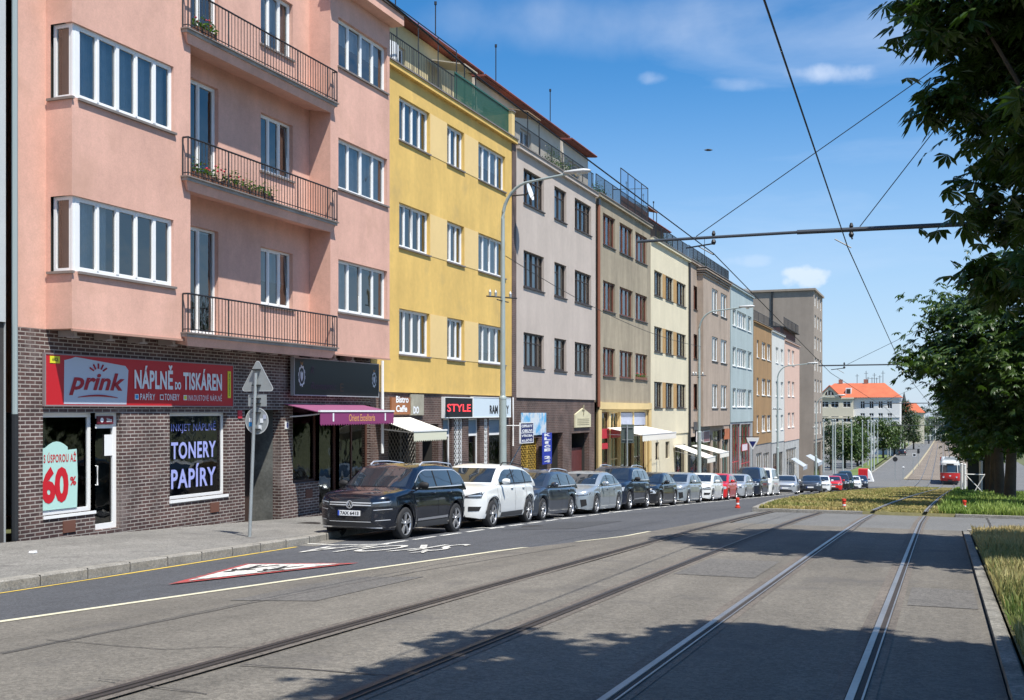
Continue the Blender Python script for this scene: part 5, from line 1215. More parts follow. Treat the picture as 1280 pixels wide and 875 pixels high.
    for sgn in (1, -1):
        g = MB()
        if face == 'bars': patch(g, [(sgn * .50, nz - .15), (sgn * .84, nz - .12)], [(sgn * .50, nz - .055), (sgn * .86, nz - .005)], 'f', lensd, .012, 10, 3); patch(g, [(sgn * .53, nz - .075), (sgn * .82, nz - .045)], [(sgn * .53, nz - .055), (sgn * .84, nz - .015)], 'f', lens, .017, 6, 2)
        elif face == 'hook': patch(g, [(sgn * .46, nz - .13), (sgn * .84, nz - .15)], [(sgn * .46, nz - .10), (sgn * .87, nz + .02)], 'f', lensd, .012, 10, 3); patch(g, [(sgn * .55, nz - .105), (sgn * .84, nz - .09)], [(sgn * .55, nz - .085), (sgn * .84, nz - .06)], 'f', lens, .017, 8, 1)
        elif face == 'slim': patch(g, [(sgn * .40, nz - .10), (sgn * .85, nz - .06)], [(sgn * .42, nz - .07), (sgn * .88, nz + .03)], 'f', lensd, .012, 10, 2); patch(g, [(sgn * .50, nz - .075), (sgn * .80, nz - .03)], [(sgn * .50, nz - .055), (sgn * .80, nz + .0)], 'f', lens, .017, 6, 1)
        else: patch(g, [(sgn * .48, nz - .17), (sgn * .82, nz - .15)], [(sgn * .50, nz - .04), (sgn * .85, nz + .0)], 'f', lens, .012, 8, 3); patch(g, [(sgn * .60, nz - .14), (sgn * .74, nz - .13)], [(sgn * .60, nz - .06), (sgn * .74, nz - .05)], 'f', lensd, .017, 4, 2)
        fin(g, 'headlight')
    g = MB()
    if face == 'slim':
        patch(g, [(-.50, clr + .06), (.50, clr + .06)], [(-.38, nz - .20), (.38, nz - .20)], 'f', seam_m, .010, 14, 4)
        patch(g, [(-.34, nz - .09), (.34, nz - .09)], [(-.36, nz - .06), (.36, nz - .06)], 'f', seam_m, .010, 12, 1)
    elif face == 'hook':
        patch(g, [(-.40, nz - .27), (.40, nz - .27)], [(-.43, nz - .07), (.43, nz - .07)], 'f', seam_m, .010, 14, 3)
        patch(g, [(-.50, clr + .05), (.50, clr + .05)], [(-.42, clr + .17), (.42, clr + .17)], 'f', seam_m, .010, 14, 2)
    else:
        patch(g, [(-.50, nz - .155), (.50, nz - .155)], [(-.50, nz - .05), (.50, nz - .05)], 'f', seam_m, .010, 14, 3)
        patch(g, [(-.62, clr + .07), (.62, clr + .07)], [(-.50, clr + .20), (.50, clr + .20)], 'f', seam_m, .010, 14, 2)
    fin(g, 'grille')
    g = MB()
    if face == 'bars':
        for z0 in (nz - .075, nz - .125): patch(g, [(-.50, z0), (.50, z0)], [(-.50, z0 + .024), (.50, z0 + .024)], 'f', chrome, .018, 14, 1)
        patch(g, [(-.72, clr + .04), (.72, clr + .04)], [(-.72, clr + .068), (.72, clr + .068)], 'f', chrome, .016, 14, 1)
        if kind == 'suv': patch(g, [(-.5, clr + .17), (.5, clr + .17)], [(-.5, clr + .182), (.5, clr + .182)], 'f', chrome, .016, 14, 1)
        for sgn in (1, -1): patch(g, [(sgn * .58, clr + .20), (sgn * .84, clr + .22)], [(sgn * .60, clr + .215), (sgn * .84, clr + .235)], 'f', chrome, .016, 6, 1); patch(g, [(sgn * .56, nz - .22), (sgn * .86, nz - .19)], [(sgn * .54, nz - .208), (sgn * .86, nz - .178)], 'f', chrome, .016, 6, 1)
    elif face == 'hook':
        g.tube([(-.34, cast((-.34, -2, nz - .26), (0, 1, 0)).y - .02, nz - .26), (.34, cast((.34, -2, nz - .09), (0, 1, 0)).y - .02, nz - .09)], .012, chrome, 5)
        for sgn in (1, -1): patch(g, [(sgn * .56, clr + .20), (sgn * .80, clr + .20)], [(sgn * .56, clr + .31), (sgn * .84, clr + .31)], 'f', seam_m, .012, 6, 2)
    elif face == 'slim':
        patch(g, [(-.62, clr + .03), (.62, clr + .03)], [(-.62, clr + .055), (.62, clr + .055)], 'f', chrome, .016, 14, 1)
        for sgn in (1, -1): patch(g, [(sgn * .60, clr + .10), (sgn * .76, clr + .16)], [(sgn * .56, nz - .22), (sgn * .74, nz - .20)], 'f', seam_m, .012, 4, 3)
    else: patch(g, [(-.48, nz - .11), (.48, nz - .11)], [(-.48, nz - .095), (.48, nz - .095)], 'f', chrome, .016, 14, 1)
    fin(g, 'front_trim')
    h0 = cast((0, -2, nz - .10), (0, 1, 0)).y - .024
    if badge == 'ring':
        g = MB(); n = 24; R0, R1 = .085, .068
        for i in range(n):
            a, b = 2 * math.pi * i / n, 2 * math.pi * (i + 1) / n
            g.face([(R0 * math.cos(a), h0 - .004, nz - .10 + R0 * math.sin(a)), (R0 * math.cos(b), h0 - .004, nz - .10 + R0 * math.sin(b)), (R1 * math.cos(b), h0 - .004, nz - .10 + R1 * math.sin(b)), (R1 * math.cos(a), h0 - .004, nz - .10 + R1 * math.sin(a))], chrome)
        zc_ = nz - .10
        for pts in ([(-.025, .055), (0, .005), (.025, .055)], [(-.052, .03), (-.026, -.05), (0, .0), (.026, -.05), (.052, .03)]): g.tube([(a, h0 - .008, zc_ + b) for a, b in pts], .006, chrome, 4)
        g.lathe([(0, .001), (.0, .06)], (0, h0 + .001, zc_), 'y', seam_m, 20); fin(g, 'badge', smooth=False)
    elif badge: g = MB(); g.lathe([(0, 0), (0, .04), (.008, .05), (.012, .05)], (0, h0, nz - .09), 'y', chrome, 16); fin(g, 'badge', smooth=False)
    pz = clr + .30 if kind in ('suv', 'xc', 'van') else clr + .26
    hp_ = cast((0, -2, pz + .05), (0, 1, 0)).y - .03
    g = MB(); g.box(-.26, .26, hp_ - .006, hp_ + .03, pz, pz + .112, plate_w); g.box(-.262, -.222, hp_ - .009, hp_ - .0065, pz + .002, pz + .11, plate_b)
    pl = fin(g, 'number_plate', smooth=False)
    if plate:
        g = MB(); text_on(g, plate, lambda a, b: (-.205 + .445 * a, hp_ - .0085, pz + .018 + .076 * b), dark, bold=.03); fin(g, 'lettering', pl, False)
    for sgn in (1, -1):
        g = MB(); patch(g, [(sgn * .52, nz - .12), (sgn * .84, nz - .10)], [(sgn * .55, nz + .03), (sgn * .86, nz + .05)], 'b', taill, .012, 8, 3); fin(g, 'tail_light')
    # lower cladding and arches
    if D['clad']:
        for sgn in (1, -1):
            g = MB(); m_ = cladm
            patch(g, [(yf + ra - .02, clr + .012), (yr - ra + .02, clr + .012)], [(yf + ra - .02, clr + .13), (yr - ra + .02, clr + .15)], 'x', m_, .012, 14, 2, sgn)
            for yc in (yf, yr):
                inner, outer = [], []
                for i in range(17):
                    t = R(-8 + 196 * i / 16); inner.append((yc - (ra + .002) * math.cos(t), zc + (ra + .006) * math.sin(t))); outer.append((yc - (ra + .055) * math.cos(t), zc + (ra + .055) * math.sin(t)))
                patch(g, inner, outer, 'x', m_, .012, 16, 1, sgn)
            if kind == 'suv': patch(g, [(yf + ra - .02, clr + .155), (yr - ra + .02, clr + .175)], [(yf + ra - .02, clr + .20), (yr - ra + .02, clr + .23)], 'x', rim_m, .014, 14, 1, sgn)
            fin(g, 'sill_cladding')
    if D['rails']:
        for sgn in (1, -1):
            x = hw * .945 - (H - bz) * .33 - .07; pts = [(sgn * x, y, tz(y) + .0 + (.055 if 0 < i < 12 else -.01)) for i, y in enumerate([c0 + .95 + (c1 - c0 - 1.35) * i / 12 for i in range(13)])]
            g = MB(); g.tube(pts, .017, chrome if kind in ('suv', 'wagon') else seam_m, 6); fin(g, 'roof_rail')
    # mirrors
    for sgn in (1, -1):
        g = MB(); cx, cy, cz = sgn * (hw + .10), c0 + .42, bz + .06; rows_ = []
        for i in range(9):
            t = math.pi * i / 8; rr = math.sin(t) ** .6
            rows_.append([(cx - sgn * .115 * math.cos(t), cy + .07 * rr * math.cos(s_ * math.pi / 6) * (1 if math.cos(s_ * math.pi / 6) < 0 else .5), cz + .078 * rr * math.sin(s_ * math.pi / 6)) for s_ in range(13)])
        g.grid(rows_, pm if kind != 'suv' else seam_m); g.tube([(sgn * (hw * .90), cy + .02, bz - .03), (cx - sgn * .06, cy + .01, cz - .03)], .022, seam_m, 6); fin(g, 'mirror')
    # wheels
    for yc in (yf, yr):
        for sgn in (1, -1):
            g = MB(); xo = sgn * (hw - .005); xi = xo - sgn * .215
            prof = [(0, r * .70), (.0, r * .74), (-.005, r * .86), (-.018, r * .955), (-.04, r * .995), (-.11, r), (-.175, r * .995), (-.20, r * .95), (-.215, r * .80), (-.215, r * .66)]
            g.lathe([(a * sgn, b) for a, b in prof], (xo, yc, zc), 'x', tyre_m, 28); ty = fin(g, 'wheel', sharp=60)
            g = MB(); rr = r * .715
            g.lathe([(0, rr), (sgn * -.004, rr * .93), (sgn * -.03, rr * .90)], (xo - sgn * .004, yc, zc), 'x', rims, 28)
            g.lathe([(0, rr * .93), (0, 0.001)], (xo - sgn * .07, yc, zc), 'x', brakem, 20)
            ns = 5
            for i in range(ns * 2):
                an = 2 * math.pi * (i // 2) / ns + (.17 if i % 2 else -.17) + .3; d_ = Vector((0, math.cos(an), math.sin(an))); an0 = 2 * math.pi * (i // 2) / ns + .3
                d0 = Vector((0, math.cos(an0), math.sin(an0))); p_ = Vector((0, -math.sin(an), math.cos(an)))
                c_ = Vector((xo - sgn * .02, yc, zc)); a0, a1 = c_ + d0 * rr * .14 + Vector((sgn * .004, 0, 0)), c_ + d_ * rr * .94 + Vector((sgn * .008, 0, 0)); wd0, wd1 = p_ * rr * .075, p_ * rr * .055; dx = Vector((sgn * -.03, 0, 0))
                g.hexa([a0 - wd0 + dx, a0 + wd0 + dx, a1 + wd1 + dx, a1 - wd1 + dx, a0 - wd0, a0 + wd0, a1 + wd1, a1 - wd1], rims)
            g.lathe([(0, rr * .2), (sgn * .012, rr * .18), (sgn * .014, .001)], (xo - sgn * .02, yc, zc), 'x', rims, 14); fin(g, 'rim', ty, smooth=False)
    return e
navy = paint('black_blue', (.004, .006, .012), .0, .22); pwhite = paint('white', (.72, .74, .73)); pgrey = paint('steel_grey', (.055, .07, .095), .5); psilver = paint('silver', (.42, .47, .50), .55, .3); pdark = paint('dark_blue', (.012, .02, .04), .3)
pred = paint('red', (.55, .012, .015)); pblack = paint('black', (.008, .009, .011)); psil2 = paint('light_silver', (.50, .53, .56), .5, .32); pgreen = paint('dark_green', (.012, .03, .028), .2)
XC = -11.78
cars = [
 (22.05, 'suv', navy, 'black SUV with chrome grille bars and roof rails, first in the parked row', '7AX 6413', 'ring', 'bars'),
 (None, 'xc', pwhite, 'white SUV with black wheel arches parked right behind the black one', '8AM 2207', None, 'hook'),
 (None, 'wagon', pgrey, 'steel grey estate car with silver roof rails behind the white SUV', '4AB 5518', None, 'plain'),
 (None, 'sedan', psilver, 'silver saloon car with slim headlights and a big dark lower grille', None, 'dot', 'slim'),
 (None, 'suv', pdark, 'dark blue SUV with roof rails between a silver saloon and a dark saloon', None, None, 'plain'),
 (None, 'sedan', pblack, 'near-black saloon car parked below the cream house', None, 'dot', 'plain'),
 (None, 'hatch', psilver, 'silver hatchback parked between the near-black saloon and the white hatchback', None, 'dot', 'slim'),
 (None, 'hatch', pwhite, 'white hatchback with a dark bumper parked at the thick lamp post', None, None, 'hook'),
 (None, 'hatch', pred, 'bright red hatchback squeezed between white and silver cars', None, None, 'plain'),
 (None, 'hatch', psil2, 'light silver hatchback parked right after the bright red one', None, None, 'plain'),
 (None, 'van', pdark, 'tall dark blue van-like car behind the light silver hatchback', None, None, 'plain'),
 (None, 'van', pwhite, 'white van mostly hidden behind the tall dark blue one', None, None, 'plain'),
]
fu = [509, 615, 680, 747, 789, 825, 860.6, 892, 910, 933, 952, 966]      # where each front wheel stands along the kerb
DX = -10.86
for i, (y_, kind, pm, lab, plate, badge, face) in enumerate(cars):
    D = TYPES[kind]; yfw = FY(fu[i], DX); yc = yfw - D['fo'] + D['L'] / 2
    x = DX - D['W'] / 2 + rnd.uniform(-.04, .04)
    make_car(kind, pm, (x, yc, gz(x + .3, yc) + .004), R(rnd.uniform(-.5, .5)), lab, plate, badge, face=face)
far_ = [(983, 'wagon', psil2, 'silver estate car, first of the far parked group after the gap'), (1014, 'hatch', pgrey, 'grey-blue hatchback behind the silver estate car in the far group'),
        (1026, 'hatch', pwhite, 'white hatchback left of the far red car'), (1041, 'hatch', pred, 'far red car, small, near the tall block corner'), (1050, 'suv', pblack, 'black SUV just beyond the far red car'),
        (1056, 'van', pgreen, 'dark green van-like car beside the far white saloon'), (1066, 'sedan', pwhite, 'far white saloon near the red and white barrier'), (1075, 'hatch', pdark, 'dark blue car, last of the row beside the red and white barrier')]
ycar = FY(966, DX) + 7.5
for i, (u, kind, pm, lab) in enumerate(far_):
    v_ = 607.5 - i * .75; p = gh(u + 4, v_)
    yy_ = [88, 95.0, 101.5, 108, 114, 120, 127, 133][i]; xw = XAT(u, yy_) 
    make_car(kind, pm, (xw, yy_, gz(xw, yy_) + .004), R(4), lab, None, None, face='plain', detail=False)
def placed(u, v, kind, pm, head, lab, grp, name='moving_car', dz=0):
    p = gh(u, v); return make_car(kind, pm, (p.x, p.y, p.z + dz + .004), head, lab, None, None, face='plain', detail=False, group=grp, name=name)
placed(1128, 569, 'suv', pblack, R(180), 'black car driving away up the far avenue', 'cars on the far avenue')
placed(1061, 570, 'sedan', pdark, R(20), 'dark blue car at the left edge of the far side street', 'cars on the far side street', 'parked_car')
placed(1070, 567, 'sedan', pblack, R(60), 'black car parked in front of the orange lorry far away', 'cars on the far side street', 'parked_car')
for yq, x, pm, lab in ((90, 12.9, psilver, 'silver car parked on the right-hand side street seen under the trees'), (100, 12.9, pwhite, 'white car parked further down the right-hand side street')):
    make_car('hatch', pm, (x, yq, gz(x, yq)), R(180), lab, None, None, face='plain', detail=False, group='cars on the right-hand street')

# ------------------------------------------------------------------ lamp posts
def lamp_post(u, X, v_top, label, arm=2.5, hgt=None, base_clear=None):
    y = FY(u, X); zt = FZ(u, v_top, X); z0 = gz(X, y) + .13
    e = empty('street_lamp', (X, y, z0), label, 'street lamp', 'tall street lamps on the left pavement')
    zm = z0 + (zt - z0) * .335; q = MB(); q.tube([(X, y, z0), (X, y, z0 + .6), (X, y, zm)], [.15, .125, .12], lampgreen, 14); q.lathe([(0, .125), (.06, .13), (.12, .09)], (X, y, zm - .02), 'z', lampgreen, 14)
    top0 = zt - 1.35; arc = [(X, y, zm + .05), (X, y, z0 + (zt - z0) * .6), (X, y, top0)]; rr = [.088, .08, .062]
    for i in range(1, 9): t = math.pi / 2 * i / 8; arc.append((X + 1.0 * (1 - math.cos(t)), y, top0 + 1.15 * math.sin(t))); rr.append(.058 - .002 * i)
    arc.append((X + arm - .1, y, zt - .05)); rr.append(.04); q.tube(arc, rr, lampgreen, 12); q.build('pole', e, smooth=True)
    q = MB(); hx = X + arm
    prof = [(-.25, .03), (-.2, .07), (.1, .10), (.45, .12), (.62, .07), (.68, .01)]
    rows = []
    for a, r_ in prof: rows.append([(hx + a, y + r_ * 1.25 * math.cos(t * math.pi / 6), zt - .0 + r_ * .75 * math.sin(t * math.pi / 6)) for t in range(13)])
    q.grid(rows, mat('lamp_head_grey', (.50, .51, .50), .4)); hd = q.build('lamp_head', e, smooth=True)
    q = MB(); q.lathe([(0, .11), (-.06, .10), (-.1, .05), (-.11, .001)], (hx + .25, y, zt - .05), 'z', mat('lamp_glass', (.6, .58, .5), .2), 12); q.build('lamp_glass', hd, smooth=True)
    q = MB(); zb_ = z0 + (zt - z0) * .64
    q.tube([(X - .35, y - .55, zb_), (X + .3, y + .5, zb_)], .025, dkgrey, 6); q.tube([(X, y - .5, zb_ - .12), (X, y + .5, zb_ - .12)], .02, dkgrey, 6)
    for k in (-.5, -.28, .3): q.lathe([(0, .04), (.14, .05), (.22, .01)], (X + k * .5, y + k, zb_), 'z', galv, 8)
    q.build('wire_bracket', e); return e
lamp_post(628.5, -13.5, 222, 'nearest tall street lamp, standing before the yellow house', 2.35)
lamp_post(874, -13.5, 385, 'second tall street lamp, in front of the brownish pink house', 2.6)
lamp_post(972, -13.5, 454.5, 'third tall street lamp, in front of the ochre brown house', 2.8)
lamp_post(1020, -13.5, 494, 'fourth tall street lamp, at the corner of the tall brown block', 2.6)

# ------------------------------------------------------------------ traffic signs
sp = gh(312, 671, .13); sp = Vector((sp.x, sp.y, gz(sp.x, sp.y) + .13))
e = empty('traffic_sign', sp, 'grey backs of a triangular and a round traffic sign on one leaning pole', 'traffic sign'); ln = Vector((.10, .05, 0)); zt_ = FZ(320, 451, sp.x * 1.0); 
hh = EYE + (514 - 451) / F * (sp.xy.length * math.cos(math.atan2(-sp.x, sp.y) - TH)) - sp.z
at_ = lambda z: Vector((sp.x + ln.x * z / 3, sp.y + ln.y * z / 3, sp.z + z))
q = MB(); q.tube([at_(0), at_(hh - .25)], .035, galv, 12); q.build('pole', e, smooth=True)
gb = mat('sign_back', (.36, .38, .38), .55, .3, var=.1, vscale=3)
def plate_(pts, y_, th=.012, m1=gb, m2=gb):
    q = MB(); q.face([(a, y_, b) for a, b in pts], m1); q.face([(a, y_ + th, b) for a, b in pts][::-1], m2)
    for (a, b), (c, d) in zip(pts, pts[1:] + pts[:1]): q.face([(a, y_, b), (c, y_, d), (c, y_ + th, d), (a, y_ + th, b)], m1)
    return q
t_ = at_(hh); cxs, tb0 = t_.x, t_.z; side_ = .72
tri = []
for cx_, cz_, a0 in ((-side_ / 2 + .04, .04, 210), (side_ / 2 - .04, .04, 330), (0, side_ * .866 - .08 + .02, 90)):
    for k in range(-2, 3): an = R(a0 + k * 28); tri.append((cxs + cx_ + .05 * math.cos(an), tb0 - side_ * .866 - .02 + .03 + cz_ + .05 * math.sin(an)))
q = plate_(tri, t_.y + .05, m2=redl); 
lw_ = mat('sign_rim', (.55, .56, .55), .5)
n = len(tri); cX = sum(p[0] for p in tri) / n; cZ = sum(p[1] for p in tri) / n
for i in range(n):
    a, b = tri[i], tri[(i + 1) % n]; sc_ = lambda p: (cX + (p[0] - cX) * .955, cZ + (p[1] - cZ) * .955)
    q.face([(a[0], t_.y + .046, a[1]), (b[0], t_.y + .046, b[1]), (sc_(b)[0], t_.y + .046, sc_(b)[1]), (sc_(a)[0], t_.y + .046, sc_(a)[1])], lw_)
q.build('triangular_plate', e)
zr = tb0 - side_ * .866 - .05
q = plate_([(cxs - .23, zr - .26), (cxs + .21, zr - .26), (cxs + .21, zr - .02), (cxs - .23, zr - .02)], t_.y + .05); q.build('supplementary_plate', e)
cz = zr - .56; q = plate_([(cxs - .02 + .275 * math.cos(2 * math.pi * i / 32), cz + .275 * math.sin(2 * math.pi * i / 32)) for i in range(32)], t_.y + .05, m2=bl)
for i in range(32):
    a, b = 2 * math.pi * i / 32, 2 * math.pi * (i + 1) / 32; f_ = lambda an, r_: (cxs - .02 + r_ * math.cos(an), t_.y + .046, cz + r_ * math.sin(an)); q.face([f_(a, .278), f_(b, .278), f_(b, .26), f_(a, .26)], lw_)
q.build('round_plate', e)
q = MB()
for dx_, dz_, m_ in ((-.17, -.075, bl), (-.17, .01, whtxt), (.10, .0, whtxt), (.17, .08, lil), (.06, -.14, whtxt)): q.box(cxs + dx_ - .035, cxs + dx_ + .035, t_.y + .04, t_.y + .0455, cz + dz_ - .04, cz + dz_ + .05, m_); q.build('sticker', e); q = MB()
q = MB()
for z in (tb0 - .18, tb0 - .5, zr - .1, zr - .2, cz + .17, cz - .17): q.box(cxs - .10, cxs + .08, t_.y - .02, t_.y + .05, z - .012, z + .012, dkgrey)
q.build('clamp', e)
# parking sign seen from the back
Xs = -13.4; ys_ = FY(784, Xs); z0 = gz(Xs, ys_) + .13; e = empty('parking_sign', (Xs, ys_, z0), 'dark rectangular sign back on a thin pole before the olive house portal', 'traffic sign'); zt_ = FZ(784, 530.5, Xs)
q = MB(); q.tube([(Xs, ys_, z0), (Xs, ys_, zt_ - .05)], .035, galv, 8); q.build('pole', e); q = plate_([(Xs - .3, zt_ - .85), (Xs + .3, zt_ - .85), (Xs + .3, zt_), (Xs - .3, zt_)], ys_ + .045, m1=mat('sign_back_dark', (.10, .13, .12), .5), m2=bl); q.build('plate', e)
q = MB(); q.box(Xs - .25, Xs + .25, ys_ + .02, ys_ + .045, zt_ - .15, zt_ - .12, galv); q.box(Xs - .25, Xs + .25, ys_ + .02, ys_ + .045, zt_ - .72, zt_ - .69, galv); q.build('clamp', e)

# red marker posts at the median end
for i, (u, v, lab) in enumerate(((922, 635, 'small red marker post on the kerb tip at the left end of the median'), (1055, 637, 'small red marker post on the grass left of the tram rails'), (1205.5, 638.5, 'small red marker post on the grass right of the tram rails'))):
    p = gh(u, v, .08); e = empty('marker_post', p, lab, 'marker post', 'red marker posts at the median end'); q = MB(); rp = mat('post_red', (.62, .045, .02), .5)
    q.lathe([(0, .001), (0, .085), (.05, .085), (.055, .055), (.26, .05), (.27, .065), (.33, .06), (.34, .001)], p, 'z', rp, 12); q.build('body', e, smooth=True); q = MB(); q.lathe([(.12, .054), (.17, .053)], p, 'z', whtxt, 12); q.build('reflective_band', e)

# ------------------------------------------------------------------ overhead line
def catenary(p0, p1, sag, r, m, name, label, grp=None, n=14, cat='overhead wire'):
    p0, p1 = Vector(p0), Vector(p1); pts = [p0 + (p1 - p0) * i / n - Vector((0, 0, sag * 4 * (i / n) * (1 - i / n))) for i in range(n + 1)]
    q = MB(); q.tube(pts, r, m, 5); o = q.build(name, org=p0); tag(o, label, cat, grp); return o
wire = mat('wire', (.02, .021, .022), .5, .4); armm = mat('arm_steel', (.10, .11, .12), .4, .5)
def mast(Y, Xm, zarm, xl, label, alab, first=False):
    z0 = gz(Xm, Y) + .05; e = empty('tram_mast', (Xm, Y, z0), label, 'tram mast', 'tram line masts with cross arms')
    q = MB(); q.tube([(Xm, Y, z0), (Xm, Y, zarm + 4.2)], [.14, .10], lampgreen, 12); q.build('pole', e)
    q = MB(); q.tube([(Xm, Y, zarm), (Xm - 4.2, Y, zarm + .03)], .044, armm, 10); q.tube([(Xm - 4.1, Y, zarm + .03), (xl, Y, zarm + .02)], .030, armm, 10); q.build('cross_arm', e)
    q = MB(); q.tube([(Xm, Y, zarm + 4.0), (xl + 1.2, Y, zarm + .06)], .009, wire, 5); q.tube([(Xm, Y, zarm + 4.0), (xl + 4.3, Y, zarm + .07)], .009, wire, 5); q.build('stay_wire', e)
    q = MB()
    for xw in (T(Y) - .35, T(Y) - 2.95):
        q.lathe([(0, .03), (-.05, .05), (-.1, .03)], (xw, Y, zarm - .02), 'z', dkgrey, 8); q.tube([(xw, Y, zarm - .1), (xw - .55 if xw < T(Y) - 2 else xw + .02, Y, zarm - .16), ], .016, dkgrey, 5); q.tube([(xw - .3, Y, zarm - .14), (xw, Y, zarm - .32)], .012, dkgrey, 5)
        q.lathe([(0, .02), (.06, .04), (.12, .02)], (xw, Y, zarm + .03), 'z', dkgrey, 8)
        q.build('insulator', e); q = MB()
Z0 = EYE + 3.40
ARMS = [(22, Z0), (50, EYE + 1.95), (80, gz(0, 80) + 6.1), (112, gz(0, 112) + 6.1)]
labs = ['nearest tram mast in the verge whose cross arm spans both tracks', 'second tram mast and thin cross arm, partly hidden in the leaves', 'third tram mast, behind the tree trunks', 'fourth tram mast, far off before the tram']
for (Y, za), lab in zip(ARMS, labs): mast(Y, 1.6 if Y < 40 else 4.2, za, -5.75 if Y < 40 else -5.0, lab, '')
pr = [(-1.35, 2.0, EYE + 3.9), (-1.42, 9.6, EYE + 3.52), (-1.67, 22, Z0 - .30), (-1.5, 50, ARMS[1][1] - .3), (-.6, 80, ARMS[2][1] - .3), (.1, 112, ARMS[3][1] - .3), (.55, 160, -3.3), (.9, 300, -4.6)]
pl_ = [(-4.5, 2, EYE + 3.9), (-4.55, 11, EYE + 3.5), (-4.2, 22, Z0 - .3), (-4.5, 50, ARMS[1][1] - .3), (-3.6, 80, ARMS[2][1] - .3), (-3.0, 112, ARMS[3][1] - .3), (-2.4, 160, -3.3), (-2.2, 300, -4.6)]
for pts, lab in ((pr, 'tram contact wire over the right-hand track'), (pl_, 'tram contact wire over the left-hand track')):
    q = MB(); q.tube(pts, .0105, wire, 5); o = q.build('contact_wire', org=pts[0]); tag(o, lab, 'overhead wire', 'tram contact wires')
yb_ = FY(628, -13.5); catenary((-13.4, FY(628.5, -13.5), FZ(628, 320, -13.5)), (-13.4, FY(874, -13.5), FZ(874, 433, -13.5)), .5, .012, wire, 'cable', 'sagging cable strung from the nearest lamp post to the second one')

# ------------------------------------------------------------------ tram
def tram(x, y):
    z = gz(x, y) + .07; e = empty('tram', (x, y, z), 'red and cream tram coming down the tracks towards the camera', 'tram')
    tr = mat('tram_red', (.50, .018, .02), .35, coat=.5); tcr = mat('tram_cream', (.52, .52, .49), .4, coat=.3); L, hw = 14.0, 1.25
    def sec(t, w_, zs): return None
    q = MB(); rows = []; zs = [.45, .6, 1.0, 1.45, 1.5]; m_ = tr
    def ring(zz, inset):
        pts = []
        for i in range(25):
            t = math.pi * i / 24; pts.append((x - math.cos(t) * (hw - inset * .5) if True else 0, y + .9 - (abs(math.sin(t)) ** .55) * (.9 - inset), zz))
        return [(x - (hw - inset * .3), y + L, zz)] + pts + [(x + (hw - inset * .3), y + L, zz)]
    q.grid([ring(a, b) for a, b in ((.42, .12), (.6, .02), (1.0, 0), (1.5, .0))], tr); q.grid([ring(a, b) for a, b in ((1.5, -.01), (1.56, -.01))], tcr); q.build('lower_body', e, smooth=True)
    q = MB(); q.grid([ring(a, b) for a, b in ((1.46, 0), (2.45, .16), (2.8, .26), (3.0, .6), (3.08, .9))], tcr); q.face(ring(3.08, .9), tcr); q.face([(x - hw, y + L, .42 + 0 * z), (x + hw, y + L, .42), (x + hw, y + L, 3.0), (x - hw, y + L, 3.0)], tr); up = q
    up.build('upper_body', e, smooth=True)
    q = MB()
    def gr(i0, i1, z0, z1, n=6, o=.012):
        rows = []
        for k in range(5):
            zz = z0 + (z1 - z0) * k / 4; ins = (zz - 1.46) * .15; rr = ring(zz, max(0, ins)); rows.append([(p[0] + (p[0] - x) * .012, p[1] - .02, p[2]) for p in rr[i0:i1]])
        q.grid(rows, carglass)
    gr(7, 20, 1.52, 2.5); gr(3, 7, 1.52, 2.5); gr(20, 24, 1.52, 2.5); q.build('windscreen', e, smooth=True)
    for s in (1, -1):
        q = MB()
        for k in range(7): a = y + 1.3 + k * 1.75; q.box(x + s * (hw - .06), x + s * (hw + .012), a, a + 1.5, 1.6, 2.4, carglass)
        q.build('side_window', e)
        q = MB(); q.lathe([(0, .001), (-.03, .11), (0.02, .12)], (x + s * .8, y + .06, .95), 'y', lens, 14); q.build('headlight', e)
    q = MB(); q.face([(x - .14, y - .025, 1.18), (x + .14, y - .025, 1.18), (x, y - .025, .98)], whtxt); q.box(x - .45, x + .45, y + .06, y + .1, 2.48, 2.68, blackm); q.build('front_emblem', e)
    q = MB(); q.box(x - 1.0, x + 1.0, y + .2, y + .5, .12, .45, dkgrey); q.box(x - 1.05, x + 1.05, y + 1.2, y + L - 1, .15, .5, under)
    for yy_ in (y + 2.5, y + 4.3, y + 9.5, y + 11.3):
        for s in (1, -1): q.lathe([(-.06, .33), (.06, .33)], (x + s * .72, yy_, .33), 'x', dkgrey, 14)
    q.box(x - .25, x + .25, y - .18, y + .3, .38, .55, dkgrey); q.build('undercarriage', e)
    q = MB(); q.box(x - .7, x + .7, y + 3.2, y + 5.4, 3.08, 3.3, galv); q.build('roof_box', e)
    q = MB(); k = y + 4.2
    for s in (1, -1): q.tube([(x + s * .55, k - .9, 3.35), (x + s * .65, k, 4.3), (x + s * .75, k + .9, 5.1)], .03, rust, 5); q.tube([(x + s * .75, k + .9, 5.1), (x + s * .3, k + .2, 5.6)], .02, rust, 5)
    q.tube([(x - .85, k + .3, 5.6), (x + .85, k + .3, 5.6)], .03, rust, 5); q.tube([(x - .55, k - .9, 3.35), (x + .55, k - .9, 3.35)], .04, rust, 5); q.tube([(x - .65, k, 4.3), (x + .65, k, 4.3)], .02, rust, 5); q.build('pantograph', e)
    for o in e.children:      # heights were given from the rail head
        for v in o.data.vertices: v.co.z += z
    return e
pt = gh(1180.5, 602.5); tram(T(157) + .25, 157.0)
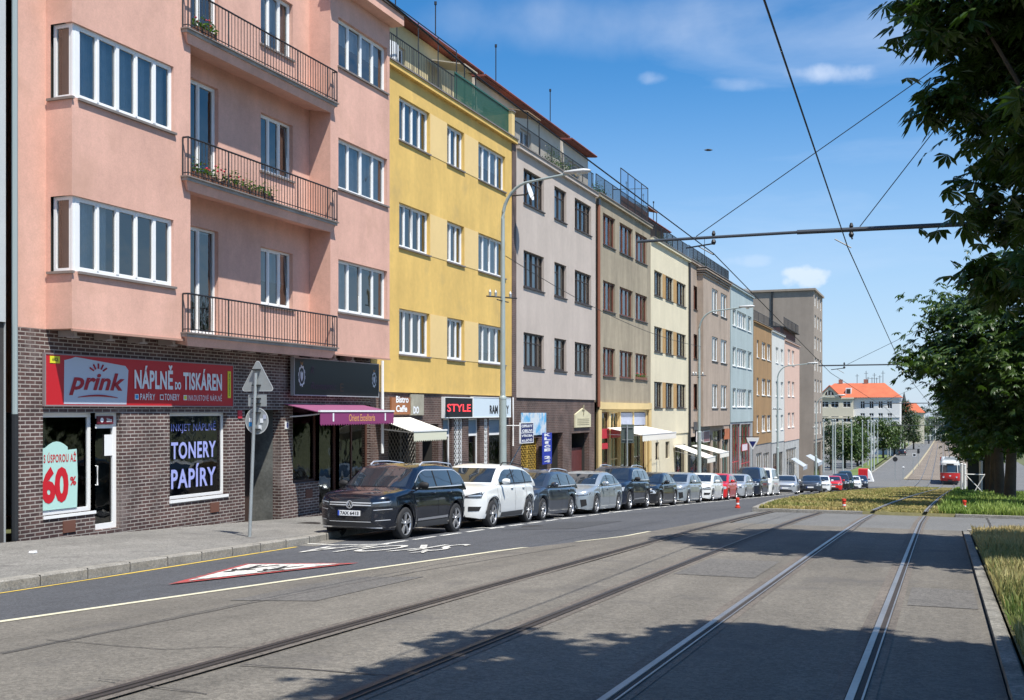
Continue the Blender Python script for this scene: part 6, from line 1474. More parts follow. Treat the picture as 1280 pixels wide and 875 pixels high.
# ------------------------------------------------------------------ trees
bark = mat('bark', (.07, .055, .04), .95, var=.25, vscale=2, bump=.6, bscale=18)
def leaf_mat(name, c, tr=.45):
    if name in MATS: return MATS[name]
    m = bpy.data.materials.new(name); m.use_nodes = True; t = m.node_tree; b = t.nodes['Principled BSDF']; b.inputs['Roughness'].default_value = .38; b.inputs['Specular IOR Level'].default_value = .5
    n = t.nodes.new('ShaderNodeTexNoise'); n.inputs['Scale'].default_value = .9; n.inputs['Detail'].default_value = 3; g = t.nodes.new('ShaderNodeTexCoord'); t.links.new(g.outputs['Object'], n.inputs[0])
    at = t.nodes.new('ShaderNodeAttribute'); at.attribute_name = 'tone'
    mx_ = t.nodes.new('ShaderNodeMix'); mx_.data_type = 'RGBA'; mx_.inputs[6].default_value = (c[0] * .55, c[1] * .6, c[2] * .6, 1); mx_.inputs[7].default_value = (c[0] * 1.5, c[1] * 1.35, c[2] * 1.1, 1); t.links.new(at.outputs['Fac'], mx_.inputs[0]); t.links.new(mx_.outputs[2], b.inputs['Base Color'])
    tl = t.nodes.new('ShaderNodeBsdfTranslucent'); v = t.nodes.new('ShaderNodeVectorMath'); v.operation = 'MULTIPLY'; t.links.new(mx_.outputs[2], v.inputs[0]); v.inputs[1].default_value = (1.3, 1.6, .6); t.links.new(v.outputs[0], tl.inputs[0])
    ms = t.nodes.new('ShaderNodeMixShader'); ms.inputs[0].default_value = tr; t.links.new(b.outputs[0], ms.inputs[1]); t.links.new(tl.outputs[0], ms.inputs[2]); t.links.new(ms.outputs[0], t.nodes['Material Output'].inputs[0])
    MATS[name] = m; return m
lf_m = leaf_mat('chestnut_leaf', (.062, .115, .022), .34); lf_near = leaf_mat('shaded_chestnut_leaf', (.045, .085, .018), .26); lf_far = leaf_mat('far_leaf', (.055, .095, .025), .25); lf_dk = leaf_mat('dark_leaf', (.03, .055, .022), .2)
def tone_build(V, Fc, tone, m, name, parent=None, org=None):
    me = bpy.data.meshes.new(name); me.from_pydata(V, [], Fc); me.materials.append(m)
    a = me.attributes.new('tone', 'FLOAT', 'FACE'); a.data.foreach_set('value', tone)
    o = bpy.data.objects.new(name, me); COL.objects.link(o)
    if parent: o.parent = parent
    if org is not None: o.location = org
    return o
def crown(seed, cen, rad, nclump, nleaf, lsize, leaflets, clump_r, m, droop=.5, lo=.35, name='crown'):
    """leaf clumps at branch tips; each leaf is a fan of pointed leaflets"""
    rg = random.Random(seed); V, Fc, tone = [], [], []; tips = []
    for c in range(nclump):
        while True:
            d = Vector((rg.gauss(0, 1), rg.gauss(0, 1), rg.gauss(0, 1))).normalized(); rr = rg.uniform(lo, 1) ** .6
            p = Vector((d.x * rad[0] * rr, d.y * rad[1] * rr, d.z * rad[2] * rr)); bump_ = 1 + .2 * noise.noise(Vector(d) * 2.2 + Vector((seed, 0, 0))); p *= bump_
            if p.z > -rad[2] * .8: break
        p += Vector(cen); tips.append(p); out = (p - Vector(cen)).normalized(); cr = clump_r * rg.uniform(.6, 1.3); tb_ = rg.uniform(.0, 1)
        for l in range(int(nleaf * rg.uniform(.5, 1.3))):
            q = p + Vector((rg.gauss(0, cr * .55), rg.gauss(0, cr * .55), rg.gauss(0, cr * .32)))
            an0 = rg.uniform(0, 6.283); s = lsize * rg.uniform(.6, 1.25); tn = min(1, max(0, .35 * tb_ + rg.uniform(0, .65)))
            ax = Vector((math.cos(an0), math.sin(an0), -droop * rg.uniform(0, 1.2))).normalized(); nrm = (Vector((rg.gauss(0, .35), rg.gauss(0, .35), 1)) + out * .4).normalized()
            sd_ = ax.cross(nrm).normalized()
            for k in range(leaflets):
                f_ = (k - (leaflets - 1) / 2) * (.62 if leaflets > 1 else 0); dr = (ax * math.cos(f_) + sd_ * math.sin(f_)); ln_ = s * (1 - .10 * abs(k - (leaflets - 1) / 2)); pr_ = dr.cross(nrm).normalized() * ln_ * .19
                tip = q + dr * ln_ + Vector((0, 0, -ln_ * .3)); mid = q + dr * ln_ * .62 - Vector((0, 0, ln_ * .05)); b = len(V)
                V += [tuple(q), tuple(mid + pr_ - nrm * ln_ * .05), tuple(tip), tuple(mid - pr_ - nrm * ln_ * .05), tuple(mid + nrm * .0)]
                Fc += [(b, b + 1, b + 2, b + 4), (b, b + 4, b + 2, b + 3)]; tone += [tn, tn]
    return V, Fc, tone, tips
def tree(name, x, y, label, cat, seed, th, cen_h, rad, nclump, nleaf, lsize, leaflets, clump_r, m, grp, tr=.2, droop=.5, base=None, limbs=10):
    z = (base if base is not None else gz(x, y) + .05); e = empty(name, (x, y, z), label, cat, grp)
    V, Fc, tone, tips = crown(seed, (0, 0, cen_h), rad, nclump, nleaf, lsize, leaflets, clump_r, m, droop)
    tone_build(V, Fc, tone, m, 'crown', e)
    rg = random.Random(seed + 5); q = MB(); lean = Vector((rg.uniform(-.12, .12), rg.uniform(-.12, .12), 0)); top = Vector((0, 0, cen_h + rad[2] * .35)) + lean * 3
    pts = [Vector((0, 0, -.3)), Vector((0, 0, .25)), Vector((lean.x * .5, lean.y * .5, th * .5)), Vector((lean.x, lean.y, th)), (Vector((lean.x, lean.y, th)) + top) / 2, top]
    q.tube(pts, [tr * 1.5, tr * 1.12, tr, tr * .88, tr * .5, tr * .12], bark, 12)
    for i in range(limbs):
        tp = tips[rg.randrange(len(tips))]; t0 = rg.uniform(0, .75); a = pts[3] + (top - pts[3]) * t0; mid = a + (tp - a) * .5 + Vector((0, 0, .25)); q.tube([a, mid, tp], [tr * .42 * (1 - t0 * .5), tr * .22, tr * .06], bark, 6)
    q.v = [tuple(v) for v in q.v]; q.build('trunk', e, smooth=True, org=(0, 0, 0)); return e
G1 = 'chestnut trees in a row along the tram verge'
tree('chestnut_tree', 3.2, 4.6, 'nearest chestnut tree, above the camera, its shade lying over the near tracks', 'tree', 11, 3.2, 7.4, (3.1, 3.6, 2.6), 230, 85, .30, 5, .55, lf_m, G1, .24)
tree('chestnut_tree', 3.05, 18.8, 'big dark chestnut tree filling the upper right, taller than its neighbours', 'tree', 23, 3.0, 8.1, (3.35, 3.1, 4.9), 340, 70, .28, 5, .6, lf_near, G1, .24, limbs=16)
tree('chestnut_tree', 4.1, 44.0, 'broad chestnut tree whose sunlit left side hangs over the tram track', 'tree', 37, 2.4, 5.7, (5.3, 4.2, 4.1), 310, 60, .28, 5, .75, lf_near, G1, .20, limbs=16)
rows_ = [(2.9, 56.5, 41, (2.9, 2.6, 2.9)), (2.85, 64.5, 43, (2.9, 2.6, 2.9)), (2.8, 72.5, 47, (3.0, 2.6, 3.0)), (2.9, 81, 53, (3.0, 2.6, 3.0)), (3.3, 91, 59, (3.0, 2.8, 3.0)), (3.6, 103, 61, (2.8, 2.8, 2.8))]
ol_ = ['first slim-trunked chestnut behind the broad one, thick twin-like trunk nearest the street', 'second slim-trunked chestnut tree of the row, left of the thickest trunks', 'third slim-trunked chestnut tree, half hidden in the shade', 'fourth chestnut tree in the shaded row behind the crossed white frame', 'fifth chestnut tree, far down the verge', 'last small chestnut tree of the verge, nearest the tram']
proto = None
for i, (x, y, sd_, rad) in enumerate(rows_):
    if i % 2 == 0: proto = t_ = tree('chestnut_tree', x, y, ol_[i], 'tree', sd_, 3.0, 5.3, rad, 110, 40, .34, 4, .7, lf_m, G1, .24)
    else:
        t_ = copy_tree(proto); t_.location = (x, y, gz(x, y) + .05); t_.rotation_euler = (0, 0, 2.1 + i); t_['label'] = ol_[i]
# trees across the right-hand street so that the gaps under the crowns close
for i, (x, y) in enumerate(((19, 58), (20, 80), (19, 104), (21, 130), (26, 160))):
    if i == 0: proto2 = t_ = tree('street_tree', x, y, 'leafy street tree across the right-hand street, number one from the camera', 'tree', 71, 2.2, 5.5, (3.8, 3.8, 3.6), 120, 40, .42, 3, .9, lf_far, 'trees across the right-hand street', .2)
    else: t_ = copy_tree(proto2); t_.location = (x, y, gz(x, y)); t_.rotation_euler = (0, 0, i * 1.3)
    t_['label'] = 'leafy street tree across the right-hand street, ' + ('nearest the camera', 'second nearest the camera', 'third nearest the camera', 'fourth nearest the camera', 'farthest one, by the junction')[i]
# far trees by pixel column at a chosen distance
def ftree(u, v0, v1, wpx, Y, label, m=lf_far, conif=False, sd_=0, grp='trees by the far avenue'):
    x = XAT(u, Y); dep = Y / (ray(u, 500)[1]) ; zb = gz(x, Y); h = (v1 - v0) / F * dep; zt = EYE + (514 - v0) / F * dep; h = zt - zb; rw = wpx / 2 / F * dep
    if conif: return tree('conifer_tree', x, Y, label, 'tree', sd_ + 300, h * .2, h * .5, (rw, rw, h * .5), 60, 30, .5, 1, .7, lf_dk, grp, .2)
    return tree('broadleaf_tree', x, Y, label, 'tree', sd_ + 300, h * .25, h * .56, (rw, rw, h * .44), 80, 34, .75, 1, 1.1, m, grp, .22, limbs=6)
ftree(1039, 520, 590, 26, 205, 'dark conical tree left of the pale poles at the tall block', lf_dk, True, 1)
ftree(1056, 527, 590, 30, 215, 'round green tree between the pale poles below the red-roofed house', sd_=2)
ftree(1076, 518, 580, 26, 235, 'green tree in front of the cream gabled house wing', sd_=3)
ftree(1072, 535, 580, 22, 225, 'low bushy tree left of the orange lorry', lf_far, sd_=4)
ftree(1104, 520, 572, 26, 275, 'green tree in front of the white house wing', sd_=5)
ftree(1118, 526, 566, 18, 300, 'green tree at the right corner of the white house wing', sd_=6)
ftree(1131, 500, 560, 20, 330, 'dark tree below the church spire', lf_dk, sd_=7)
ftree(1142, 515, 556, 20, 350, 'green tree right of the church spire', sd_=8)
ftree(1160, 505, 549, 46, 460, 'wide blue-green tree at the end of the avenue', lf_dk, sd_=9)
ftree(1186, 503, 549, 46, 455, 'tree at the end of the avenue above the tram', lf_dk, sd_=10)
ftree(1148, 522, 552, 30, 425, 'low tree left of the avenue end', lf_far, sd_=12)
ftree(1205, 508, 552, 40, 430, 'tree right of the avenue end, behind the verge trees', lf_far, sd_=11)
ftree(1235, 500, 560, 50, 400, 'large tree far right behind the verge trees', lf_far, sd_=13)
ftree(1265, 510, 570, 50, 330, 'large tree at the far right edge behind the street', lf_dk, sd_=14)

# ------------------------------------------------------------------ grass
def grass(name, label, area, n, h0, h1, seed, tones, m, zoff=.05, wid=.008, dens=None, kindd='stuff', lean=.45):
    rg = random.Random(seed); V, Fc, tone = [], [], []; x0, x1, y0, y1 = area
    tries = n * 2
    while n > 0 and tries > 0:
        tries -= 1; y = y0 + (y1 - y0) * rg.random() ** (dens or 1); xa, xb = (x0(y) if callable(x0) else x0), (x1(y) if callable(x1) else x1); x = rg.uniform(xa, xb)
        pt_ = noise.noise(Vector((x * .8, y * .55, seed + 9)))
        if pt_ < -.18 and rg.random() < .8 and name != 'verge_grass': continue
        n -= 1; c = (.5 if name == 'verge_grass' else .62) + .9 * noise.noise(Vector((x * .45, y * .3, seed))) ; hmul = .75 + .7 * noise.noise(Vector((x * .9, y * .6, seed + 4)))
        if name == 'median_grass':
            t_ = T(y)
            if abs(abs(x - t_) - .72) < .10: continue
            if abs(x - t_) < .8: hmul *= .55; c += .25
        h = rg.uniform(h0, h1) * max(.25, hmul); a = rg.uniform(0, 6.283); w_ = wid * (1 + y * .035) * rg.uniform(.7, 1.4); l = rg.uniform(.1, lean) * h; b_ = rg.uniform(0, 6.283)
        z = gz(x, y) + zoff; dx, dy = math.cos(a) * w_, math.sin(a) * w_; lx_, ly_ = math.cos(b_) * l, math.sin(b_) * l; b = len(V)
        V += [(x - dx, y - dy, z), (x + dx, y + dy, z), (x + dx * .7 + lx_ * .4, y + dy * .7 + ly_ * .4, z + h * .6), (x - dx * .7 + lx_ * .4, y - dy * .7 + ly_ * .4, z + h * .6), (x + lx_, y + ly_, z + h)]
        Fc += [(b, b + 1, b + 2, b + 3), (b + 3, b + 2, b + 4)]; tn = min(1, max(0, c + rg.gauss(0, .18))); tone += [tn, tn]
    o = tone_build(V, Fc, tone, m, name); tag(o, label, None, None, kindd); return o
def grass_mat(name, green, dry):
    m = bpy.data.materials.new(name); m.use_nodes = True; t = m.node_tree; b = t.nodes['Principled BSDF']; b.inputs['Roughness'].default_value = .6
    at = t.nodes.new('ShaderNodeAttribute'); at.attribute_name = 'tone'; mx_ = t.nodes.new('ShaderNodeMix'); mx_.data_type = 'RGBA'; mx_.inputs[6].default_value = (*green, 1); mx_.inputs[7].default_value = (*dry, 1); t.links.new(at.outputs['Fac'], mx_.inputs[0]); t.links.new(mx_.outputs[2], b.inputs['Base Color'])
    tl = t.nodes.new('ShaderNodeBsdfTranslucent'); t.links.new(mx_.outputs[2], tl.inputs[0]); ms = t.nodes.new('ShaderNodeMixShader'); ms.inputs[0].default_value = .25; t.links.new(b.outputs[0], ms.inputs[1]); t.links.new(tl.outputs[0], ms.inputs[2]); t.links.new(ms.outputs[0], t.nodes['Material Output'].inputs[0]); return m
gm1 = grass_mat('verge_grass_blades', (.09, .15, .022), (.50, .40, .17)); gm2 = grass_mat('median_grass_blades', (.13, .20, .03), (.50, .40, .16)); gm3 = grass_mat('lush_grass_blades', (.10, .21, .025), (.32, .40, .09))
grass('near_verge_grass', 'tall dry and green grass of the near verge beside the right track', (.58, 3.4, 5.0, 25.9), 60000, .08, .27, 3, None, gm1, dens=1.0)
grass('median_grass', 'yellowish grass covering the median and the space between the rails', (lambda y: B(y) + .18, lambda y: T(y) + 1.3, 34.8, 140), 70000, .035, .13, 9, None, gm2, .09, .010, 1.5)
grass('verge_grass', 'lush green grass under the row of chestnut trees', (lambda y: T(y) + 1.1, 5.4, 34.8, 135), 52000, .12, .34, 15, None, gm3, .09, .010, 1.6)

# ------------------------------------------------------------------ far buildings
Yh = 300.0
def at_(u, v, Y): x = XAT(u, Y); return x, EYE + (514 - v) / F * (Y / ray(u, 500)[1])
def xz(u, v, Y=Yh): return at_(u, v, Y)
cwall = mat('far_cream_wall', (.60, .55, .42), .9, var=.05, vscale=.2); wwall = mat('far_white_wall', (.66, .66, .64), .9, var=.05, vscale=.2); tile = mat('roof_tile_orange', (.46, .12, .055), .85, var=.12, vscale=.6)
xl, ze = xz(1020, 497); xm, _ = xz(1066.5, 497); xr, _ = xz(1124.5, 497); _, zr = xz(1090, 478); zg = -14
e = empty('red_roofed_house', ((xl + xr) / 2, Yh, -11), 'large far house with orange-red hipped roof, cream gabled left wing and white right wing', 'building')
def fwall(name, xa, xb, z0, z1, holes, m, Y):
    q = MB(); xs = sorted(set([xa, xb] + [h for r_ in holes for h in r_[:2]])); zs = sorted(set([z0, z1] + [h for r_ in holes for h in r_[2:]]))
    for a, b in zip(xs, xs[1:]):
        for c, d in zip(zs, zs[1:]):
            if any(h[0] <= (a + b) / 2 <= h[1] and h[2] <= (c + d) / 2 <= h[3] for h in holes): q.face([(a, Y + .3, c), (b, Y + .3, c), (b, Y + .3, d), (a, Y + .3, d)], inside)
            else: q.face([(a, Y, c), (b, Y, c), (b, Y, d), (a, Y, d)], m)
    for a, b, c, d in holes: q.face([(a, Y, c), (a, Y + .3, c), (a, Y + .3, d), (a, Y, d)], m); q.face([(a, Y, c), (b, Y, c), (b, Y + .3, c), (a, Y + .3, c)], m)
    return q
def fwin(par, h, Y):
    a, b, c, d = h; q = MB(); t = .09
    q.box(a, b, Y + .12, Y + .18, c, c + t, white); q.box(a, b, Y + .12, Y + .18, d - t, d, white); q.box(a, a + t, Y + .12, Y + .18, c + t, d - t, white); q.box(b - t, b, Y + .12, Y + .18, c + t, d - t, white); q.box((a + b) / 2 - .05, (a + b) / 2 + .05, Y + .12, Y + .18, c + t, d - t, white); q.box(a + t, b - t, Y + .125, Y + .175, c + (d - c) * .66 - .03, c + (d - c) * .66 + .03, white); q.build('window', par)
ch, wh = [], []
for v in (505.5, 524, 542):
    for u in (1031, 1043.5, 1058.5):
        x, z = xz(u, v); ch.append((x - .95, x + .95, z - .75, z + .75))
for v in (506, 521, 537):
    for u in (1078, 1089, 1100.5, 1112):
        x, z = xz(u, v); wh.append((x - .55, x + .55, z - .95, z + .95))
fwall('w', xl, xm, zg, ze, ch, cwall, Yh).build('cream_wall', e); fwall('w', xm, xr, zg, ze, wh, wwall, Yh + 1.0).build('white_wall', e)
q = MB(); q.face([(xr, Yh + 1, zg), (xr, Yh + 14, zg), (xr, Yh + 14, ze), (xr, Yh + 1, ze)], wwall); q.face([(xm, Yh, zg), (xm, Yh + 1, zg), (xm, Yh + 1, ze), (xm, Yh, ze)], cwall); q.face([(xl, Yh + 14, zg), (xl, Yh, zg), (xl, Yh, ze), (xl, Yh + 14, ze)], cwall)
q.box(xl - .3, xm + .2, Yh - .3, Yh, ze - .35, ze, cwall); q.box(xm + .2, xr + .3, Yh + .7, Yh + 1.0, ze - .45, ze, wwall); _, zc1 = xz(1090, 528.5 - 8.5); q.box(xl, xm, Yh - .15, Yh, zc1 - 0.6, zc1 - .3, cwall); q.box(xm, xr, Yh + .85, Yh + 1, zc1 - .4, zc1 - .1, wwall); q.build('cornice', e)
for h in ch: fwin(e, h, Yh)
for h in wh: fwin(e, h, Yh + 1)
xr2, _ = xz(1104, 478); xl2, _ = xz(1040, 479)
q = MB(); Yr = Yh + 7
q.face([(xl - .4, Yh - .4, ze), (xr + .5, Yh + .6, ze), (xr2, Yr, zr), (xl2, Yr, zr)], tile); q.face([(xr + .5, Yh + .6, ze), (xr + .5, Yh + 14, ze), (xr2, Yr, zr)], tile); q.face([(xl - .4, Yh - .4, ze), (xl2, Yr, zr), (xl - .4, Yh + 14, ze)], tile); q.face([(xl2, Yr, zr), (xr2, Yr, zr), (xr + .5, Yh + 14, ze), (xl - .4, Yh + 14, ze)], tile); rf_ = q.build('roof', e)
q = MB(); gx0, gx1 = xz(1024, 497)[0], xz(1050, 497)[0]; gm_ = (gx0 + gx1) / 2; gzt = xz(1037, 483)[1]
q.face([(gx0, Yh - .5, ze), (gx1, Yh - .5, ze), (gx1 - 1, Yh - .5, ze + 1.5), (gm_, Yh - .5, gzt), (gx0 + 1, Yh - .5, ze + 1.5)], cwall); q.build('gable', e)
q = MB(); n = 12; 
q.face([(gm_ - 1.1, Yh - .52, ze + .6), (gm_ + 1.1, Yh - .52, ze + .6)] + [(gm_ + 1.1 * math.cos(math.pi * i / n), Yh - .52, ze + .6 + 1.2 * math.sin(math.pi * i / n)) for i in range(1, n)], inside); 
for dx_ in (-.4, .4): q.box(gm_ + dx_ - .06, gm_ + dx_ + .06, Yh - .56, Yh - .53, ze + .6, ze + 1.6, white)
q.build('gable_window', e)
q = MB(); q.hexa([(gx0 - .4, Yh - .8, ze + .0), (gm_, Yh - .8, gzt + .1), (gm_, Yr - 2, gzt + .1), (gx0 - .4, Yh + 2, ze + 0), (gx0 - .4, Yh - .8, ze + .25), (gm_, Yh - .8, gzt + .35), (gm_, Yr - 2, gzt + .35), (gx0 - .4, Yh + 2, ze + .25)], tile)
q.hexa([(gm_, Yh - .8, gzt + .1), (gx1 + .4, Yh - .8, ze + 0), (gx1 + .4, Yh + 2, ze + 0), (gm_, Yr - 2, gzt + .1), (gm_, Yh - .8, gzt + .35), (gx1 + .4, Yh - .8, ze + .25), (gx1 + .4, Yh + 2, ze + .25), (gm_, Yr - 2, gzt + .35)], tile); q.build('gable_roof', e)
x, z = xz(1060, 489); q = MB(); q.box(x - .7, x + .7, Yh + 1.6, Yh + 4, z - .9, z + .9, white); q.box(x - .5, x + .5, Yh + 1.55, Yh + 1.6, z - .6, z + .6, inside); q.build('dormer', e)
for u, hh_ in ((1048, 3), (1080, 2)): x, z = xz(u, 480); q = MB(); q.box(x - .5, x + .5, Yr - .4, Yr + .4, zr - .6, zr + 1.0, mat('chimney_brick', (.3, .14, .1), .9)); q.build('chimney', rf_)
for u, hh_ in ((1069, 2.4), (1080.5, 3.2), (1083, 1.6), (1088, 1.5), (1091, 2.6), (1094, 1.4), (1098, 2.0), (1102, 3.2)): x, z = xz(u, 480); q = MB(); q.tube([(x, Yr, zr), (x, Yr, zr + hh_)], .07, dkgrey, 5); q.tube([(x - .5, Yr, zr + hh_ * .8), (x + .5, Yr, zr + hh_ * .8)], .04, dkgrey, 4); q.build('antenna', rf_)
# church
x, z = at_(1130, 491, 520); e = empty('church_tower', (x, 520, -11), 'dark pointed church spire rising above the far trees', 'church'); q = MB(); q.box(x - 2.2, x + 2.2, 520, 524.4, -12, z - 8, mat('tower_stone', (.2, .17, .14), .9)); q.build('tower', e); q = MB(); q.lathe([(z - 8, 2.9), (z - 6.5, 1.6), (z - 2.5, .7), (z + .5, .05)], (x, 522.2, 0), 'z', mat('spire_slate', (.05, .06, .065), .7), 8); q.build('spire', e)
x, z = at_(1140, 503, 420); e = empty('distant_house', (x, 420, -11), 'small far house with an orange roof right of the church spire', 'building'); q = MB(); q.box(x - 3, x + 4, 420, 430, -12, z - 3.6, cwall); q.build('wall', e); q = MB(); q.hexa([(x - 3.3, 419.5, z - 3.6), (x + 4.3, 419.5, z - 3.6), (x + 4.3, 430, z - 3.6), (x - 3.3, 430, z - 3.6), (x - 2.9, 424, z + .3), (x + 1.3, 424, z - .3), (x + 1.3, 426, z - .3), (x - 2.9, 426, z + .3)], tile); q.build('roof', e)
# glazed station-like building closing the avenue
xa, z1 = at_(1143, 522, 480); xb, _ = at_(1196, 522, 480); e = empty('pavilion_building', ((xa + xb) / 2, 480, -11), 'long low building with many pale mullions closing the far end of the avenue', 'building')
q = MB(); q.box(xa, xb, 480, 492, -12, z1, mat('pavilion_wall', (.16, .20, .17), .6, var=.5, vscale=.4)); q.build('wall', e)
q = MB()
for i in range(17): t = xa + (xb - xa) * i / 16; q.box(t - .12, t + .12, 479.8, 479.99, -11, z1 + .2, white)
for zz in (-10.9, -8.4, -5.8, z1 - .1): q.box(xa, xb, 479.75, 479.79, zz, zz + .22, white)
q.build('mullion_frame', e)
# orange lorry on the far side street
x, z = at_(1070, 566, 262); z = gz(x, 262); e = empty('orange_lorry', (x, 262, z), 'orange and grey box lorry between the pale poles', 'lorry', None); orp = mat('lorry_orange', (.62, .28, .02), .5)
def zat(v): return at_(1070, v, 262)[1]
q = MB(); q.box(x - 2.2, x + 1.6, 262, 270, zat(558), zat(548), orp); q.build('cargo_top', e); q = MB(); q.box(x - 2.15, x + 1.55, 262.05, 270, z + .9, zat(558), mat('lorry_grey', (.4, .42, .42), .6)); q.build('cargo_box', e)
q = MB(); q.hexa([(x - 1.3, 259.6, z + .5), (x + 1.1, 259.6, z + .5), (x + 1.1, 261.9, z + .5), (x - 1.3, 261.9, z + .5), (x - 1.2, 259.9, z + 3), (x + 1.0, 259.9, z + 3), (x + 1.0, 261.9, z + 3), (x - 1.2, 261.9, z + 3)], orp); cb = q.build('cab', e); q = MB(); q.hexa([(x - 1.1, 259.68, z + 1.7), (x + .9, 259.68, z + 1.7), (x + .9, 259.9, z + 1.7), (x - 1.1, 259.9, z + 1.7), (x - 1.05, 259.8, z + 2.7), (x + .85, 259.8, z + 2.7), (x + .85, 259.95, z + 2.7), (x - 1.05, 259.95, z + 2.7)], carglass); q.build('windscreen', cb)
for yy_ in (260.8, 266, 268.5):
    for s in (-1, 1): q = MB(); q.lathe([(-.14, 0.01), (-.14, .5), (.14, .5), (.14, .01)], (x - .2 + s * 1.05, yy_, z + .5), 'x', tyre_m, 14); q.build('wheel', e)
# orange van beside
x2, _ = at_(1062, 560, 258); z = gz(x2, 258); e = empty('yellow_box_trailer', (x2, 258, z), 'small orange-yellow box trailer left of the orange lorry', 'trailer'); q = MB(); q.box(x2 - .9, x2 + .9, 258, 261, z + .6, z + 3.4, orp); q.build('box', e); q = MB()
for s in (-1, 1): q.lathe([(-.1, 0.01), (-.1, .35), (.1, .35), (.1, .01)], (x2 + s * .8, 259.5, z + .35), 'x', tyre_m, 12)
q.build('wheel', e)
# red and white barrier container
p = gh(1081, 602.5); e = empty('red_white_container', p, 'red container with a white end at the corner of the junction', 'container'); wq = 7.5 / F * p.y; q = MB(); rc = mat('container_red', (.60, .02, .025), .5)
q.box(p.x - wq, p.x + wq * .45, p.y, p.y + 2.2, p.z + .05, p.z + 1.75, rc)
for i in range(6): t = p.x - wq + i * wq * .24; q.box(t, t + .04, p.y - .03, p.y, p.z + .1, p.z + 1.7, rc)
q.build('body', e); q = MB(); q.hexa([(p.x + wq * .45, p.y, p.z + .05), (p.x + wq * 1.3, p.y, p.z + .05), (p.x + wq * 1.3, p.y + 2.2, p.z + .05), (p.x + wq * .45, p.y + 2.2, p.z + .05), (p.x + wq * .45, p.y, p.z + 1.7), (p.x + wq * .8, p.y, p.z + 1.3), (p.x + wq * .8, p.y + 2.2, p.z + 1.3), (p.x + wq * .45, p.y + 2.2, p.z + 1.7)], white); q.build('white_end', e)

# pale poles along the far avenue
PP = [(1029.5, 590), (1041, 592), (1044, 592), (1053.5, 588), (1064.5, 586), (1078, 584), (1085, 582), (1089, 590), (1092.5, 588), (1097, 579), (1109.7, 572), (1113, 570), (1116.5, 567), (1120.7, 566), (1124, 563), (1129, 560), (1135.8, 557), (1141, 554)]
pcol = mat('pole_pale', (.40, .44, .42), .5, var=.05, vscale=3); proto3 = None
wn = ['first', 'second', 'third', 'fourth', 'fifth', 'sixth', 'seventh', 'eighth', 'ninth', 'tenth', 'eleventh', 'twelfth', 'thirteenth', 'fourteenth', 'fifteenth', 'sixteenth', 'seventeenth', 'eighteenth']
for i, (u, v) in enumerate(PP):
    p = gh(u, v)
    if proto3 is None:
        proto3 = empty('avenue_pole', p, None, 'pole', 'pale poles along the far avenue'); q = MB(); q.tube([p, p + Vector((0, 0, 8.8))], [.13, .085], pcol, 8); q.build('pole_shaft', proto3); q = MB(); q.lathe([(0, .17), (.12, .17), (.2, .03)], p + Vector((0, 0, 8.7)), 'z', pcol, 8); q.build('cap', proto3); o = proto3
    else: o = copy_tree(proto3); o.location = p
    o['label'] = 'pale slender pole of the far avenue, %s of eighteen from the left' % wn[i]
for i, (u, v, vt) in enumerate(((1150, 549.5, 528), (1158, 550, 527), (1166, 550.5, 526), (1176, 551, 526))):
    p = gh(u, v); o = empty('gantry_pole', p, 'pale mast where the far avenue ends, %s from the left' % wn[i], 'pole', 'masts at the end of the far avenue'); q = MB(); q.tube([p, p + Vector((0, 0, 8.5))], .16, pcol, 6); q.build('pole_shaft', o); q = MB(); q.tube([p + Vector((-.3, 0, 7.8)), p + Vector((3.0, 0, 7.9))], .08, pcol, 5); q.build('arm', o)
# small signs on the near side of the junction
for i, (u, v, vt, kind_, lab) in enumerate(((1119, 601, 574, 'round', 'thin traffic sign post with a dark round sign, first on the junction island'), (1129, 600, 585, 'lamp', 'short thin post with a small white lamp on the junction island'), (1141.5, 593, 566, 'sq', 'thin post with a black and white square sign at the track edge'), (1148, 583, 561, 'dark', 'thin post with a small dark signal box beside the far tram bed'), (1161, 560, 551, 'dark', 'tiny dark signal beside the yellow kerb far up the avenue'))):
    p = gh(u, v); dep = p.y / ray(u, 500)[1]; h = (v - vt) / F * dep; e = empty('junction_sign', p, lab, 'traffic sign', 'small posts on the far junction'); q = MB(); q.tube([p, p + Vector((0, 0, h))], .045, galv, 6); q.build('pole', e); q = MB()
    c_ = p + Vector((0, -.06, h))
    if kind_ == 'round': q.lathe([(0, .001), (0, .34), (.03, .34), (.03, .001)], c_, 'y', dkgrey, 16)
    elif kind_ == 'lamp': q.lathe([(0, .05), (.08, .16), (.2, .14), (.22, .01)], c_, 'z', white, 8)
    elif kind_ == 'sq': q.box(c_.x - .1, c_.x + .45, c_.y, c_.y + .04, c_.z - .6, c_.z - .1, white); q.box(c_.x - .02, c_.x + .37, c_.y - .01, c_.y, c_.z - .52, c_.z - .18, dkgrey)
    else: q.box(c_.x - .22, c_.x + .22, c_.y, c_.y + .2, c_.z - .9, c_.z, dkgrey)
    q.build('plate', e)
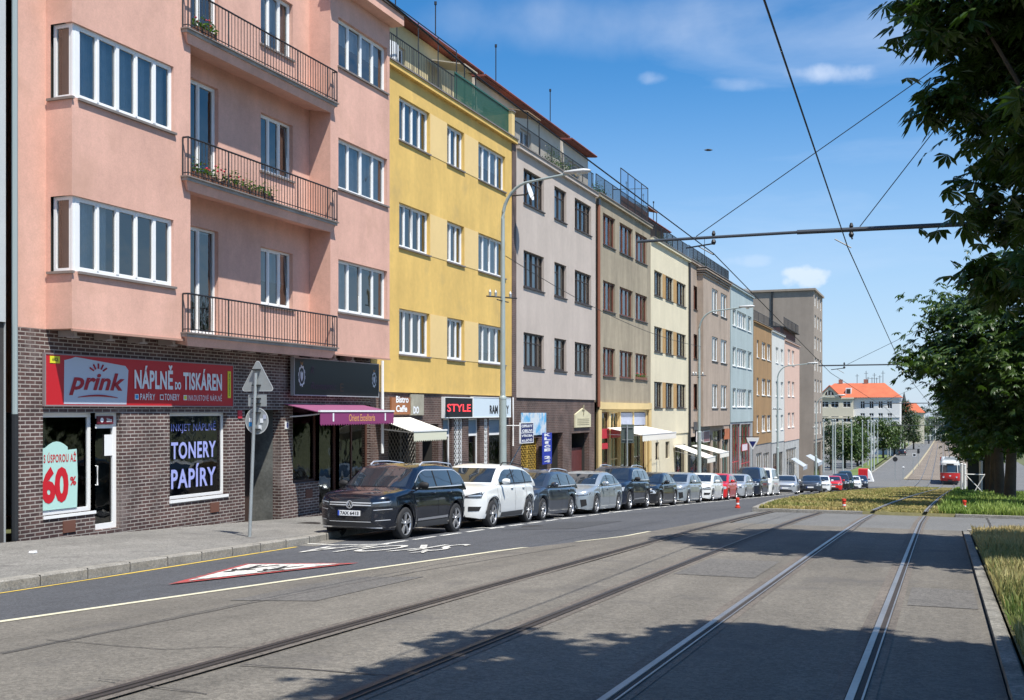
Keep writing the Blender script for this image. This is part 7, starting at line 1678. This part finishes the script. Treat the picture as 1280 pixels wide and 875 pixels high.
# ------------------------------------------------------------------ things under the verge trees
xk, yk = 1.9, 78.0; e = empty('crossed_frame', (xk, yk, gz(xk, yk)), 'white steel frame with crossed bars on the verge before a dark kiosk', 'barrier'); z = gz(xk, yk) + .05; q = MB(); wf = mat('frame_white', (.7, .7, .68), .5)
q.tube([(xk - .55, yk, z + 1.35), (xk + .65, yk, z + 1.35)], .035, wf, 6); q.build('top_bar', e); q = MB(); q.tube([(xk - .1, yk, z), (xk + .62, yk, z + 1.33)], .035, wf, 6); q.tube([(xk + .62, yk, z + .1), (xk - .52, yk, z + 1.33)], .03, wf, 6); q.build('crossed_bar', e)
xk, yk = 2.55, 92.0; z = gz(xk, yk); e = empty('dark_kiosk', (xk, yk, z), 'dark green kiosk cabinet standing under the trees behind the crossed frame', 'kiosk'); q = MB(); q.box(xk - .75, xk + .6, yk, yk + 1.2, z, z + 2.5, mat('kiosk_dark', (.015, .022, .02), .5)); q.build('cabinet', e); q = MB(); q.box(xk - .85, xk + .7, yk - .1, yk + 1.3, z + 2.5, z + 2.62, dkgrey); q.build('roof', e)
for u, Y, lab in ((1202, 96, 'white post left of the dark kiosk'), (1206, 99, 'thicker white post just left of the dark kiosk'), (1226, 82, 'white post between the kiosk and the dark trunks'), (1234.5, 84, 'white post behind the thickest pair of trunks'), (1245, 88, 'white post seen between the two thickest trunks')):
    x = XAT(u, Y); p = Vector((x, Y, gz(x, Y))); e = empty('white_post', p, lab, 'post', 'white posts under the verge trees'); q = MB(); q.tube([p, p + Vector((0, 0, 2.3))], .11, wf, 8); q.build('shaft', e); q = MB(); q.lathe([(0, .12), (.05, .12), (.1, .02)], p + Vector((0, 0, 2.28)), 'z', wf, 8); q.build('cap', e)
# bird
v_ = dirvec(885.5, 187.5) * 45; c_ = Vector((v_.x, v_.y, v_.z + EYE)); q = MB(); rt = Vector((math.cos(TH), math.sin(TH), 0)); upv = Vector((0, 0, 1))
bm_ = mat('bird_dark', (.06, .055, .05), .8)
q.tube([c_ - rt * .16, c_ - rt * .05, c_ + rt * .08, c_ + rt * .17], [.01, .045, .04, .005], bm_, 6); q.face([c_ + rt * .06, c_ - rt * .06, c_ - rt * .16 + upv * .07 + Vector((-.1, .25, 0)), c_ - rt * .02 + upv * .06 + Vector((-.05, .15, 0))], bm_); q.face([c_ + rt * .06, c_ - rt * .06, c_ - rt * .1 - upv * .02 + Vector((.1, -.25, 0)), c_ + rt * .02 - upv * .01 + Vector((.05, -.15, 0))], bm_)
tag(q.build('flying_bird', org=c_), 'small dark bird flying in the blue sky', 'bird')
# litter on the pavement
p = gh(41, 691, .14); q = MB(); q.hexa([(p.x - .05, p.y - .04, p.z), (p.x + .05, p.y - .04, p.z), (p.x + .06, p.y + .04, p.z), (p.x - .05, p.y + .04, p.z), (p.x - .05, p.y - .03, p.z + .03), (p.x + .05, p.y - .03, p.z + .02), (p.x + .06, p.y + .03, p.z + .035), (p.x - .04, p.y + .04, p.z + .02)], whtxt); tag(q.build('litter', org=p), 'crumpled white paper scrap lying on the pavement', 'litter')

# ------------------------------------------------------------------ balcony plants, mannequins
rg = random.Random(5)
def planter(name, x, ya, yb, z, label, flowers=True, grp='balcony flower boxes', hgt=.28, n=260, ang=None):
    e = empty(name, (x, (ya + yb) / 2, z), label, 'plant', grp); q = MB(); q.box(x - .09, x + .09, ya, yb, z + .02, z + .17, mat('box_terracotta', (.22, .10, .06), .8)); q.build('flower_box', e)
    V, Fc, tone = [], [], []
    for i in range(n):
        p = Vector((x + rg.gauss(0, .09), rg.uniform(ya, yb), z + .15 + abs(rg.gauss(0, hgt * .45)))); s = rg.uniform(.04, .08); d = Vector((rg.gauss(0, 1), rg.gauss(0, 1), rg.gauss(0, .6))).normalized(); pr_ = d.cross(Vector((0, 0, 1))).normalized() * s * .5; b = len(V); V += [tuple(p), tuple(p + d * s * .6 + pr_), tuple(p + d * s * 1.3), tuple(p + d * s * .6 - pr_)]; Fc.append((b, b + 1, b + 2, b + 3)); tone.append(rg.random())
    o = tone_build(V, Fc, tone, leaf_mat('plant_leaf', (.07, .14, .03), .3), 'foliage', e); 
    for v in o.data.vertices: v.co -= Vector(e.location)
    if flowers:
        q = MB(); fr_ = mat('flower_red', (.6, .03, .06), .6)
        for i in range(int(9)): c_ = (x + rg.gauss(0, .07), rg.uniform(ya, yb), z + .28 + rg.uniform(0, .16)); q.lathe([(-.02, .005), (0, .035), (.025, .02), (.03, .002)], c_, 'z', fr_, 7)
        q.build('flower', e)
XB = BX + .02
yA, yB_ = FY(236, XB), FY(422, XB); zf = zfl[1]
planter('flower_box', XB, yA + .1, yA + 1.0, zf, 'left flower box with green plants on the middle balcony')
planter('flower_box', XB, yA + 1.25, yA + 2.3, zf, 'flower box with red blooms in the centre of the middle balcony')
planter('flower_box', XB, yA + 2.4, yA + 3.3, zf, 'bushy green flower box right of the red blooms on the middle balcony', False)
planter('flower_box', BX + .04, yA + .2, yA + .9, zfl[2], 'small flower box at the left end of the top balcony')
planter('flower_box', FX - .03, FY(794.5), FY(808), ZR(1.66), 'window box with red flowers on the olive grey house', True, hgt=.2)
# climbing greenery on the roof terrace
y0_, y1_ = FY(690), FY(722); planter('terrace_hedge', FX - .3, y0_, y1_, ZR(10.05), 'dark leafy hedge along the roof terrace of the greyish pink house', False, 'roof terrace plants', .85, 1500)
planter('terrace_hedge', FX - .4, FY(590), FY(601), ZR(10.1), 'leafy pot plant on the yellow house roof terrace', False, 'roof terrace plants', .9, 300)
for u0_, u1_, zz_, lb_ in ((750, 766, 10.15, 'leafy hedge on the roof terrace of the olive grey house'), (829, 846, 9.6, 'green plants along the roof terrace of the cream house'), (874, 890, 9.65, 'green plants on the roof terrace above the bay window house')):
    planter('terrace_hedge', FX - .35, FY(u0_), FY(u1_), ZR(zz_), lb_, False, 'roof terrace plants', .6, 900)
def tent(u0_, u1_, zz_, m_, lb_):
    ya_, yb_ = FY(u0_), FY(u1_); e = empty('terrace_canopy', (FX - 1, ya_, zz_), lb_, 'canopy', 'roof terrace canopies'); q = MB(); q.hexa([(FX - 1.8, ya_, zz_ + 2.3), (FX - .3, ya_, zz_ + 1.95), (FX - .3, yb_, zz_ + 1.95), (FX - 1.8, yb_, zz_ + 2.3), (FX - 1.8, ya_, zz_ + 2.34), (FX - .3, ya_, zz_ + 1.99), (FX - .3, yb_, zz_ + 1.99), (FX - 1.8, yb_, zz_ + 2.34)], m_); q.build('cloth', e)
    for yq_ in (ya_ + .1, yb_ - .1): q = MB(); q.tube([(FX - .35, yq_, zz_), (FX - .35, yq_, zz_ + 1.95)], .025, dkgrey, 6); q.build('post', e)
tent(590, 606, ZR(10.1), mat('canopy_beige', (.50, .44, .34), .9), 'beige terrace canopy on two posts above the yellow house'); tent(668, 684, ZR(10.05), mat('canopy_brown', (.30, .20, .12), .9), 'brown terrace canopy on two posts above the greyish pink house'); tent(816, 828, ZR(9.6), mat('canopy_rust', (.32, .13, .06), .9), 'rust-coloured terrace canopy above the cream house')
# terrace furniture on the yellow roof
def chair(x, y, z, label, m):
    e = empty('terrace_chair', (x, y, z), label, 'chair', 'terrace chairs'); q = MB(); q.box(x - .25, x + .25, y - .25, y + .25, z + .42, z + .46, m); q.build('seat', e); q = MB(); q.box(x - .27, x - .23, y - .25, y + .25, z + .5, z + 1.0, m); q.build('backrest', e)
    for a in (-1, 1):
        for b in (-1, 1): q = MB(); q.tube([(x + a * .23, y + b * .23, z), (x + a * .22, y + b * .22, z + .43)], .018, dkgrey, 5); q.build('leg', e)
yY = FY(487)
chair(FX - .9, yY + 2.6, ZR(10.1), 'left wooden chair behind the roof terrace railing', brown); chair(FX - .9, yY + 3.6, ZR(10.1), 'right wooden chair behind the roof terrace railing', brown)
e = empty('drying_towel', (FX - .7, yY + 1.3, ZR(10.1)), 'white sheet hanging on the yellow house roof terrace', 'towel'); q = MB(); q.grid([[(FX - .7 + .03 * math.sin(j), yY + .8 + .12 * j, ZR(10.1) + z) for j in range(12)] for z in (.3, .8, 1.3)], white); q.build('cloth', e)
# mannequins behind the boutique glass
def mannequin(x, y, z, label):
    me = bpy.data.meshes.new('mannequin'); V = [(0, 0, .92), (0, 0, 1.15), (0, 0, 1.36), (0, 0, 1.5), (0, .0, 1.62), (0, 0, 1.72), (0, .18, 1.40), (.04, .27, 1.15), (.12, .25, .95), (0, -.18, 1.40), (.03, -.26, 1.15), (.04, -.24, .92), (0, .10, .85), (.02, .12, .48), (0, .12, .08), (0, -.10, .85), (.05, -.11, .48), (0, -.12, .08), (.12, .13, .03), (.12, -.13, .03)]
    E = [(0, 1), (1, 2), (2, 3), (3, 4), (4, 5), (2, 6), (6, 7), (7, 8), (2, 9), (9, 10), (10, 11), (0, 12), (12, 13), (13, 14), (0, 15), (15, 16), (16, 17), (14, 18), (17, 19)]
    r_ = [.13, .10, .13, .05, .085, .07, .055, .04, .03, .055, .04, .03, .085, .055, .04, .085, .055, .04, .03, .03]
    me.from_pydata([(x + a, y + b, z + c) for a, b, c in V], E, []); o = bpy.data.objects.new('mannequin', me); COL.objects.link(o)
    m_ = o.modifiers.new('s', 'SKIN'); 
    for i, sv in enumerate(me.skin_vertices[0].data): sv.radius = (r_[i], r_[i]); sv.use_root = (i == 0)
    o.modifiers.new('u', 'SUBSURF').levels = 2; bpy.context.view_layer.update(); dg = bpy.context.evaluated_depsgraph_get(); m2 = bpy.data.meshes.new_from_object(o.evaluated_get(dg)); bpy.data.objects.remove(o)
    for v in m2.vertices: v.co -= Vector((x, y, z))
    m2.materials.clear(); m2.materials.append(mat('mannequin_grey', (.45, .48, .48), .5)); m2.shade_smooth(); o = bpy.data.objects.new('mannequin', m2); COL.objects.link(o); o.location = (x, y, z); tag(o, label, 'mannequin')
mannequin(XS - .6, Us(378), Zs(378, 602), 'pale grey shop mannequin standing in the boutique window')
